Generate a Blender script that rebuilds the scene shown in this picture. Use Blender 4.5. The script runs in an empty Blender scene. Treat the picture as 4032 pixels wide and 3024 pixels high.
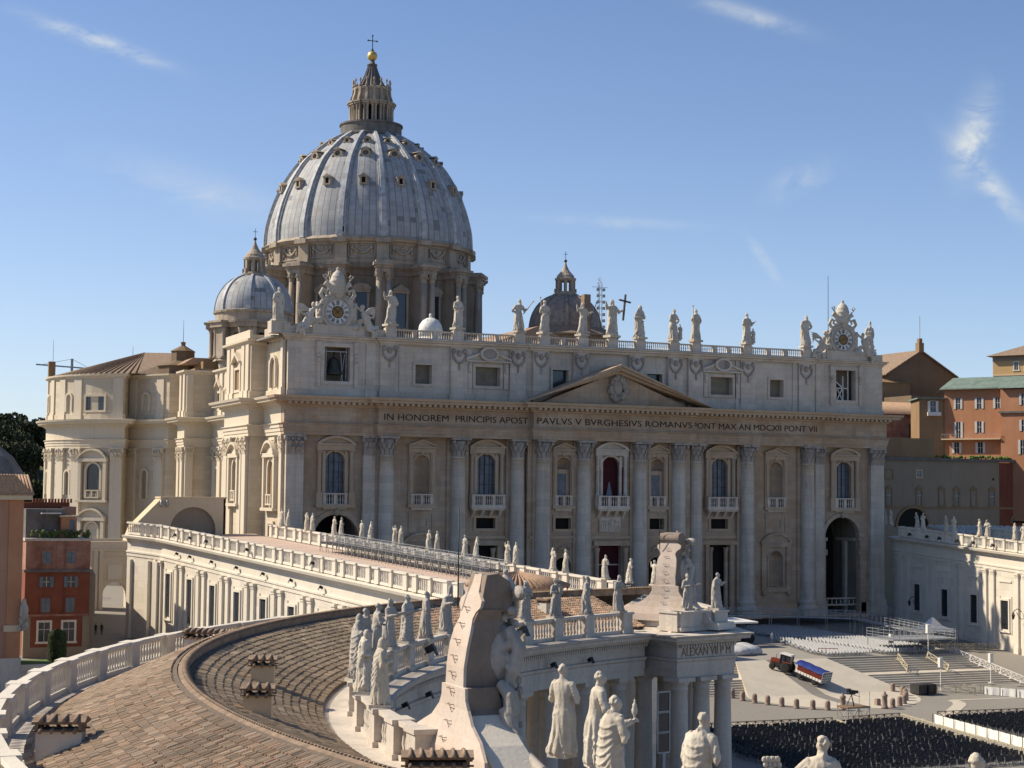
import bpy, bmesh, math, random
import numpy as np
from mathutils import Vector, Matrix
SC = bpy.context.scene
COL = SC.collection
R_ = math.radians
# ------------------------------------------------------------------ camera
cam_d = bpy.data.cameras.new('camera')
cam = bpy.data.objects.new('camera', cam_d)
COL.objects.link(cam)
cam_d.sensor_width = 36.0
cam_d.lens = 36.0 * 6675.07 / 4032.0
cam_d.clip_start = 1.0
cam_d.clip_end = 20000.0
CAM = Vector((-131.623, -262.068, -0.402))
yaw, pitch, roll = 0.40826, 0.06495, 0.01046
f_ = Vector((math.sin(yaw) * math.cos(pitch), math.cos(yaw) * math.cos(pitch), math.sin(pitch)))
r_ = Vector((math.cos(yaw), -math.sin(yaw), 0))
u_ = r_.cross(f_)
r2 = math.cos(roll) * r_ + math.sin(roll) * u_
u2 = -math.sin(roll) * r_ + math.cos(roll) * u_
cam.matrix_world = Matrix(((r2.x, u2.x, -f_.x, CAM.x), (r2.y, u2.y, -f_.y, CAM.y), (r2.z, u2.z, -f_.z, CAM.z), (0, 0, 0, 1)))
SC.camera = cam
# ------------------------------------------------------------------ light
SUN_DIR = Vector((-2.7, 1.78, 2.76)).normalized()          # towards the sun
SUN_EL = math.asin(SUN_DIR.z)
SUN_ROT = math.atan2(SUN_DIR.x, SUN_DIR.y)
sun_d = bpy.data.lights.new('sun', 'SUN')
sun_d.energy = 5.0
sun_d.angle = R_(0.53)
sun_d.color = (1.0, 0.89, 0.72)
sun = bpy.data.objects.new('sun', sun_d)
COL.objects.link(sun)
sun.rotation_euler = (-SUN_DIR).to_track_quat('-Z', 'Y').to_euler()
SC.view_settings.view_transform = 'Standard'
SC.view_settings.look = 'None'
SC.view_settings.exposure = 0.38
SC.view_settings.gamma = 1.0
SC.view_settings.use_curve_mapping = False
# ------------------------------------------------------------------ sky
W = bpy.data.worlds.new('World')
SC.world = W
W.use_nodes = True
def world_sky():
    nt = W.node_tree
    N, L = nt.nodes, nt.links
    bg = N['Background']
    bg.inputs['Strength'].default_value = 0.118
    sky = N.new('ShaderNodeTexSky')
    sky.sky_type = 'NISHITA'
    sky.sun_disc = False
    sky.sun_elevation = SUN_EL
    sky.sun_rotation = SUN_ROT
    sky.altitude = 60
    sky.air_density = 0.7
    sky.dust_density = 0.5
    sky.ozone_density = 5.0
    tc = N.new('ShaderNodeTexCoord')
    def math_(op, a, b=None, c=None):
        m = N.new('ShaderNodeMath'); m.operation = op
        for i, v in enumerate((a, b, c)):
            if v is None: continue
            if isinstance(v, (int, float)): m.inputs[i].default_value = v
            else: L.new(v, m.inputs[i])
        return m.outputs[0]
    def dot(vec):
        d = N.new('ShaderNodeVectorMath'); d.operation = 'DOT_PRODUCT'
        L.new(tc.outputs['Generated'], d.inputs[0]); d.inputs[1].default_value = vec
        return d.outputs['Value']
    noise = N.new('ShaderNodeTexNoise'); noise.inputs['Scale'].default_value = 22
    noise.inputs['Detail'].default_value = 8; noise.inputs['Roughness'].default_value = 0.62
    noise.inputs['Distortion'].default_value = 0.6
    mp = N.new('ShaderNodeMapping'); mp.inputs['Rotation'].default_value = (0.3, 0.5, 0.4)
    mp.inputs['Scale'].default_value = (1.0, 1.6, 2.2)
    L.new(tc.outputs['Generated'], mp.inputs['Vector']); L.new(mp.outputs['Vector'], noise.inputs['Vector'])
    nz = noise.outputs['Fac']
    total = None
    # thin cirrus streaks: azimuth and elevation of the middle (deg), length, width (deg), tilt (deg), strength
    for az, el, ln, wd, tilt, st in SKY_CLOUDS:
        a, e = R_(az), R_(el)
        c = Vector((math.sin(a) * math.cos(e), math.cos(a) * math.cos(e), math.sin(e)))
        rt = Vector((math.cos(a), -math.sin(a), 0)); up = rt.cross(c)
        t = R_(tilt)
        A = rt * math.cos(t) + up * math.sin(t); B = -rt * math.sin(t) + up * math.cos(t)
        u = math_('DIVIDE', dot(A), math.sin(R_(ln))); v = math_('DIVIDE', dot(B), math.sin(R_(wd)))
        # bend the streak a little with noise
        v = math_('ADD', v, math_('MULTIPLY', math_('SUBTRACT', nz, 0.5), 1.6))
        q = math_('ADD', math_('MULTIPLY', u, u), math_('MULTIPLY', v, v))
        g = math_('POWER', 2.718, math_('MULTIPLY', q, -1.0))
        front = math_('GREATER_THAN', dot(c), 0.5)
        m = math_('MULTIPLY', math_('MULTIPLY', g, front), st)
        total = m if total is None else math_('ADD', total, m)
    ramp = math_('MULTIPLY_ADD', nz, 3.2, -1.1); 
    ramp = math_('MINIMUM', math_('MAXIMUM', ramp, 0.0), 1.0)
    fac = math_('MINIMUM', math_('MULTIPLY', total, ramp), 0.85)
    # pale summer haze low over the town
    up_ = math_('MAXIMUM', dot(Vector((0, 0, 1))), 0.0)
    veil = math_('MULTIPLY', math_('POWER', 2.718, math_('MULTIPLY', up_, -9.0)), math_('MULTIPLY_ADD', dot(Vector((-0.35, 0.94, 0))), 0.55, 0.22))
    fac = math_('MINIMUM', math_('ADD', fac, math_('MAXIMUM', veil, 0.0)), 0.9)
    mix = N.new('ShaderNodeMix'); mix.data_type = 'RGBA'
    L.new(fac, mix.inputs[0]); L.new(sky.outputs[0], mix.inputs[6]); mix.inputs[7].default_value = (5.3, 5.45, 5.2, 1)
    L.new(mix.outputs[2], bg.inputs['Color'])
# (azimuth clockwise from +Y, elevation, half length, half width, tilt, strength)
SKY_CLOUDS = [(9.4, 14.6, 1.7, 0.22, -16, 1.0), (38.7, 11.9, 1.2, 0.5, 72, 0.9), (39.2, 10.3, 1.5, 0.3, -50, 0.7), (31.2, 16.0, 1.7, 0.25, -17, 0.55),
              (33.0, 10.6, 0.9, 0.4, 25, 0.3), (12.9, 10.0, 3.0, 0.6, -15, 0.25), (31.8, 8.0, 0.8, 0.18, -55, 0.35), (27.0, 9.2, 2.5, 0.16, -3, 0.25)]
world_sky()

# ------------------------------------------------------------------ materials
MATS = {}
def new_mat(name):
    m = bpy.data.materials.new(name); m.use_nodes = True
    return m, m.node_tree.nodes, m.node_tree.links, m.node_tree.nodes['Principled BSDF']
def mixc(N, L, fac, a, b, mode='MIX'):
    x = N.new('ShaderNodeMix'); x.data_type = 'RGBA'; x.blend_type = mode
    for i, v in ((0, fac), (6, a), (7, b)):
        if isinstance(v, (int, float)): x.inputs[i].default_value = v
        elif isinstance(v, tuple): x.inputs[i].default_value = (*v, 1) if len(v) == 3 else v
        else: L.new(v, x.inputs[i])
    return x.outputs[2]
def ramp_(N, L, v, lo, hi):
    r = N.new('ShaderNodeMapRange'); r.inputs[1].default_value = lo; r.inputs[2].default_value = hi
    L.new(v, r.inputs[0]); return r.outputs[0]
def noise_(N, L, vec, scale, detail=4, rough=0.6, sc=None):
    n = N.new('ShaderNodeTexNoise'); n.inputs['Scale'].default_value = scale
    n.inputs['Detail'].default_value = detail; n.inputs['Roughness'].default_value = rough
    if sc:
        mp = N.new('ShaderNodeMapping'); mp.inputs['Scale'].default_value = sc
        L.new(vec, mp.inputs['Vector']); vec = mp.outputs['Vector']
    L.new(vec, n.inputs['Vector']); return n.outputs['Fac']
def stone(name, base, dark, light, courses=0.0, streak=0.6, rough=0.85, patch=0.12, bump=0.25, warm=None):
    """weathered stone: large patches, rain streaks that run down, fine grain and optional block courses"""
    m, N, L, P = new_mat(name)
    g = N.new('ShaderNodeNewGeometry').outputs['Position']
    big = noise_(N, L, g, patch, 5, 0.6)
    c = mixc(N, L, ramp_(N, L, big, 0.35, 0.7), base, light)
    st = noise_(N, L, g, 1.0, 5, 0.65, (0.9, 0.9, 0.07))
    c = mixc(N, L, mulf(N, L, ramp_(N, L, st, 0.5, 0.78), streak), c, dark)
    fine = noise_(N, L, g, 3.5, 6, 0.7)
    c = mixc(N, L, mulf(N, L, ramp_(N, L, fine, 0.45, 0.85), 0.45), c, dark)
    if warm:
        wn = noise_(N, L, g, patch * 2.3, 3, 0.6)
        c = mixc(N, L, mulf(N, L, ramp_(N, L, wn, 0.48, 0.68), 0.8), c, warm)
    if courses:
        # block courses from world height and a running coordinate
        sp = N.new('ShaderNodeSeparateXYZ'); L.new(g, sp.inputs[0])
        ad = N.new('ShaderNodeMath'); ad.operation = 'ADD'; L.new(sp.outputs[0], ad.inputs[0]); L.new(sp.outputs[1], ad.inputs[1])
        cb = N.new('ShaderNodeCombineXYZ'); L.new(ad.outputs[0], cb.inputs[0]); L.new(sp.outputs[2], cb.inputs[1])
        br = N.new('ShaderNodeTexBrick'); L.new(cb.outputs[0], br.inputs['Vector'])
        br.inputs['Scale'].default_value = 1.0; br.inputs['Brick Width'].default_value = courses * 2.3
        br.inputs['Row Height'].default_value = courses; br.inputs['Mortar Size'].default_value = 0.018
        br.inputs['Color1'].default_value = (0.86, 0.86, 0.86, 1); br.inputs['Color2'].default_value = (1.1, 1.09, 1.07, 1)
        br.inputs['Mortar'].default_value = (0.68, 0.66, 0.63, 1)
        c = mixc(N, L, 0.75, c, br.outputs['Color'], 'MULTIPLY')
    L.new(c, P.inputs['Base Color'])
    P.inputs['Roughness'].default_value = rough
    P.inputs['Specular IOR Level'].default_value = 0.2
    bp = N.new('ShaderNodeBump'); bp.inputs['Strength'].default_value = bump; bp.inputs['Distance'].default_value = 0.12
    L.new(fine, bp.inputs['Height']); L.new(bp.outputs[0], P.inputs['Normal'])
    MATS[name] = m; return m
def mulf(N, L, v, k):
    x = N.new('ShaderNodeMath'); x.operation = 'MULTIPLY'; L.new(v, x.inputs[0]); x.inputs[1].default_value = k; return x.outputs[0]
def plain(name, col, rough=0.7, metal=0.0, var=0.25, scale=1.5, spec=0.3):
    m, N, L, P = new_mat(name)
    g = N.new('ShaderNodeNewGeometry').outputs['Position']
    n = noise_(N, L, g, scale, 5, 0.65)
    dk = tuple(x * (1 - var) for x in col); lt = tuple(min(1, x * (1 + var)) for x in col)
    L.new(mixc(N, L, ramp_(N, L, n, 0.3, 0.7), dk, lt), P.inputs['Base Color'])
    P.inputs['Roughness'].default_value = rough; P.inputs['Metallic'].default_value = metal
    P.inputs['Specular IOR Level'].default_value = spec
    MATS[name] = m; return m
def attr_mat(name, mul=(1, 1, 1), rough=0.9):
    """colour of each tile is stored on the mesh; noise adds lichen and dirt"""
    m, N, L, P = new_mat(name)
    a = N.new('ShaderNodeAttribute'); a.attribute_name = 'tint'
    g = N.new('ShaderNodeNewGeometry').outputs['Position']
    c = mixc(N, L, 1.0, a.outputs['Color'], mul, 'MULTIPLY')
    n1 = noise_(N, L, g, 0.35, 6, 0.65)
    c = mixc(N, L, mulf(N, L, ramp_(N, L, n1, 0.5, 0.75), 0.6), c, (0.07, 0.06, 0.05))
    n2 = noise_(N, L, g, 6.0, 5, 0.7)
    c = mixc(N, L, mulf(N, L, ramp_(N, L, n2, 0.5, 0.8), 0.6), c, (0.30, 0.25, 0.18))
    L.new(c, P.inputs['Base Color']); P.inputs['Roughness'].default_value = rough; P.inputs['Specular IOR Level'].default_value = 0.15
    MATS[name] = m; return m
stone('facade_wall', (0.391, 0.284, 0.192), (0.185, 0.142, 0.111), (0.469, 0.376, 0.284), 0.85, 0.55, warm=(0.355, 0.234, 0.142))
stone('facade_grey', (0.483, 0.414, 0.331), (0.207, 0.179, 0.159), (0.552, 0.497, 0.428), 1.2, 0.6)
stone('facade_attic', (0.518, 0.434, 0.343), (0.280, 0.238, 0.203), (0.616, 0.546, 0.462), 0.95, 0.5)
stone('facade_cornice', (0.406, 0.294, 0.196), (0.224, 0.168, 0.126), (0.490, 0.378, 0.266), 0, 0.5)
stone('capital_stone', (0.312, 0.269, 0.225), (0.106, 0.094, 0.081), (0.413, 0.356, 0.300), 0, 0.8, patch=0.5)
stone('south_wall', (0.54, 0.455, 0.335), (0.37, 0.30, 0.215), (0.56, 0.49, 0.38), 1.0, 0.35)
stone('south_trim', (0.58, 0.495, 0.37), (0.38, 0.31, 0.225), (0.60, 0.53, 0.42), 0, 0.3)
stone('wing_stone', (0.62, 0.56, 0.46), (0.43, 0.38, 0.30), (0.68, 0.62, 0.52), 0, 0.35)
stone('wing_wall', (0.62, 0.55, 0.45), (0.45, 0.39, 0.31), (0.67, 0.61, 0.51), 1.1, 0.3)
stone('colonnade_stone', (0.507, 0.448, 0.372), (0.236, 0.201, 0.165), (0.590, 0.519, 0.437), 0, 0.5, patch=0.3)
stone('statue_stone', (0.46, 0.40, 0.315), (0.20, 0.18, 0.155), (0.58, 0.53, 0.455), 0, 0.65, patch=0.6, bump=0.5)
stone('statue_pale', (0.52, 0.455, 0.355), (0.24, 0.20, 0.15), (0.58, 0.52, 0.42), 0, 0.55, patch=0.6, bump=0.5)
stone('statue_old', (0.40, 0.355, 0.295), (0.13, 0.115, 0.10), (0.46, 0.42, 0.365), 0, 0.75, patch=0.45, bump=0.5)
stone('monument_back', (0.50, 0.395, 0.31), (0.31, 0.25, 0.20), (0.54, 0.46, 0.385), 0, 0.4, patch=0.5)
stone('monument_side', (0.22, 0.17, 0.13), (0.11, 0.085, 0.068), (0.29, 0.23, 0.18), 0, 0.6, patch=0.7)  # back slab's stone darkened: the turned-away side's shade is put in the colour
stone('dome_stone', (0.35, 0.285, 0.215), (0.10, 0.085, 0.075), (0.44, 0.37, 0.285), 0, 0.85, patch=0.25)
stone('dark_stone', (0.13, 0.12, 0.11), (0.05, 0.05, 0.05), (0.20, 0.185, 0.165), 0, 0.7, patch=0.5)
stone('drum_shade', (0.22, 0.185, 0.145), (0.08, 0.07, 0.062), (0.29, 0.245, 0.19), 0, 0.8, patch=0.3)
stone('terrace_floor', (0.50, 0.37, 0.29), (0.38, 0.28, 0.22), (0.55, 0.43, 0.35), 0, 0.0, patch=0.3, bump=0.1)
plain('gold_dial', (0.24, 0.14, 0.05), 0.6, 0.2)
stone('granite', (0.25, 0.175, 0.13), (0.14, 0.10, 0.08), (0.33, 0.25, 0.20), 0, 0.4, patch=2.0)
stone('plaster_orange', (0.40, 0.185, 0.095), (0.30, 0.135, 0.07), (0.45, 0.225, 0.125), 0, 0.4, patch=0.25, bump=0.1)
stone('plaster_pink', (0.36, 0.19, 0.125), (0.25, 0.135, 0.09), (0.42, 0.23, 0.15), 0, 0.4, patch=0.25, bump=0.1)
stone('plaster_red', (0.19, 0.058, 0.032), (0.11, 0.042, 0.028), (0.24, 0.085, 0.05), 0, 0.7, patch=0.35, bump=0.1)
stone('plaster_faded', (0.23, 0.105, 0.07), (0.14, 0.075, 0.055), (0.42, 0.24, 0.17), 0, 0.8, patch=0.5, bump=0.1)
stone('plaster_yellow', (0.50, 0.33, 0.15), (0.42, 0.27, 0.12), (0.55, 0.38, 0.19), 0, 0.3, patch=0.2, bump=0.1)
stone('plaster_umber', (0.165, 0.115, 0.072), (0.115, 0.08, 0.052), (0.20, 0.145, 0.095), 0, 0.5, patch=0.2, bump=0.1)
stone('plaster_ochre', (0.25, 0.16, 0.085), (0.16, 0.10, 0.06), (0.30, 0.20, 0.11), 0, 0.5, patch=0.2, bump=0.1)
stone('plaster_grey', (0.252, 0.204, 0.144), (0.180, 0.144, 0.102), (0.300, 0.246, 0.180), 0, 0.5, patch=0.15, bump=0.1)
stone('plaster_cream', (0.56, 0.43, 0.27), (0.44, 0.33, 0.21), (0.60, 0.48, 0.32), 0, 0.3, patch=0.3, bump=0.1)
stone('paving_pale', (0.47, 0.42, 0.335), (0.33, 0.29, 0.23), (0.54, 0.48, 0.39), 0, 0.0, patch=0.4, bump=0.1)
stone('asphalt_old', (0.20, 0.185, 0.165), (0.15, 0.14, 0.125), (0.24, 0.22, 0.195), 0, 0.0, patch=0.12, bump=0.1)
stone('cobble', (0.29, 0.265, 0.225), (0.17, 0.155, 0.14), (0.29, 0.27, 0.24), 0, 0.0, patch=0.3, bump=0.3)
plain('dark_void', (0.012, 0.011, 0.010), 0.9, var=0.2)
plain('glass_dark', (0.03, 0.035, 0.045), 0.15, spec=0.6)
plain('glass_blue', (0.085, 0.10, 0.125), 0.35, var=0.45, scale=0.8, spec=0.5)
plain('window_film', (0.19, 0.165, 0.12), 0.5, var=0.25, scale=0.6)
plain('curtain_red', (0.05, 0.008, 0.012), 0.9)
plain('curtain_white', (0.17, 0.185, 0.22), 0.9)
plain('bronze', (0.05, 0.05, 0.045), 0.5, 0.3)
plain('letters_dark', (0.028, 0.022, 0.018), 0.8)
plain('gold', (0.62, 0.42, 0.13), 0.42, 0.55, var=0.2)
plain('iron', (0.045, 0.042, 0.04), 0.6, 0.2)
plain('galvanised', (0.33, 0.34, 0.34), 0.5, 0.4)
plain('white_paint', (0.66, 0.63, 0.58), 0.6, var=0.1)
plain('canvas_white', (0.78, 0.75, 0.68), 0.85, var=0.06)
plain('shutter_grey', (0.52, 0.51, 0.48), 0.7, var=0.1)
plain('shutter_blue', (0.13, 0.165, 0.18), 0.7, var=0.2)
plain('black_plastic', (0.02, 0.02, 0.021), 0.45, var=0.3)
plain('wood_pale', (0.46, 0.40, 0.27), 0.8, var=0.25, scale=4)
plain('wood_brown', (0.20, 0.13, 0.08), 0.8, var=0.3, scale=4)
plain('tyre', (0.025, 0.024, 0.023), 0.9)
plain('tractor_red', (0.20, 0.04, 0.02), 0.4, var=0.1)
plain('tarp_blue', (0.022, 0.04, 0.19), 0.6, var=0.3)
plain('red_plastic', (0.45, 0.03, 0.03), 0.5, var=0.1)
plain('chair_grey', (0.42, 0.42, 0.42), 0.6, var=0.1)
plain('chair_black', (0.04, 0.04, 0.043), 0.32, var=0.3)
plain('copper_green', (0.155, 0.20, 0.165), 0.6, var=0.25, scale=0.6)
plain('bark', (0.09, 0.065, 0.045), 0.9)
plain('clock_face', (0.62, 0.60, 0.56), 0.6, var=0.08)
plain('lawn', (0.10, 0.15, 0.035), 0.9, var=0.35, scale=3)
plain('cloth_dark', (0.02, 0.02, 0.025), 0.9)
plain('roof_brown', (0.24, 0.17, 0.115), 0.9, var=0.4, scale=2)
plain('terracotta', (0.31, 0.205, 0.135), 0.9, var=0.3, scale=3)
attr_mat('tile_attr')
attr_mat('leaf_attr')
def lead_mat():
    """lead sheets: pale grey-blue panels in rows, each a little different, some rust brown or dark"""
    m, N, L, P = new_mat('dome_lead')
    uv = N.new('ShaderNodeAttribute'); uv.attribute_name = 'sheet'
    sp = N.new('ShaderNodeSeparateXYZ'); L.new(uv.outputs['Vector'], sp.inputs[0])
    def seam(v, w):
        f = N.new('ShaderNodeMath'); f.operation = 'PINGPONG'; L.new(v, f.inputs[0]); f.inputs[1].default_value = 0.5
        return ramp_(N, L, f.outputs[0], w, w * 0.4)
    wn = N.new('ShaderNodeTexWhiteNoise'); wn.noise_dimensions = '2D'
    fl = N.new('ShaderNodeVectorMath'); fl.operation = 'FLOOR'; L.new(uv.outputs['Vector'], fl.inputs[0]); L.new(fl.outputs[0], wn.inputs['Vector'])
    c = mixc(N, L, wn.outputs['Value'], (0.315, 0.32, 0.325), (0.395, 0.395, 0.385))
    c = mixc(N, L, mulf(N, L, ramp_(N, L, wn.outputs['Value'], 0.962, 0.97), 0.7), c, (0.13, 0.12, 0.115))
    c = mixc(N, L, mulf(N, L, seam(sp.outputs[1], 0.06), 0.25), c, (0.16, 0.165, 0.175))
    c = mixc(N, L, mulf(N, L, seam(sp.outputs[0], 0.09), 0.75), c, (0.12, 0.125, 0.135))
    g = N.new('ShaderNodeNewGeometry').outputs['Position']
    s = noise_(N, L, g, 0.8, 5, 0.65, (1, 1, 0.10))
    c = mixc(N, L, mulf(N, L, ramp_(N, L, s, 0.52, 0.72), 0.7), c, (0.29, 0.235, 0.18))
    s2 = noise_(N, L, g, 1.6, 5, 0.65, (1, 1, 0.12))
    c = mixc(N, L, mulf(N, L, ramp_(N, L, s2, 0.56, 0.75), 0.6), c, (0.11, 0.11, 0.12))
    L.new(c, P.inputs['Base Color']); P.inputs['Roughness'].default_value = 0.7; P.inputs['Specular IOR Level'].default_value = 0.25
    MATS['dome_lead'] = m
lead_mat()
plain('lead_rib', (0.40, 0.405, 0.405), 0.65, 0.0, var=0.35, scale=0.7)
plain('lead_brown', (0.25, 0.20, 0.16), 0.7, 0.0, var=0.35, scale=0.9)

# ------------------------------------------------------------------ mesh helper
ORG = {}
class MB:
    def __init__(s): s.v = []; s.f = []; s.smooth = set()
    def add(s, vs, fs, smooth=False):
        b = len(s.v); s.v.extend([tuple(p) for p in vs]); n = len(s.f)
        s.f.extend([tuple(i + b for i in f) for f in fs])
        if smooth: s.smooth.update(range(n, len(s.f)))
        return s
    def box(s, x0, x1, y0, y1, z0, z1):
        vs = [(x, y, z) for z in (z0, z1) for y in (y0, y1) for x in (x0, x1)]
        return s.add(vs, [(0, 2, 3, 1), (4, 5, 7, 6), (0, 1, 5, 4), (2, 6, 7, 3), (0, 4, 6, 2), (1, 3, 7, 5)])
    def obox(s, c, size, rz=0.0, M=None):
        hx, hy, hz = size[0] / 2, size[1] / 2, size[2] / 2
        m = M if M is not None else Matrix.Rotation(rz, 3, 'Z')
        vs = [Vector(c) + m @ Vector((x, y, z)) for z in (-hz, hz) for y in (-hy, hy) for x in (-hx, hx)]
        return s.add(vs, [(0, 2, 3, 1), (4, 5, 7, 6), (0, 1, 5, 4), (2, 6, 7, 3), (0, 4, 6, 2), (1, 3, 7, 5)])
    def bar(s, a, b, w, h=None):
        a, b = Vector(a), Vector(b); d = (b - a); ln = d.length
        if ln < 1e-6: return s
        M = d.to_track_quat('X', 'Z').to_matrix()
        return s.obox((a + b) / 2, (ln, w, h or w), M=M)
    def prism(s, poly, z0, z1):
        n = len(poly)
        vs = [(x, y, z0) for x, y in poly] + [(x, y, z1) for x, y in poly]
        fs = [tuple(reversed(range(n))), tuple(range(n, 2 * n))] + [(i, (i + 1) % n, n + (i + 1) % n, n + i) for i in range(n)]
        return s.add(vs, fs)
    def hprism(s, poly, origin, u, w, depth):
        """poly in (u, z) drawn on a vertical plane, pushed out along w"""
        o, u, w = Vector(origin), Vector(u), Vector(w); n = len(poly)
        P = [o + u * a + Vector((0, 0, b)) for a, b in poly]
        vs = P + [p + w * depth for p in P]
        fs = [tuple(range(n)), tuple(reversed(range(n, 2 * n)))] + [(i, n + i, n + (i + 1) % n, (i + 1) % n) for i in range(n)]
        return s.add(vs, fs)
    def lathe(s, prof, n=24, c=(0, 0, 0), a0=0.0, a1=2 * math.pi, fr=None, smooth=True, cap=True):
        full = abs(a1 - a0 - 2 * math.pi) < 1e-6; m = n if full else n + 1
        vs = []
        for r, z in prof:
            for i in range(m):
                a = a0 + (a1 - a0) * i / n
                k = r * (fr(a, z) if fr else 1)
                vs.append((c[0] + k * math.cos(a), c[1] + k * math.sin(a), c[2] + z))
        fs = []
        for j in range(len(prof) - 1):
            for i in range(n):
                i2 = (i + 1) % m
                fs.append((j * m + i, j * m + i2, (j + 1) * m + i2, (j + 1) * m + i))
        if full and cap:
            if prof[0][0] > 1e-6: fs.append(tuple(reversed(range(m))))
            if prof[-1][0] > 1e-6: fs.append(tuple(range((len(prof) - 1) * m, len(prof) * m)))
        return s.add(vs, fs, smooth)
    def tube(s, pts, rad, n=8, smooth=True, cap=True):
        pts = [Vector(p) for p in pts]; k = len(pts)
        if not hasattr(rad, '__len__'): rad = [rad] * k
        vs = []; up = Vector((0, 0, 1)); prev = None
        for i, p in enumerate(pts):
            d = (pts[min(i + 1, k - 1)] - pts[max(i - 1, 0)]).normalized()
            ref = prev if prev is not None else (up if abs(d.z) < 0.9 else Vector((1, 0, 0)))
            x = (ref - d * ref.dot(d))
            if x.length < 1e-5: x = Vector((1, 0, 0)) - d * d.x
            x.normalize(); prev = x; y = d.cross(x)
            for j in range(n):
                a = 2 * math.pi * j / n
                vs.append(p + (x * math.cos(a) + y * math.sin(a)) * rad[i])
        fs = [(i * n + j, i * n + (j + 1) % n, (i + 1) * n + (j + 1) % n, (i + 1) * n + j) for i in range(k - 1) for j in range(n)]
        if cap: fs += [tuple(reversed(range(n))), tuple(range((k - 1) * n, k * n))]
        return s.add(vs, fs, smooth)
    def ball(s, c, r, n=10, m=7, smooth=True, M=None):
        if not hasattr(r, '__len__'): r = (r, r, r)
        vs = []; fs = []
        pts = [Vector((0, 0, -r[2]))]
        for j in range(1, m):
            t = math.pi * j / m - math.pi / 2
            for i in range(n):
                a = 2 * math.pi * i / n
                pts.append(Vector((r[0] * math.cos(t) * math.cos(a), r[1] * math.cos(t) * math.sin(a), r[2] * math.sin(t))))
        pts.append(Vector((0, 0, r[2])))
        vs = [Vector(c) + (M @ p if M is not None else p) for p in pts]
        fs += [(0, 1 + (i + 1) % n, 1 + i) for i in range(n)]
        for j in range(m - 2):
            fs += [(1 + j * n + i, 1 + j * n + (i + 1) % n, 1 + (j + 1) * n + (i + 1) % n, 1 + (j + 1) * n + i) for i in range(n)]
        t = len(pts) - 1; b = 1 + (m - 2) * n
        fs += [(t, b + i, b + (i + 1) % n) for i in range(n)]
        return s.add(vs, fs, smooth)
    def sweep(s, prof, path, closed=False, side=1, ends=True):
        """prof: (out, z) pairs swept along a plan path, mitred; out is to the right of travel when side=1"""
        n = len(path); vs = []
        P = [Vector((p[0], p[1])) for p in path]; zo = [p[2] if len(p) > 2 else 0.0 for p in path]
        offs = []
        for i in range(n):
            def nrm(a, b):
                d = (b - a).normalized(); return Vector((d.y, -d.x)) * side
            if closed or 0 < i < n - 1:
                n1 = nrm(P[i - 1], P[i]); n2 = nrm(P[i], P[(i + 1) % n]); m = (n1 + n2)
                k = m.length_squared / 2
                m = m / max(k, 0.25) if k > 1e-4 else n1
            elif i == 0: m = nrm(P[0], P[1])
            else: m = nrm(P[-2], P[-1])
            offs.append(m)
        q = len(prof)
        for i in range(n):
            for o, z in prof: vs.append((P[i].x + offs[i].x * o, P[i].y + offs[i].y * o, z + zo[i]))
        fs = []
        for i in range(n if closed else n - 1):
            j = (i + 1) % n
            for k in range(q - 1): fs.append((i * q + k, j * q + k, j * q + k + 1, i * q + k + 1))
        if not closed and ends: fs += [tuple(range(q)), tuple(reversed(range((n - 1) * q, n * q)))]
        return s.add(vs, fs)
    def build(s, name, mat, parent=None, local=False, recalc=False):
        me = bpy.data.meshes.new(name)
        o0 = Vector((0, 0, 0)) if (local or parent is None) else Vector(ORG[parent.name])
        me.from_pydata([(p[0] - o0.x, p[1] - o0.y, p[2] - o0.z) for p in s.v], [], s.f)
        if s.smooth:
            fl = np.zeros(len(s.f), dtype=bool); fl[list(s.smooth)] = True
            me.polygons.foreach_set('use_smooth', fl)
        me.materials.append(MATS[mat] if isinstance(mat, str) else mat)
        if recalc:
            bm = bmesh.new(); bm.from_mesh(me); bmesh.ops.recalc_face_normals(bm, faces=bm.faces); bm.to_mesh(me); bm.free()
        me.update()
        return link(name, me, parent)
def link(name, me, parent=None, loc=(0, 0, 0)):
    o = bpy.data.objects.new(name, me); COL.objects.link(o); o.location = loc
    if parent is not None: o.parent = parent; ORG[o.name] = tuple(Vector(ORG[parent.name]) + Vector(loc))
    else: ORG[o.name] = tuple(loc)
    return o
def tag(o, label, cat, group=None, kind=None):
    if label: o['label'] = label
    if cat: o['category'] = cat
    if group: o['group'] = group
    if kind: o['kind'] = kind
    return o
def thing(name, label, cat, loc=(0, 0, 0), group=None):
    o = bpy.data.objects.new(name, None); COL.objects.link(o); o.location = loc; ORG[o.name] = tuple(loc)
    o.empty_display_size = 0.5
    return tag(o, label, cat, group)
def structure(mb, name, mat):
    o = mb.build(name, mat); o['kind'] = 'structure'; return o
def copy_tree(o, parent=None):
    c = o.copy(); COL.objects.link(c); c.parent = parent
    for ch in o.children: copy_tree(ch, c)
    return c
def arc_pts(cx, cz, r, a0, a1, n):
    return [(cx + r * math.cos(a0 + (a1 - a0) * i / n), cz + r * math.sin(a0 + (a1 - a0) * i / n)) for i in range(n + 1)]
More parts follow.
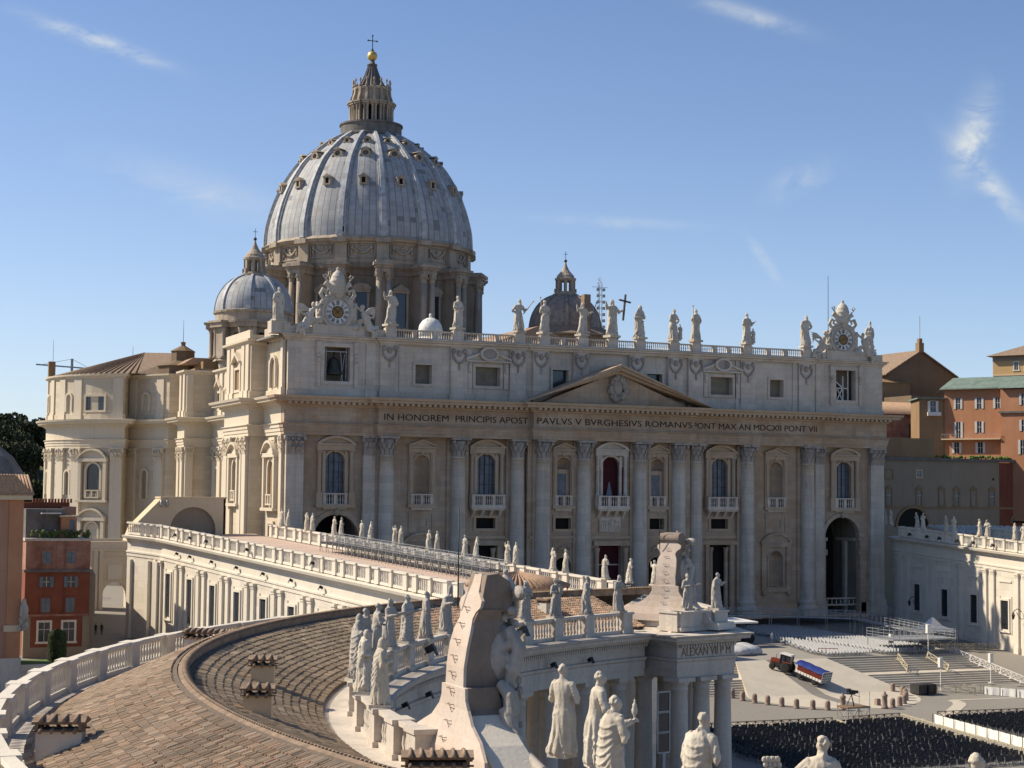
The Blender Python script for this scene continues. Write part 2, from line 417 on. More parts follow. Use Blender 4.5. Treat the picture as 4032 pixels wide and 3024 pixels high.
def wall(mb, o, u, n, u0, u1, z0, z1, holes=(), depth=0.8):
    """vertical wall sheet with real openings. holes: (ua, ub, za, zb, arched); zb is the spring line when arched. n = outward normal"""
    o, u, n = Vector(o), Vector(u), Vector(n)
    def P(a, z, d=0.0): return o + u * a + Vector((0, 0, z)) - n * d
    flip = u.cross(Vector((0, 0, 1))).dot(n) < 0
    def quad(*p):
        mb.add(list(p)[::-1] if flip else p, [tuple(range(len(p)))])
    H = []
    for ua, ub, za, zb, ar in holes: H.append((ua, ub, za, zb + ((ub - ua) / 2 if ar else 0)))
    us = sorted({u0, u1, *[h[0] for h in H], *[h[1] for h in H]}); zs = sorted({z0, z1, *[h[2] for h in H], *[h[3] for h in H]})
    for i in range(len(us) - 1):
        for j in range(len(zs) - 1):
            a, b, c, d = us[i], us[i + 1], zs[j], zs[j + 1]
            if any(h[0] - 1e-6 <= a and b <= h[1] + 1e-6 and h[2] - 1e-6 <= c and d <= h[3] + 1e-6 for h in H): continue
            quad(P(a, c), P(b, c), P(b, d), P(a, d))
    for ua, ub, za, zb, ar in holes:
        if ar:
            r = (ub - ua) / 2; cx = (ua + ub) / 2; k = 14
            A = arc_pts(cx, zb, r, math.pi, 0, k)
            for i in range(k):
                x = ua if i < k // 2 else ub
                quad(P(*A[i + 1]), P(x, zb + r), P(*A[i])) if False else quad(P(*A[i]), P(*A[i + 1]), P(x, zb + r))
                quad(P(*A[i], depth), P(*A[i + 1], depth), P(*A[i + 1]), P(*A[i]))
            quad(P(A[k // 2][0], A[k // 2][1]), P(ub, zb + r), P(ua, zb + r))
        else: quad(P(ua, zb, depth), P(ub, zb, depth), P(ub, zb), P(ua, zb))
        quad(P(ua, za), P(ub, za), P(ub, za, depth), P(ua, za, depth))
        quad(P(ua, za), P(ua, za, depth), P(ua, zb, depth), P(ua, zb))
        quad(P(ub, za, depth), P(ub, za), P(ub, zb), P(ub, zb, depth))
    return mb
def pane(mb, o, u, n, hole, d):
    o, u, n = Vector(o), Vector(u), Vector(n); ua, ub, za, zb, ar = hole
    poly = [(ua, za), (ub, za)] + (arc_pts((ua + ub) / 2, zb, (ub - ua) / 2, 0, math.pi, 12) if ar else [(ub, zb), (ua, zb)])
    mb.hprism(poly, o - n * d, u, -n, 0.06); return mb
def frame_rect(mb, o, u, n, ua, ub, za, zb, w, d, sill=True):
    o, u, n = Vector(o), Vector(u), Vector(n)
    def bx(a, b, c, e, dd): mb.hprism([(a, c), (b, c), (b, e), (a, e)], o, u, n, dd)
    bx(ua - w, ua, za - (0 if sill else w), zb, d); bx(ub, ub + w, za - (0 if sill else w), zb, d); bx(ua - w, ub + w, zb, zb + w, d * 1.05)
    if sill: bx(ua - w * 1.25, ub + w * 1.25, za - w, za, d * 1.3)
    else: bx(ua, ub, za - w, za, d)
def arch_frame(mb, o, u, n, ua, ub, zb, w, d, za=None):
    o, u, n = Vector(o), Vector(u), Vector(n); c = (ua + ub) / 2; r = (ub - ua) / 2; k = 14
    A = arc_pts(c, zb, r, 0, math.pi, k); B = arc_pts(c, zb, r + w, 0, math.pi, k)
    for i in range(k): mb.hprism([A[i], B[i], B[i + 1], A[i + 1]], o, u, n, d)
    if za is not None:
        mb.hprism([(ua - w, za), (ua, za), (ua, zb), (ua - w, zb)], o, u, n, d); mb.hprism([(ub, za), (ub + w, za), (ub + w, zb), (ub, zb)], o, u, n, d)
BAL = [(.10, 0), (.10, .08), (.055, .14), (.11, .36), (.075, .58), (.05, .7), (.10, .82), (.10, .9)]
def baluster(mb, x, y, z, h, r=1.0, n=7):
    mb.lathe([(a * r, b / .9 * h) for a, b in BAL], n, (x, y, z), smooth=True, cap=False)
def rail_run(mb, a, b, z0, h, pitch=0.5, w=0.42, inset=0.0, r=1.0, n=7):
    """balusters between two plan points with plinth and handrail; a, b may carry their own height offsets"""
    a, b = Vector(a), Vector(b); d = b - a; L = d.xy.length; k = max(1, int(round(L / pitch)))
    bh = h * 0.16
    q = d.normalized(); px = Vector((-q.y, q.x, 0)).normalized() * w / 2
    for z, hh, ww in ((0, bh, 1.0), (h - h * 0.13, h * 0.13, 1.08)):
        p = [a + Vector((0, 0, z0 + z)), b + Vector((0, 0, z0 + z))]
        vs = [p[0] - px * ww, p[0] + px * ww, p[1] + px * ww, p[1] - px * ww]
        vs = vs + [v + Vector((0, 0, hh)) for v in vs]
        mb.add(vs, [(3, 2, 1, 0), (4, 5, 6, 7), (0, 1, 5, 4), (1, 2, 6, 5), (2, 3, 7, 6), (3, 0, 4, 7)])
    for i in range(k):
        p = a + d * ((i + 0.5) / k)
        baluster(mb, p.x, p.y, p.z + z0 + bh, h * 0.71, r, n)
# ================================================================== the basilica
random.seed(7)
Z0 = -22.0
BAS = thing('basilica', 'huge domed stone basilica with a columned front, pediment and carved inscription', 'basilica', (0, 0, Z0))
FX, FN = (1, 0, 0), (0, -1, 0)

def capital_mesh(kind, w, d, h):
    """corinthian capital, local, bottom at z=0; kind 'round' (w = radius) or 'flat' (w = width, d = depth from wall, front towards -y)"""
    mb = MB(); rnd = random.Random(3)
    if kind == 'round':
        mb.lathe([(w, 0), (w * 1.03, h * .05), (w * .98, h * .1), (w * 1.0, h * .5), (w * 1.25, h * .86)], 20)
        for row, (z, zz, k, off) in enumerate(((0.06, .42, 10, 0), (.34, .72, 10, .5))):
            for i in range(k):
                a = 2 * math.pi * (i + off) / k; c, s = math.cos(a), math.sin(a); r0 = w * (1.0 + .03 * row)
                t = Vector((-s, c, 0)) * w * .25; e = Vector((c, s, 0))
                p = [e * r0 - t + Vector((0, 0, h * z)), e * r0 + t + Vector((0, 0, h * z)), e * (r0 * 1.12) + t + Vector((0, 0, h * zz * .9)), e * (r0 * 1.12) - t + Vector((0, 0, h * zz * .9)),
                     e * (r0 * 1.36) + t * .5 + Vector((0, 0, h * zz * .93)), e * (r0 * 1.36) - t * .5 + Vector((0, 0, h * zz * .93)), e * (r0 * 1.34) + t * .4 + Vector((0, 0, h * zz * .8)), e * (r0 * 1.34) - t * .4 + Vector((0, 0, h * zz * .8))]
                mb.add(p, [(0, 1, 2, 3), (3, 2, 4, 5), (5, 4, 6, 7)])
        for i in range(4):
            a = math.pi / 4 + math.pi / 2 * i; e = Vector((math.cos(a), math.sin(a), 0))
            mb.ball(e * w * 1.45 + Vector((0, 0, h * .8)), (w * .24, w * .24, h * .13), 8, 6)
        q = w * 1.42
        mb.box(-q, q, -q, q, h * .89, h)
        for s in (-1, 1): mb.ball((0, s * q, h * .93), w * .16, 6, 5); mb.ball((s * q, 0, h * .93), w * .16, 6, 5)
    else:
        mb.box(-w / 2, w / 2, -d * .98, 0, 0, h * .88)
        for row, (z, zz, k) in enumerate(((.05, .42, 4), (.34, .72, 3))):
            for i in range(k):
                x = -w / 2 + w * (i + .5) / k; t = w * .45 / k; y = -d
                p = [(x - t, y, h * z), (x + t, y, h * z), (x + t, y - .12 * w, h * zz * .9), (x - t, y - .12 * w, h * zz * .9), (x + t * .6, y - .22 * w, h * zz * .94), (x - t * .6, y - .22 * w, h * zz * .94), (x + t * .5, y - .2 * w, h * zz * .8), (x - t * .5, y - .2 * w, h * zz * .8)]
                mb.add(p, [(0, 1, 2, 3), (3, 2, 4, 5), (5, 4, 6, 7)])
        for s in (-1, 1):
            mb.ball((s * w * .54, -d * 1.12, h * .8), (w * .13, w * .13, h * .13), 8, 6)
            mb.ball((s * w * .16, -d * 1.1, h * .78), (w * .08, w * .08, h * .1), 8, 6)
        mb.box(-w * .6, w * .6, -d * 1.25 - .1, 0, h * .89, h)
        mb.ball((0, -d * 1.25 - .1, h * .94), w * .08, 6, 5)
    return mb
COLH = 30.8            # local height of the giant order, base to architrave
def col_mesh(r):
    mb = MB(); q = r * 1.4
    mb.box(-q, q, -q, q, 0, 1.3)
    pr = [(r * 1.36, 1.3), (r * 1.42, 1.6), (r * 1.36, 1.95), (r * 1.18, 2.1), (r * 1.16, 2.4), (r * 1.25, 2.65), (r * 1.2, 2.95), (r * 1.04, 3.1), (r, 3.4)]
    for k in range(1, 11):
        t = k / 10; pr.append((r * (1 - .155 * t ** 1.7), 3.4 + t * 24.1))
    pr.append((r * .9, 27.5)); pr.append((r * .9, 27.7))
    mb.lathe(pr, 28); return mb
def pil_mesh(w, d, h0=27.6):
    mb = MB()
    for a, b, e in ((0, 1.3, .36), (1.3, 1.9, .38), (1.9, 2.4, .22), (2.4, 2.9, .26), (2.9, 3.3, .1)): mb.box(-w / 2 - e, w / 2 + e, -d - e, 0, a, b)
    mb.box(-w / 2, w / 2, -d, 0, 3.3, h0)
    return mb
_o = MB().build
def mesh_of(mb, name, mat):
    me = bpy.data.meshes.new(name); me.from_pydata([tuple(p) for p in mb.v], [], mb.f)
    if mb.smooth:
        fl = np.zeros(len(mb.f), dtype=bool); fl[list(mb.smooth)] = True; me.polygons.foreach_set('use_smooth', fl)
    me.materials.append(MATS[mat]); me.update(); return me
CM = mesh_of(col_mesh(1.34), 'column', 'facade_grey')
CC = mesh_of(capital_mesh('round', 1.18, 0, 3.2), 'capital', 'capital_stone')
PILS = {}
def pilaster(x, y, w, d, rz=0.0, mats=('facade_grey', 'capital_stone'), z=Z0, parent=BAS):
    key = (round(w, 2), round(d, 2), mats)
    if key not in PILS: PILS[key] = (mesh_of(pil_mesh(w, d), 'pilaster', mats[0]), mesh_of(capital_mesh('flat', w, d, 3.2), 'capital', mats[1]))
    o = link('pilaster', PILS[key][0], parent, (x, y, z - ORG[parent.name][2])); o.rotation_euler.z = rz
    c = link('capital', PILS[key][1], o, (0, 0, 27.6)); return o
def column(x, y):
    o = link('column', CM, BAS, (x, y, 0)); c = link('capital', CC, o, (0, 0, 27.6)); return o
for s in (-1, 1):
    for x, y in ((40.45, -.15), (27.8, 0), (17.1, 0), (13.0, -1.4), (5.4, -1.4)): column(s * x, y)
    pilaster(s * 55.85, .9, 2.9, .9); pilaster(s * 43.3, .9, 2.0, .75)
# ---- walls with openings
WIN_A = [(48.9, .9), (22.5, .7), (0, -.9)]
fw = MB()
ARCH = 3.75
for s in (-1, 1):
    c = s * 48.55
    wall(fw, (0, .9, 0), FX, FN, *sorted((s * 42.2, s * 57.5)), -22.2, 8.9, [(c - ARCH, c + ARCH, -21.6, -7.7, True), (s * 48.9 - 1.65, s * 48.9 + 1.65, -2.3, 4.55, True)], 1.0)
    n = s * 34.1; q = s * 22.5; k = s * 9.0
    wall(fw, (0, .6, 0), FX, FN, *sorted((s * 28.6, s * 42.2)), -22.2, 8.9, [(n - 1.4, n + 1.4, -2.2, 4.5, True), (n - 1.5, n + 1.5, -16.6, -11.6, True), (n - 1.05, n + 1.05, -5.8, -4.5, False)], 1.0)
    wall(fw, (0, .8, 0), FX, FN, *sorted((s * 15.2, s * 28.6)), -22.2, 8.9, [(q - 1.7, q + 1.7, -2.2, 4.6, True), (q - 1.75, q + 1.75, -6.15, -4.4, False), (q - 2.1, q + 2.1, -21.9, -9.0, False)], 1.2)
    fw.box(*sorted((s * 42.2 - .02, s * 42.2 + .02)), .6, .9, -22.2, 8.9); fw.box(*sorted((s * 28.6 - .02, s * 28.6 + .02)), .6, .8, -22.2, 8.9)
    fw.box(*sorted((s * 15.2, s * 15.6)), -.88, .9, -22.2, 8.9)
K = 9.0
wall(fw, (0, -.9, 0), FX, FN, -15.25, 15.25, -22.2, 8.9,
     [(-K - 1.45, -K + 1.45, -2.0, 4.5, True), (-K - 1.45, -K + 1.45, -6.2, -4.35, False), (-K - 1.6, -K + 1.6, -21.9, -12.6, True),
      (K - 1.45, K + 1.45, -2.0, 4.5, True), (K - 1.45, K + 1.45, -6.2, -4.35, False), (K - 1.6, K + 1.6, -21.9, -12.6, True),
      (-1.72, 1.72, -2.2, 4.5, True), (-2.15, 2.15, -21.9, -9.0, False)], 1.2)
# shallow piers behind the half columns
for s in (-1, 1):
    for x, y in ((40.45, .6), (27.8, .6), (17.1, .8)): fw.box(s * x - 1.9, s * x + 1.9, y - .35, y - .001, -22.1, 8.85)
    for x in (13.0, 5.4): fw.box(s * x - 1.8, s * x + 1.8, -1.25, -.901, -22.1, 8.85)
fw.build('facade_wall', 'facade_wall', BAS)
# dark rooms behind the front, roof deck
core = MB()
for a, b in ((-57.3, -52.9), (-44.2, 44.2), (52.9, 57.3)): core.box(a, b, 3.0, 3.3, -22.1, 24.6)
for s in (-1, 1): core.box(s * 48.55 - 4.4, s * 48.55 + 4.4, 3.0, 3.3, -3.2, 24.6); core.box(s * 48.55 + ARCH, s * 48.55 + ARCH + .3, 1.91, 9.5, -22, -3.2); core.box(s * 48.55 - ARCH - .3, s * 48.55 - ARCH, 1.91, 9.5, -22, -3.2); core.box(s * 48.55 - 4.4, s * 48.55 + 4.4, 1.91, 9.5, -3.6, -3.2)
core.box(-57.3, 57.3, 2.2, 26, 24.3, 24.6); core.box(57.0, 57.3, .95, 26, -22.1, 24.3)
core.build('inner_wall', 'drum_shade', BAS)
# string course and plinth
sc_ = MB()
for s in (-1, 1):
    for a, b, y in ((15.6, 28.5, .8), (3.0, 15.2, -.9)):
        sc_.box(*sorted((s * a, s * b)), y - .3, y - .002, -7.85, -7.35)
    sc_.box(*sorted((s * 28.7, s * 53.9)), .3, .59, -21.9, -20.0) if False else None
    sc_.box(*sorted((s * 28.7, s * 42.1)), .25, .59, -22.1, -19.6); sc_.box(*sorted((s * 52.5, s * 57.4)), .5, .89, -22.1, -19.6)
sc_.box(-3.0, 3.0, -1.2, -.902, -7.85, -7.35)
sc_.build('string_course', 'facade_cornice', BAS)
# ---- windows: each one a part with pane, frame, balcony
def pediment_seg(mb, cx, z, w, rise, y, d):
    r = (w * w / 4 + rise * rise) / (2 * rise); a = math.asin(w / 2 / r)
    A = [(cx + r * math.sin(t), z + rise - r + r * math.cos(t)) for t in [a - 2 * a * i / 14 for i in range(15)]]
    B = [(cx + (r - .42) * math.sin(t), z + rise - r + (r - .42) * math.cos(t)) for t in [a - 2 * a * i / 14 for i in range(15)]]
    for i in range(14): mb.hprism([B[i], A[i], A[i + 1], B[i + 1]], (0, y, 0), FX, FN, d)
    mb.hprism([(cx - w / 2, z)] + [(x, max(zz, z)) for x, zz in reversed(B)] + [(cx + w / 2, z)], (0, y, 0), FX, FN, d * .45)
    mb.hprism([(cx - w / 2, z - .28), (cx + w / 2, z - .28), (cx + w / 2, z), (cx - w / 2, z)], (0, y, 0), FX, FN, d * .98)
def pediment_tri(mb, cx, z, w, rise, y, d, t=.32):
    for s in (-1, 1): mb.hprism([(cx + s * w / 2, z), (cx + s * w / 2, z + t), (cx, z + rise), (cx, z + rise - t)][::s], (0, y, 0), FX, FN, d)
    mb.hprism([(cx - w / 2, z), (cx + w / 2, z), (cx, z + rise - t)], (0, y, 0), FX, FN, d * .45)
    mb.hprism([(cx - w / 2, z - .28), (cx + w / 2, z - .28), (cx + w / 2, z), (cx - w / 2, z)], (0, y, 0), FX, FN, d * .98)
def balcony(mb, cx, w, y, out, z, n=3):
    mb.box(cx - w / 2, cx + w / 2, y - out, y, z - 2.3, z - 1.75); mb.box(cx - w / 2 + .2, cx + w / 2 - .2, y - out + .15, y, z - 2.6, z - 2.3)
    f = y - out + .3
    for i in range(n + 1):
        x = cx - w / 2 + .35 + (w - .7) * i / n; mb.box(x - .24, x + .24, f - .25, f + .25, z - 1.75, z - .2)
    mb.box(cx - w / 2 + .05, cx + w / 2 - .05, f - .3, f + .3, z - .2, z)
    for i in range(n):
        a = cx - w / 2 + .6 + (w - .7) * i / n; b = cx - w / 2 + .1 + (w - .7) * (i + 1) / n; k = max(2, int((b - a) / .33))
        for j in range(k): baluster(mb, a + (b - a) * (j + .5) / k, f, z - 1.75, 1.55, 1.15, 6)
    if out > .8:
        for s in (-1, 1): mb.box(cx + s * (w / 2 - .3) - .12, cx + s * (w / 2 - .3) + .12, f, y, z - 1.75, z)
        for i in range(4):
            x = cx - w / 2 + .7 + (w - 1.4) * i / 3; mb.hprism([(0, z - 2.6), (out - .3, z - 2.6), (0, z - 3.9)], (x - .25, y, 0), (0, -1, 0), (1, 0, 0), .5)
def window_grand(cx, y, hw, zs, fill, out, wide=6.5, pale=False):
    W_ = thing('window', None, None, (cx, y, -2.3)); W_.parent = BAS; W_.location = (cx, y, -2.3 - Z0)
    fr = MB()
    arch_frame(fr, (0, y, 0), FX, FN, cx - hw, cx + hw, zs, .32, .18, -2.0)
    for s in (-1, 1):
        x = cx + s * (wide / 2 - .55)
        fr.box(x - .5, x + .5, y - .75, y - .002, -2.3, -.45)
        fr.lathe([(.42, 0), (.42, .2), (.34, .3), (.31, 6.0), (.31, 6.1), (.46, 6.7)], 12, (x, y - .38, -.45)); fr.box(x - .5, x + .5, y - .8, y - .003, 6.25, 6.4)
        x2 = cx + s * (wide / 2 - 1.35); fr.box(x2 - .28, x2 + .28, y - .22, y - .004, -.5, 6.3)
    fr.box(cx - wide / 2 + .1, cx + wide / 2 - .1, y - .7, y - .005, 6.4, 7.25)
    fr.box(cx - .3, cx + .3, y - .35, y - .006, zs + hw - .1, zs + hw + .75)
    pediment_seg(fr, cx, 7.5, wide, 1.25, y - .001, .95)
    if out < .8: fr.box(cx - wide / 2, cx + wide / 2, y - .9, y - .002, -2.85, -2.3)
    fr.build('frame', 'facade_cornice' if not pale else 'facade_attic', W_)
    pn = MB(); pane(pn, (0, y, 0), FX, FN, (cx - hw, cx + hw, -2.3, zs, True), .7)
    p = pn.build('pane', fill, W_)
    if fill == 'glass_blue':
        br = MB()
        br.box(cx - .05, cx + .05, y + .55, y + .68, -2.3, zs + hw - .05)
        for z in (-.5, 1.2, 2.9, 4.5): br.box(cx - hw, cx + hw, y + .6, y + .69, z - .03, z + .03)
        for dx in (-.85, .85): br.box(cx + dx - .025, cx + dx + .025, y + .6, y + .69, -2.3, zs + hw * .8)
        br.build('sash', 'iron', W_)
    bl = MB(); balcony(bl, cx, wide - .3 if out > .8 else wide - 2.2, y - (.0 if out > .8 else 0.0), out, -.5, 3 if out > .8 else 2); bl.build('balcony', 'facade_attic', W_)
    return W_
for s in (-1, 1):
    window_grand(s * 48.9, .9, 1.65, 4.55, 'glass_blue', .6); window_grand(s * 22.5, .8, 1.7, 4.6, 'glass_blue', 1.5)
wc = window_grand(0.0, -.9, 1.72, 4.5, 'curtain_red', 1.5, 6.4, True)
cu = MB(); cu.add([(-1.1, -.33, -2.2), (1.0, -.33, -2.2), (.55, -.31, -.4), (.12, -.3, 1.9), (-.05, -.3, 1.9), (-.5, -.31, -.4)], [(0, 1, 2, 3, 4, 5)]); cu.add([(-1.1, -.28, -2.2), (1.0, -.28, -2.2), (.12, -.28, 1.9)], [(2, 1, 0)])
cu.build('curtain', 'curtain_white', wc)
cu = MB()
for x in (-2.5, 2.45): cu.box(x - .38, x + .38, -1.24, -1.12, -.6, 4.4)
cu.build('drape', 'curtain_red', wc)
def window_niche(cx, y, hw, zs, wide, inner):
    W_ = thing('window', None, None, (cx, y, -2.2)); W_.parent = BAS; W_.location = (cx, y, -2.2 - Z0)
    fr = MB(); arch_frame(fr, (0, y, 0), FX, FN, cx - hw, cx + hw, zs, .22, .14, -2.0)
    for s in (-1, 1):
        x = cx + s * (wide / 2 - .5); fr.box(x - .4, x + .4, y - .3, y - .002, -2.2, 6.3); fr.box(x - .2, x + .2, y - .45, y - .003, -.4, 6.0)
    fr.box(cx - wide / 2 + .1, cx + wide / 2 - .1, y - .4, y - .004, 6.3, 7.0)
    fr.ball((cx, y - .3, 6.55), (.55, .3, .5), 8, 6)
    pediment_tri(fr, cx, 7.3, wide, 1.2, y - .001, .7)
    fr.box(cx - wide / 2, cx + wide / 2, y - .6, y - .002, -2.75, -2.2)
    fr.build('frame', 'facade_cornice', W_)
    nb = MB()   # curved niche back
    nb.lathe([(hw, -2.2), (hw, zs)], 12, (cx, y + .1, 0), 0, math.pi, smooth=True)
    for i in range(6):
        a, b = math.pi / 2 * i / 6, math.pi / 2 * (i + 1) / 6
        nb.lathe([(hw * math.cos(a), zs + hw * math.sin(a)), (max(.001, hw * math.cos(b)), zs + hw * math.sin(b))], 12, (cx, y + .1, 0), 0, math.pi)
    nb.build('niche', 'facade_wall', W_)
    if inner:
        g = MB(); g.box(cx - hw + .25, cx + hw - .75, y + .35, y + .42, -1.9, 3.2); g.build('pane', 'glass_blue', W_)
        g = MB(); g.box(cx - hw, cx + hw, y + .3, y + .6, 3.2, 3.9); g.box(cx + hw - .75, cx + hw - .1, y + .3, y + .8, -1.9, 3.2); g.build('lintel', 'facade_cornice', W_)
    bl = MB(); balcony(bl, cx, wide - .8, y, .5, -.5, 2); bl.build('balcony', 'facade_attic', W_)
for s in (-1, 1):
    window_niche(s * 34.1, .6, 1.4, 4.5, 4.9, False); window_niche(s * 9.0, -.9, 1.45, 4.5, 4.3, True)
# low windows, panels, lower niches
def small_window(cx, hw, z0, z1, y, fill='dark_void', w=.45, mat='facade_cornice', d=.9):
    W_ = thing('window', None, None, (cx, y, z0)); W_.parent = BAS; W_.location = (cx, y, z0 - Z0)
    fr = MB(); frame_rect(fr, (0, y - .001, 0), FX, FN, cx - hw, cx + hw, z0, z1, w, .18, False); fr.build('frame', mat, W_)
    pn = MB(); pane(pn, (0, y, 0), FX, FN, (cx - hw, cx + hw, z0, z1, False), d); pn.build('pane', fill, W_)
    return W_
for s in (-1, 1):
    small_window(s * 22.5, 1.75, -6.15, -4.4, .8); small_window(s * 9.0, 1.45, -6.2, -4.35, -.9)
def ornament(mb, c, size, n, seed, depth=.4, shield=True, blob=.12):
    """carved relief: a shield with scrolls and leaves round it, front towards -y"""
    r = random.Random(seed); w, h = size
    if shield:
        mb.ball(c, (w * .3, depth * .9, h * .33), 14, 9)
        mb.ball((c[0], c[1] - depth * .25, c[2] + h * .42), (w * .16, depth * .8, h * .14), 10, 7)
    for i in range(n):
        a = r.uniform(0, 2 * math.pi); k = r.uniform(.72, 1.0)
        p = (c[0] + w / 2 * k * math.cos(a), c[1] - r.uniform(0, depth * .5), c[2] + h / 2 * k * math.sin(a))
        b = r.uniform(.6, 1.3) * blob * min(w, h)
        mb.ball(p, (b, depth * r.uniform(.5, 1), b * r.uniform(.6, 1.6)), 7, 5)
pl = MB()
for s in (-1, 1):
    n = s * 34.1
    frame_rect(pl, (0, .599, 0), FX, FN, n - 1.9, n + 1.9, -6.6, -3.7, .3, .15, False); pl.box(n - 1.05, n + 1.05, .75, 1.55, -5.8, -4.5)
    pl.add([(n - .9, .72, -5.6), (n + .9, .72, -5.6), (n + .9, .72, -4.7), (n - .9, .72, -4.7)], [(0, 1, 2, 3)])
    arch_frame(pl, (0, .598, 0), FX, FN, n - 1.5, n + 1.5, -11.6, .25, .15, -16.6)
    for t in (-1, 1): pl.box(n + t * 2.6 - .45, n + t * 2.6 + .45, .25, .597, -17.6, -9.4); pl.ball((n + t * 2.6, .2, -17.6), (.4, .3, .6), 8, 6)
    pl.box(n - 3.1, n + 3.1, .15, .596, -9.4, -8.8); pl.box(n - 2.2, n + 2.2, .2, .595, -17.4, -16.7)
    pediment_seg(pl, n, -8.5, 6.6, 1.7, .594, .6)
    q = s * 22.5
    for t in (-1, 1):
        pl.box(q + t * 2.5 - .38, q + t * 2.5 + .38, .45, .79, -21.9, -8.9); pl.lathe([(.5, 0), (.5, .5), (.4, .7), (.36, 10.6), (.55, 11.6)], 14, (q + t * 1.55, 1.1, -21.0))
    pl.box(q - 4.6, q + 4.6, .3, .788, -8.95, -8.2)
    k = s * 9.0
    arch_frame(pl, (0, -.902, 0), FX, FN, k - 1.6, k + 1.6, -12.6, .4, .15, -21.9)
    frame_rect(pl, (0, -.903, 0), FX, FN, k - 1.7, k + 1.7, -10.2, -8.6, .2, .12, False); ornament(pl, (k, -.95, -9.5), (2.6, 1.1), 14, 5, .2)
    c = s * 48.55
    arch_frame(pl, (0, .897, 0), FX, FN, c - ARCH, c + ARCH, -7.7, .75, .22, None)
    for t in (-1, 1):
        pl.box(*sorted((c + t * (ARCH - .35), c + t * (ARCH + 1.8))), .45, 1.2, -8.3, -7.7); pl.box(*sorted((c + t * ARCH, c + t * (ARCH + 1.3))), .5, .896, -21.6, -8.3)
        pl.box(*sorted((c + t * (ARCH - .3), c + t * (ARCH + 1.5))), .4, 1.1, -10.9, -9.9)
    pl.ball((c, .6, -3.55), (.5, .5, .7), 8, 6)
frame_rect(pl, (0, -.904, 0), FX, FN, -1.95, 2.0, -6.6, -4.15, .3, .18, False)
for t in (-1, 1): pl.lathe([(.5, 0), (.5, .5), (.42, .7), (.38, 11.2), (.6, 12.2)], 14, (t * 2.75, -1.3, -21.6))
pl.box(-3.4, 3.4, -1.6, -.905, -9.0, -8.2)
pl.build('door_surround', 'facade_wall', BAS)
rl = MB()
rl.box(-1.93, 1.98, -1.0, -.906, -6.58, -4.17)
rr = random.Random(11)
for i in range(9):
    x = -1.6 + i * .4 + rr.uniform(-.1, .1); h = rr.uniform(1.1, 1.8); rl.ball((x, -1.02, -6.45 + h / 2), (.16, .16, h / 2), 7, 6); rl.ball((x + rr.uniform(-.1, .1), -1.08, -6.4 + h + .1), .14, 7, 5)
rl.build('relief_panel', 'facade_attic', BAS)
# niche backs below, doors
for s in (-1, 1):
    nb = MB(); n = s * 34.1; nb.lathe([(1.5, -16.6), (1.5, -11.6)], 12, (n, .7, 0), 0, math.pi)
    for i in range(6):
        a, b = math.pi / 2 * i / 6, math.pi / 2 * (i + 1) / 6; nb.lathe([(1.5 * math.cos(a), -11.6 + 1.5 * math.sin(a)), (max(.001, 1.5 * math.cos(b)), -11.6 + 1.5 * math.sin(b))], 12, (n, .7, 0), 0, math.pi)
    nb.build('niche', 'facade_wall', BAS)
for s in (-1, 1):
    for cx, hw, zt, y, ar in ((22.5, 2.1, -9.0, .8, False), (9.0, 1.6, -12.6, -.9, True)):
        d = MB(); pane(d, (0, y, 0), FX, FN, (s * cx - hw, s * cx + hw, -21.9, zt, ar), 1.15); d.build('door_opening', 'dark_void', BAS)
    d = MB(); c = s * 48.55
    pane(d, (0, .9, 0), FX, FN, (c - ARCH, c + ARCH, -21.6, -7.7, True), 8.4); o = d.build('arch_opening', 'dark_void', BAS)
    g = MB(); g.box(c - ARCH, c + ARCH, 1.9, 2.2, -20.2, -19.9) ; g.box(c - ARCH, c + ARCH, 1.9, 2.2, -19.0, -18.75)
    for i in range(8): baluster(g, c - 3.3 + i * .94, 2.05, -19.9, .95, 1.3)
    g.box(c + ARCH - .5, c + ARCH - .01, 4.6, 5.6, -21.6, -8.4); g.box(c + ARCH - .35, c + ARCH - .01, 2.0, 8.0, -8.4, -7.8)
    g.build('gate_balustrade', 'facade_grey', BAS)
d = MB(); d.box(-2.15, 2.15, .2, .25, -21.9, -9.0); d.build('door_curtain', 'curtain_red', BAS)
d = MB(); d.box(-2.15, 2.15, .12, .19, -12.4, -12.2); d.build('curtain_rod', 'facade_attic', BAS)
# ---- entablature, attic, pediment
FRONT = [(-57.8, 12.0), (-57.8, -.12), (-42.3, -.12), (-42.3, -1.4), (-15.4, -1.4), (-15.4, -2.75), (15.4, -2.75), (15.4, -1.4), (42.3, -1.4), (42.3, -.12), (57.8, -.12), (57.8, 26.0)]
ent_low = [(0, 8.8), (.0, 9.3), (.12, 9.3), (.12, 9.9), (.26, 9.9), (.26, 10.4), (.5, 10.55), (.5, 10.65), (0, 10.7), (0, 13.3)]
ent_cor = [(0, 13.3), (.3, 13.4), (.3, 13.65), (.75, 13.75), (.75, 14.0), (1.85, 14.1), (1.9, 14.5), (2.2, 14.55), (2.35, 14.95), (0, 15.1)]
mb = MB(); mb.sweep(ent_low, FRONT); mb.build('frieze', 'facade_wall', BAS)
mb = MB(); mb.sweep(ent_cor, FRONT)
i = 0
for a, b in zip(FRONT[1:-2], FRONT[2:-1]):
    if abs(a[0] - b[0]) < 3: continue
    k = int(abs(b[0] - a[0]) / .95)
    for j in range(k):
        x = a[0] + (b[0] - a[0]) * (j + .5) / k; mb.box(x - .26, x + .26, a[1] - 1.75, a[1] - .7, 13.68, 14.08)
mb.build('cornice', 'facade_cornice', BAS)
soff = MB()      # soffit between columns and wall
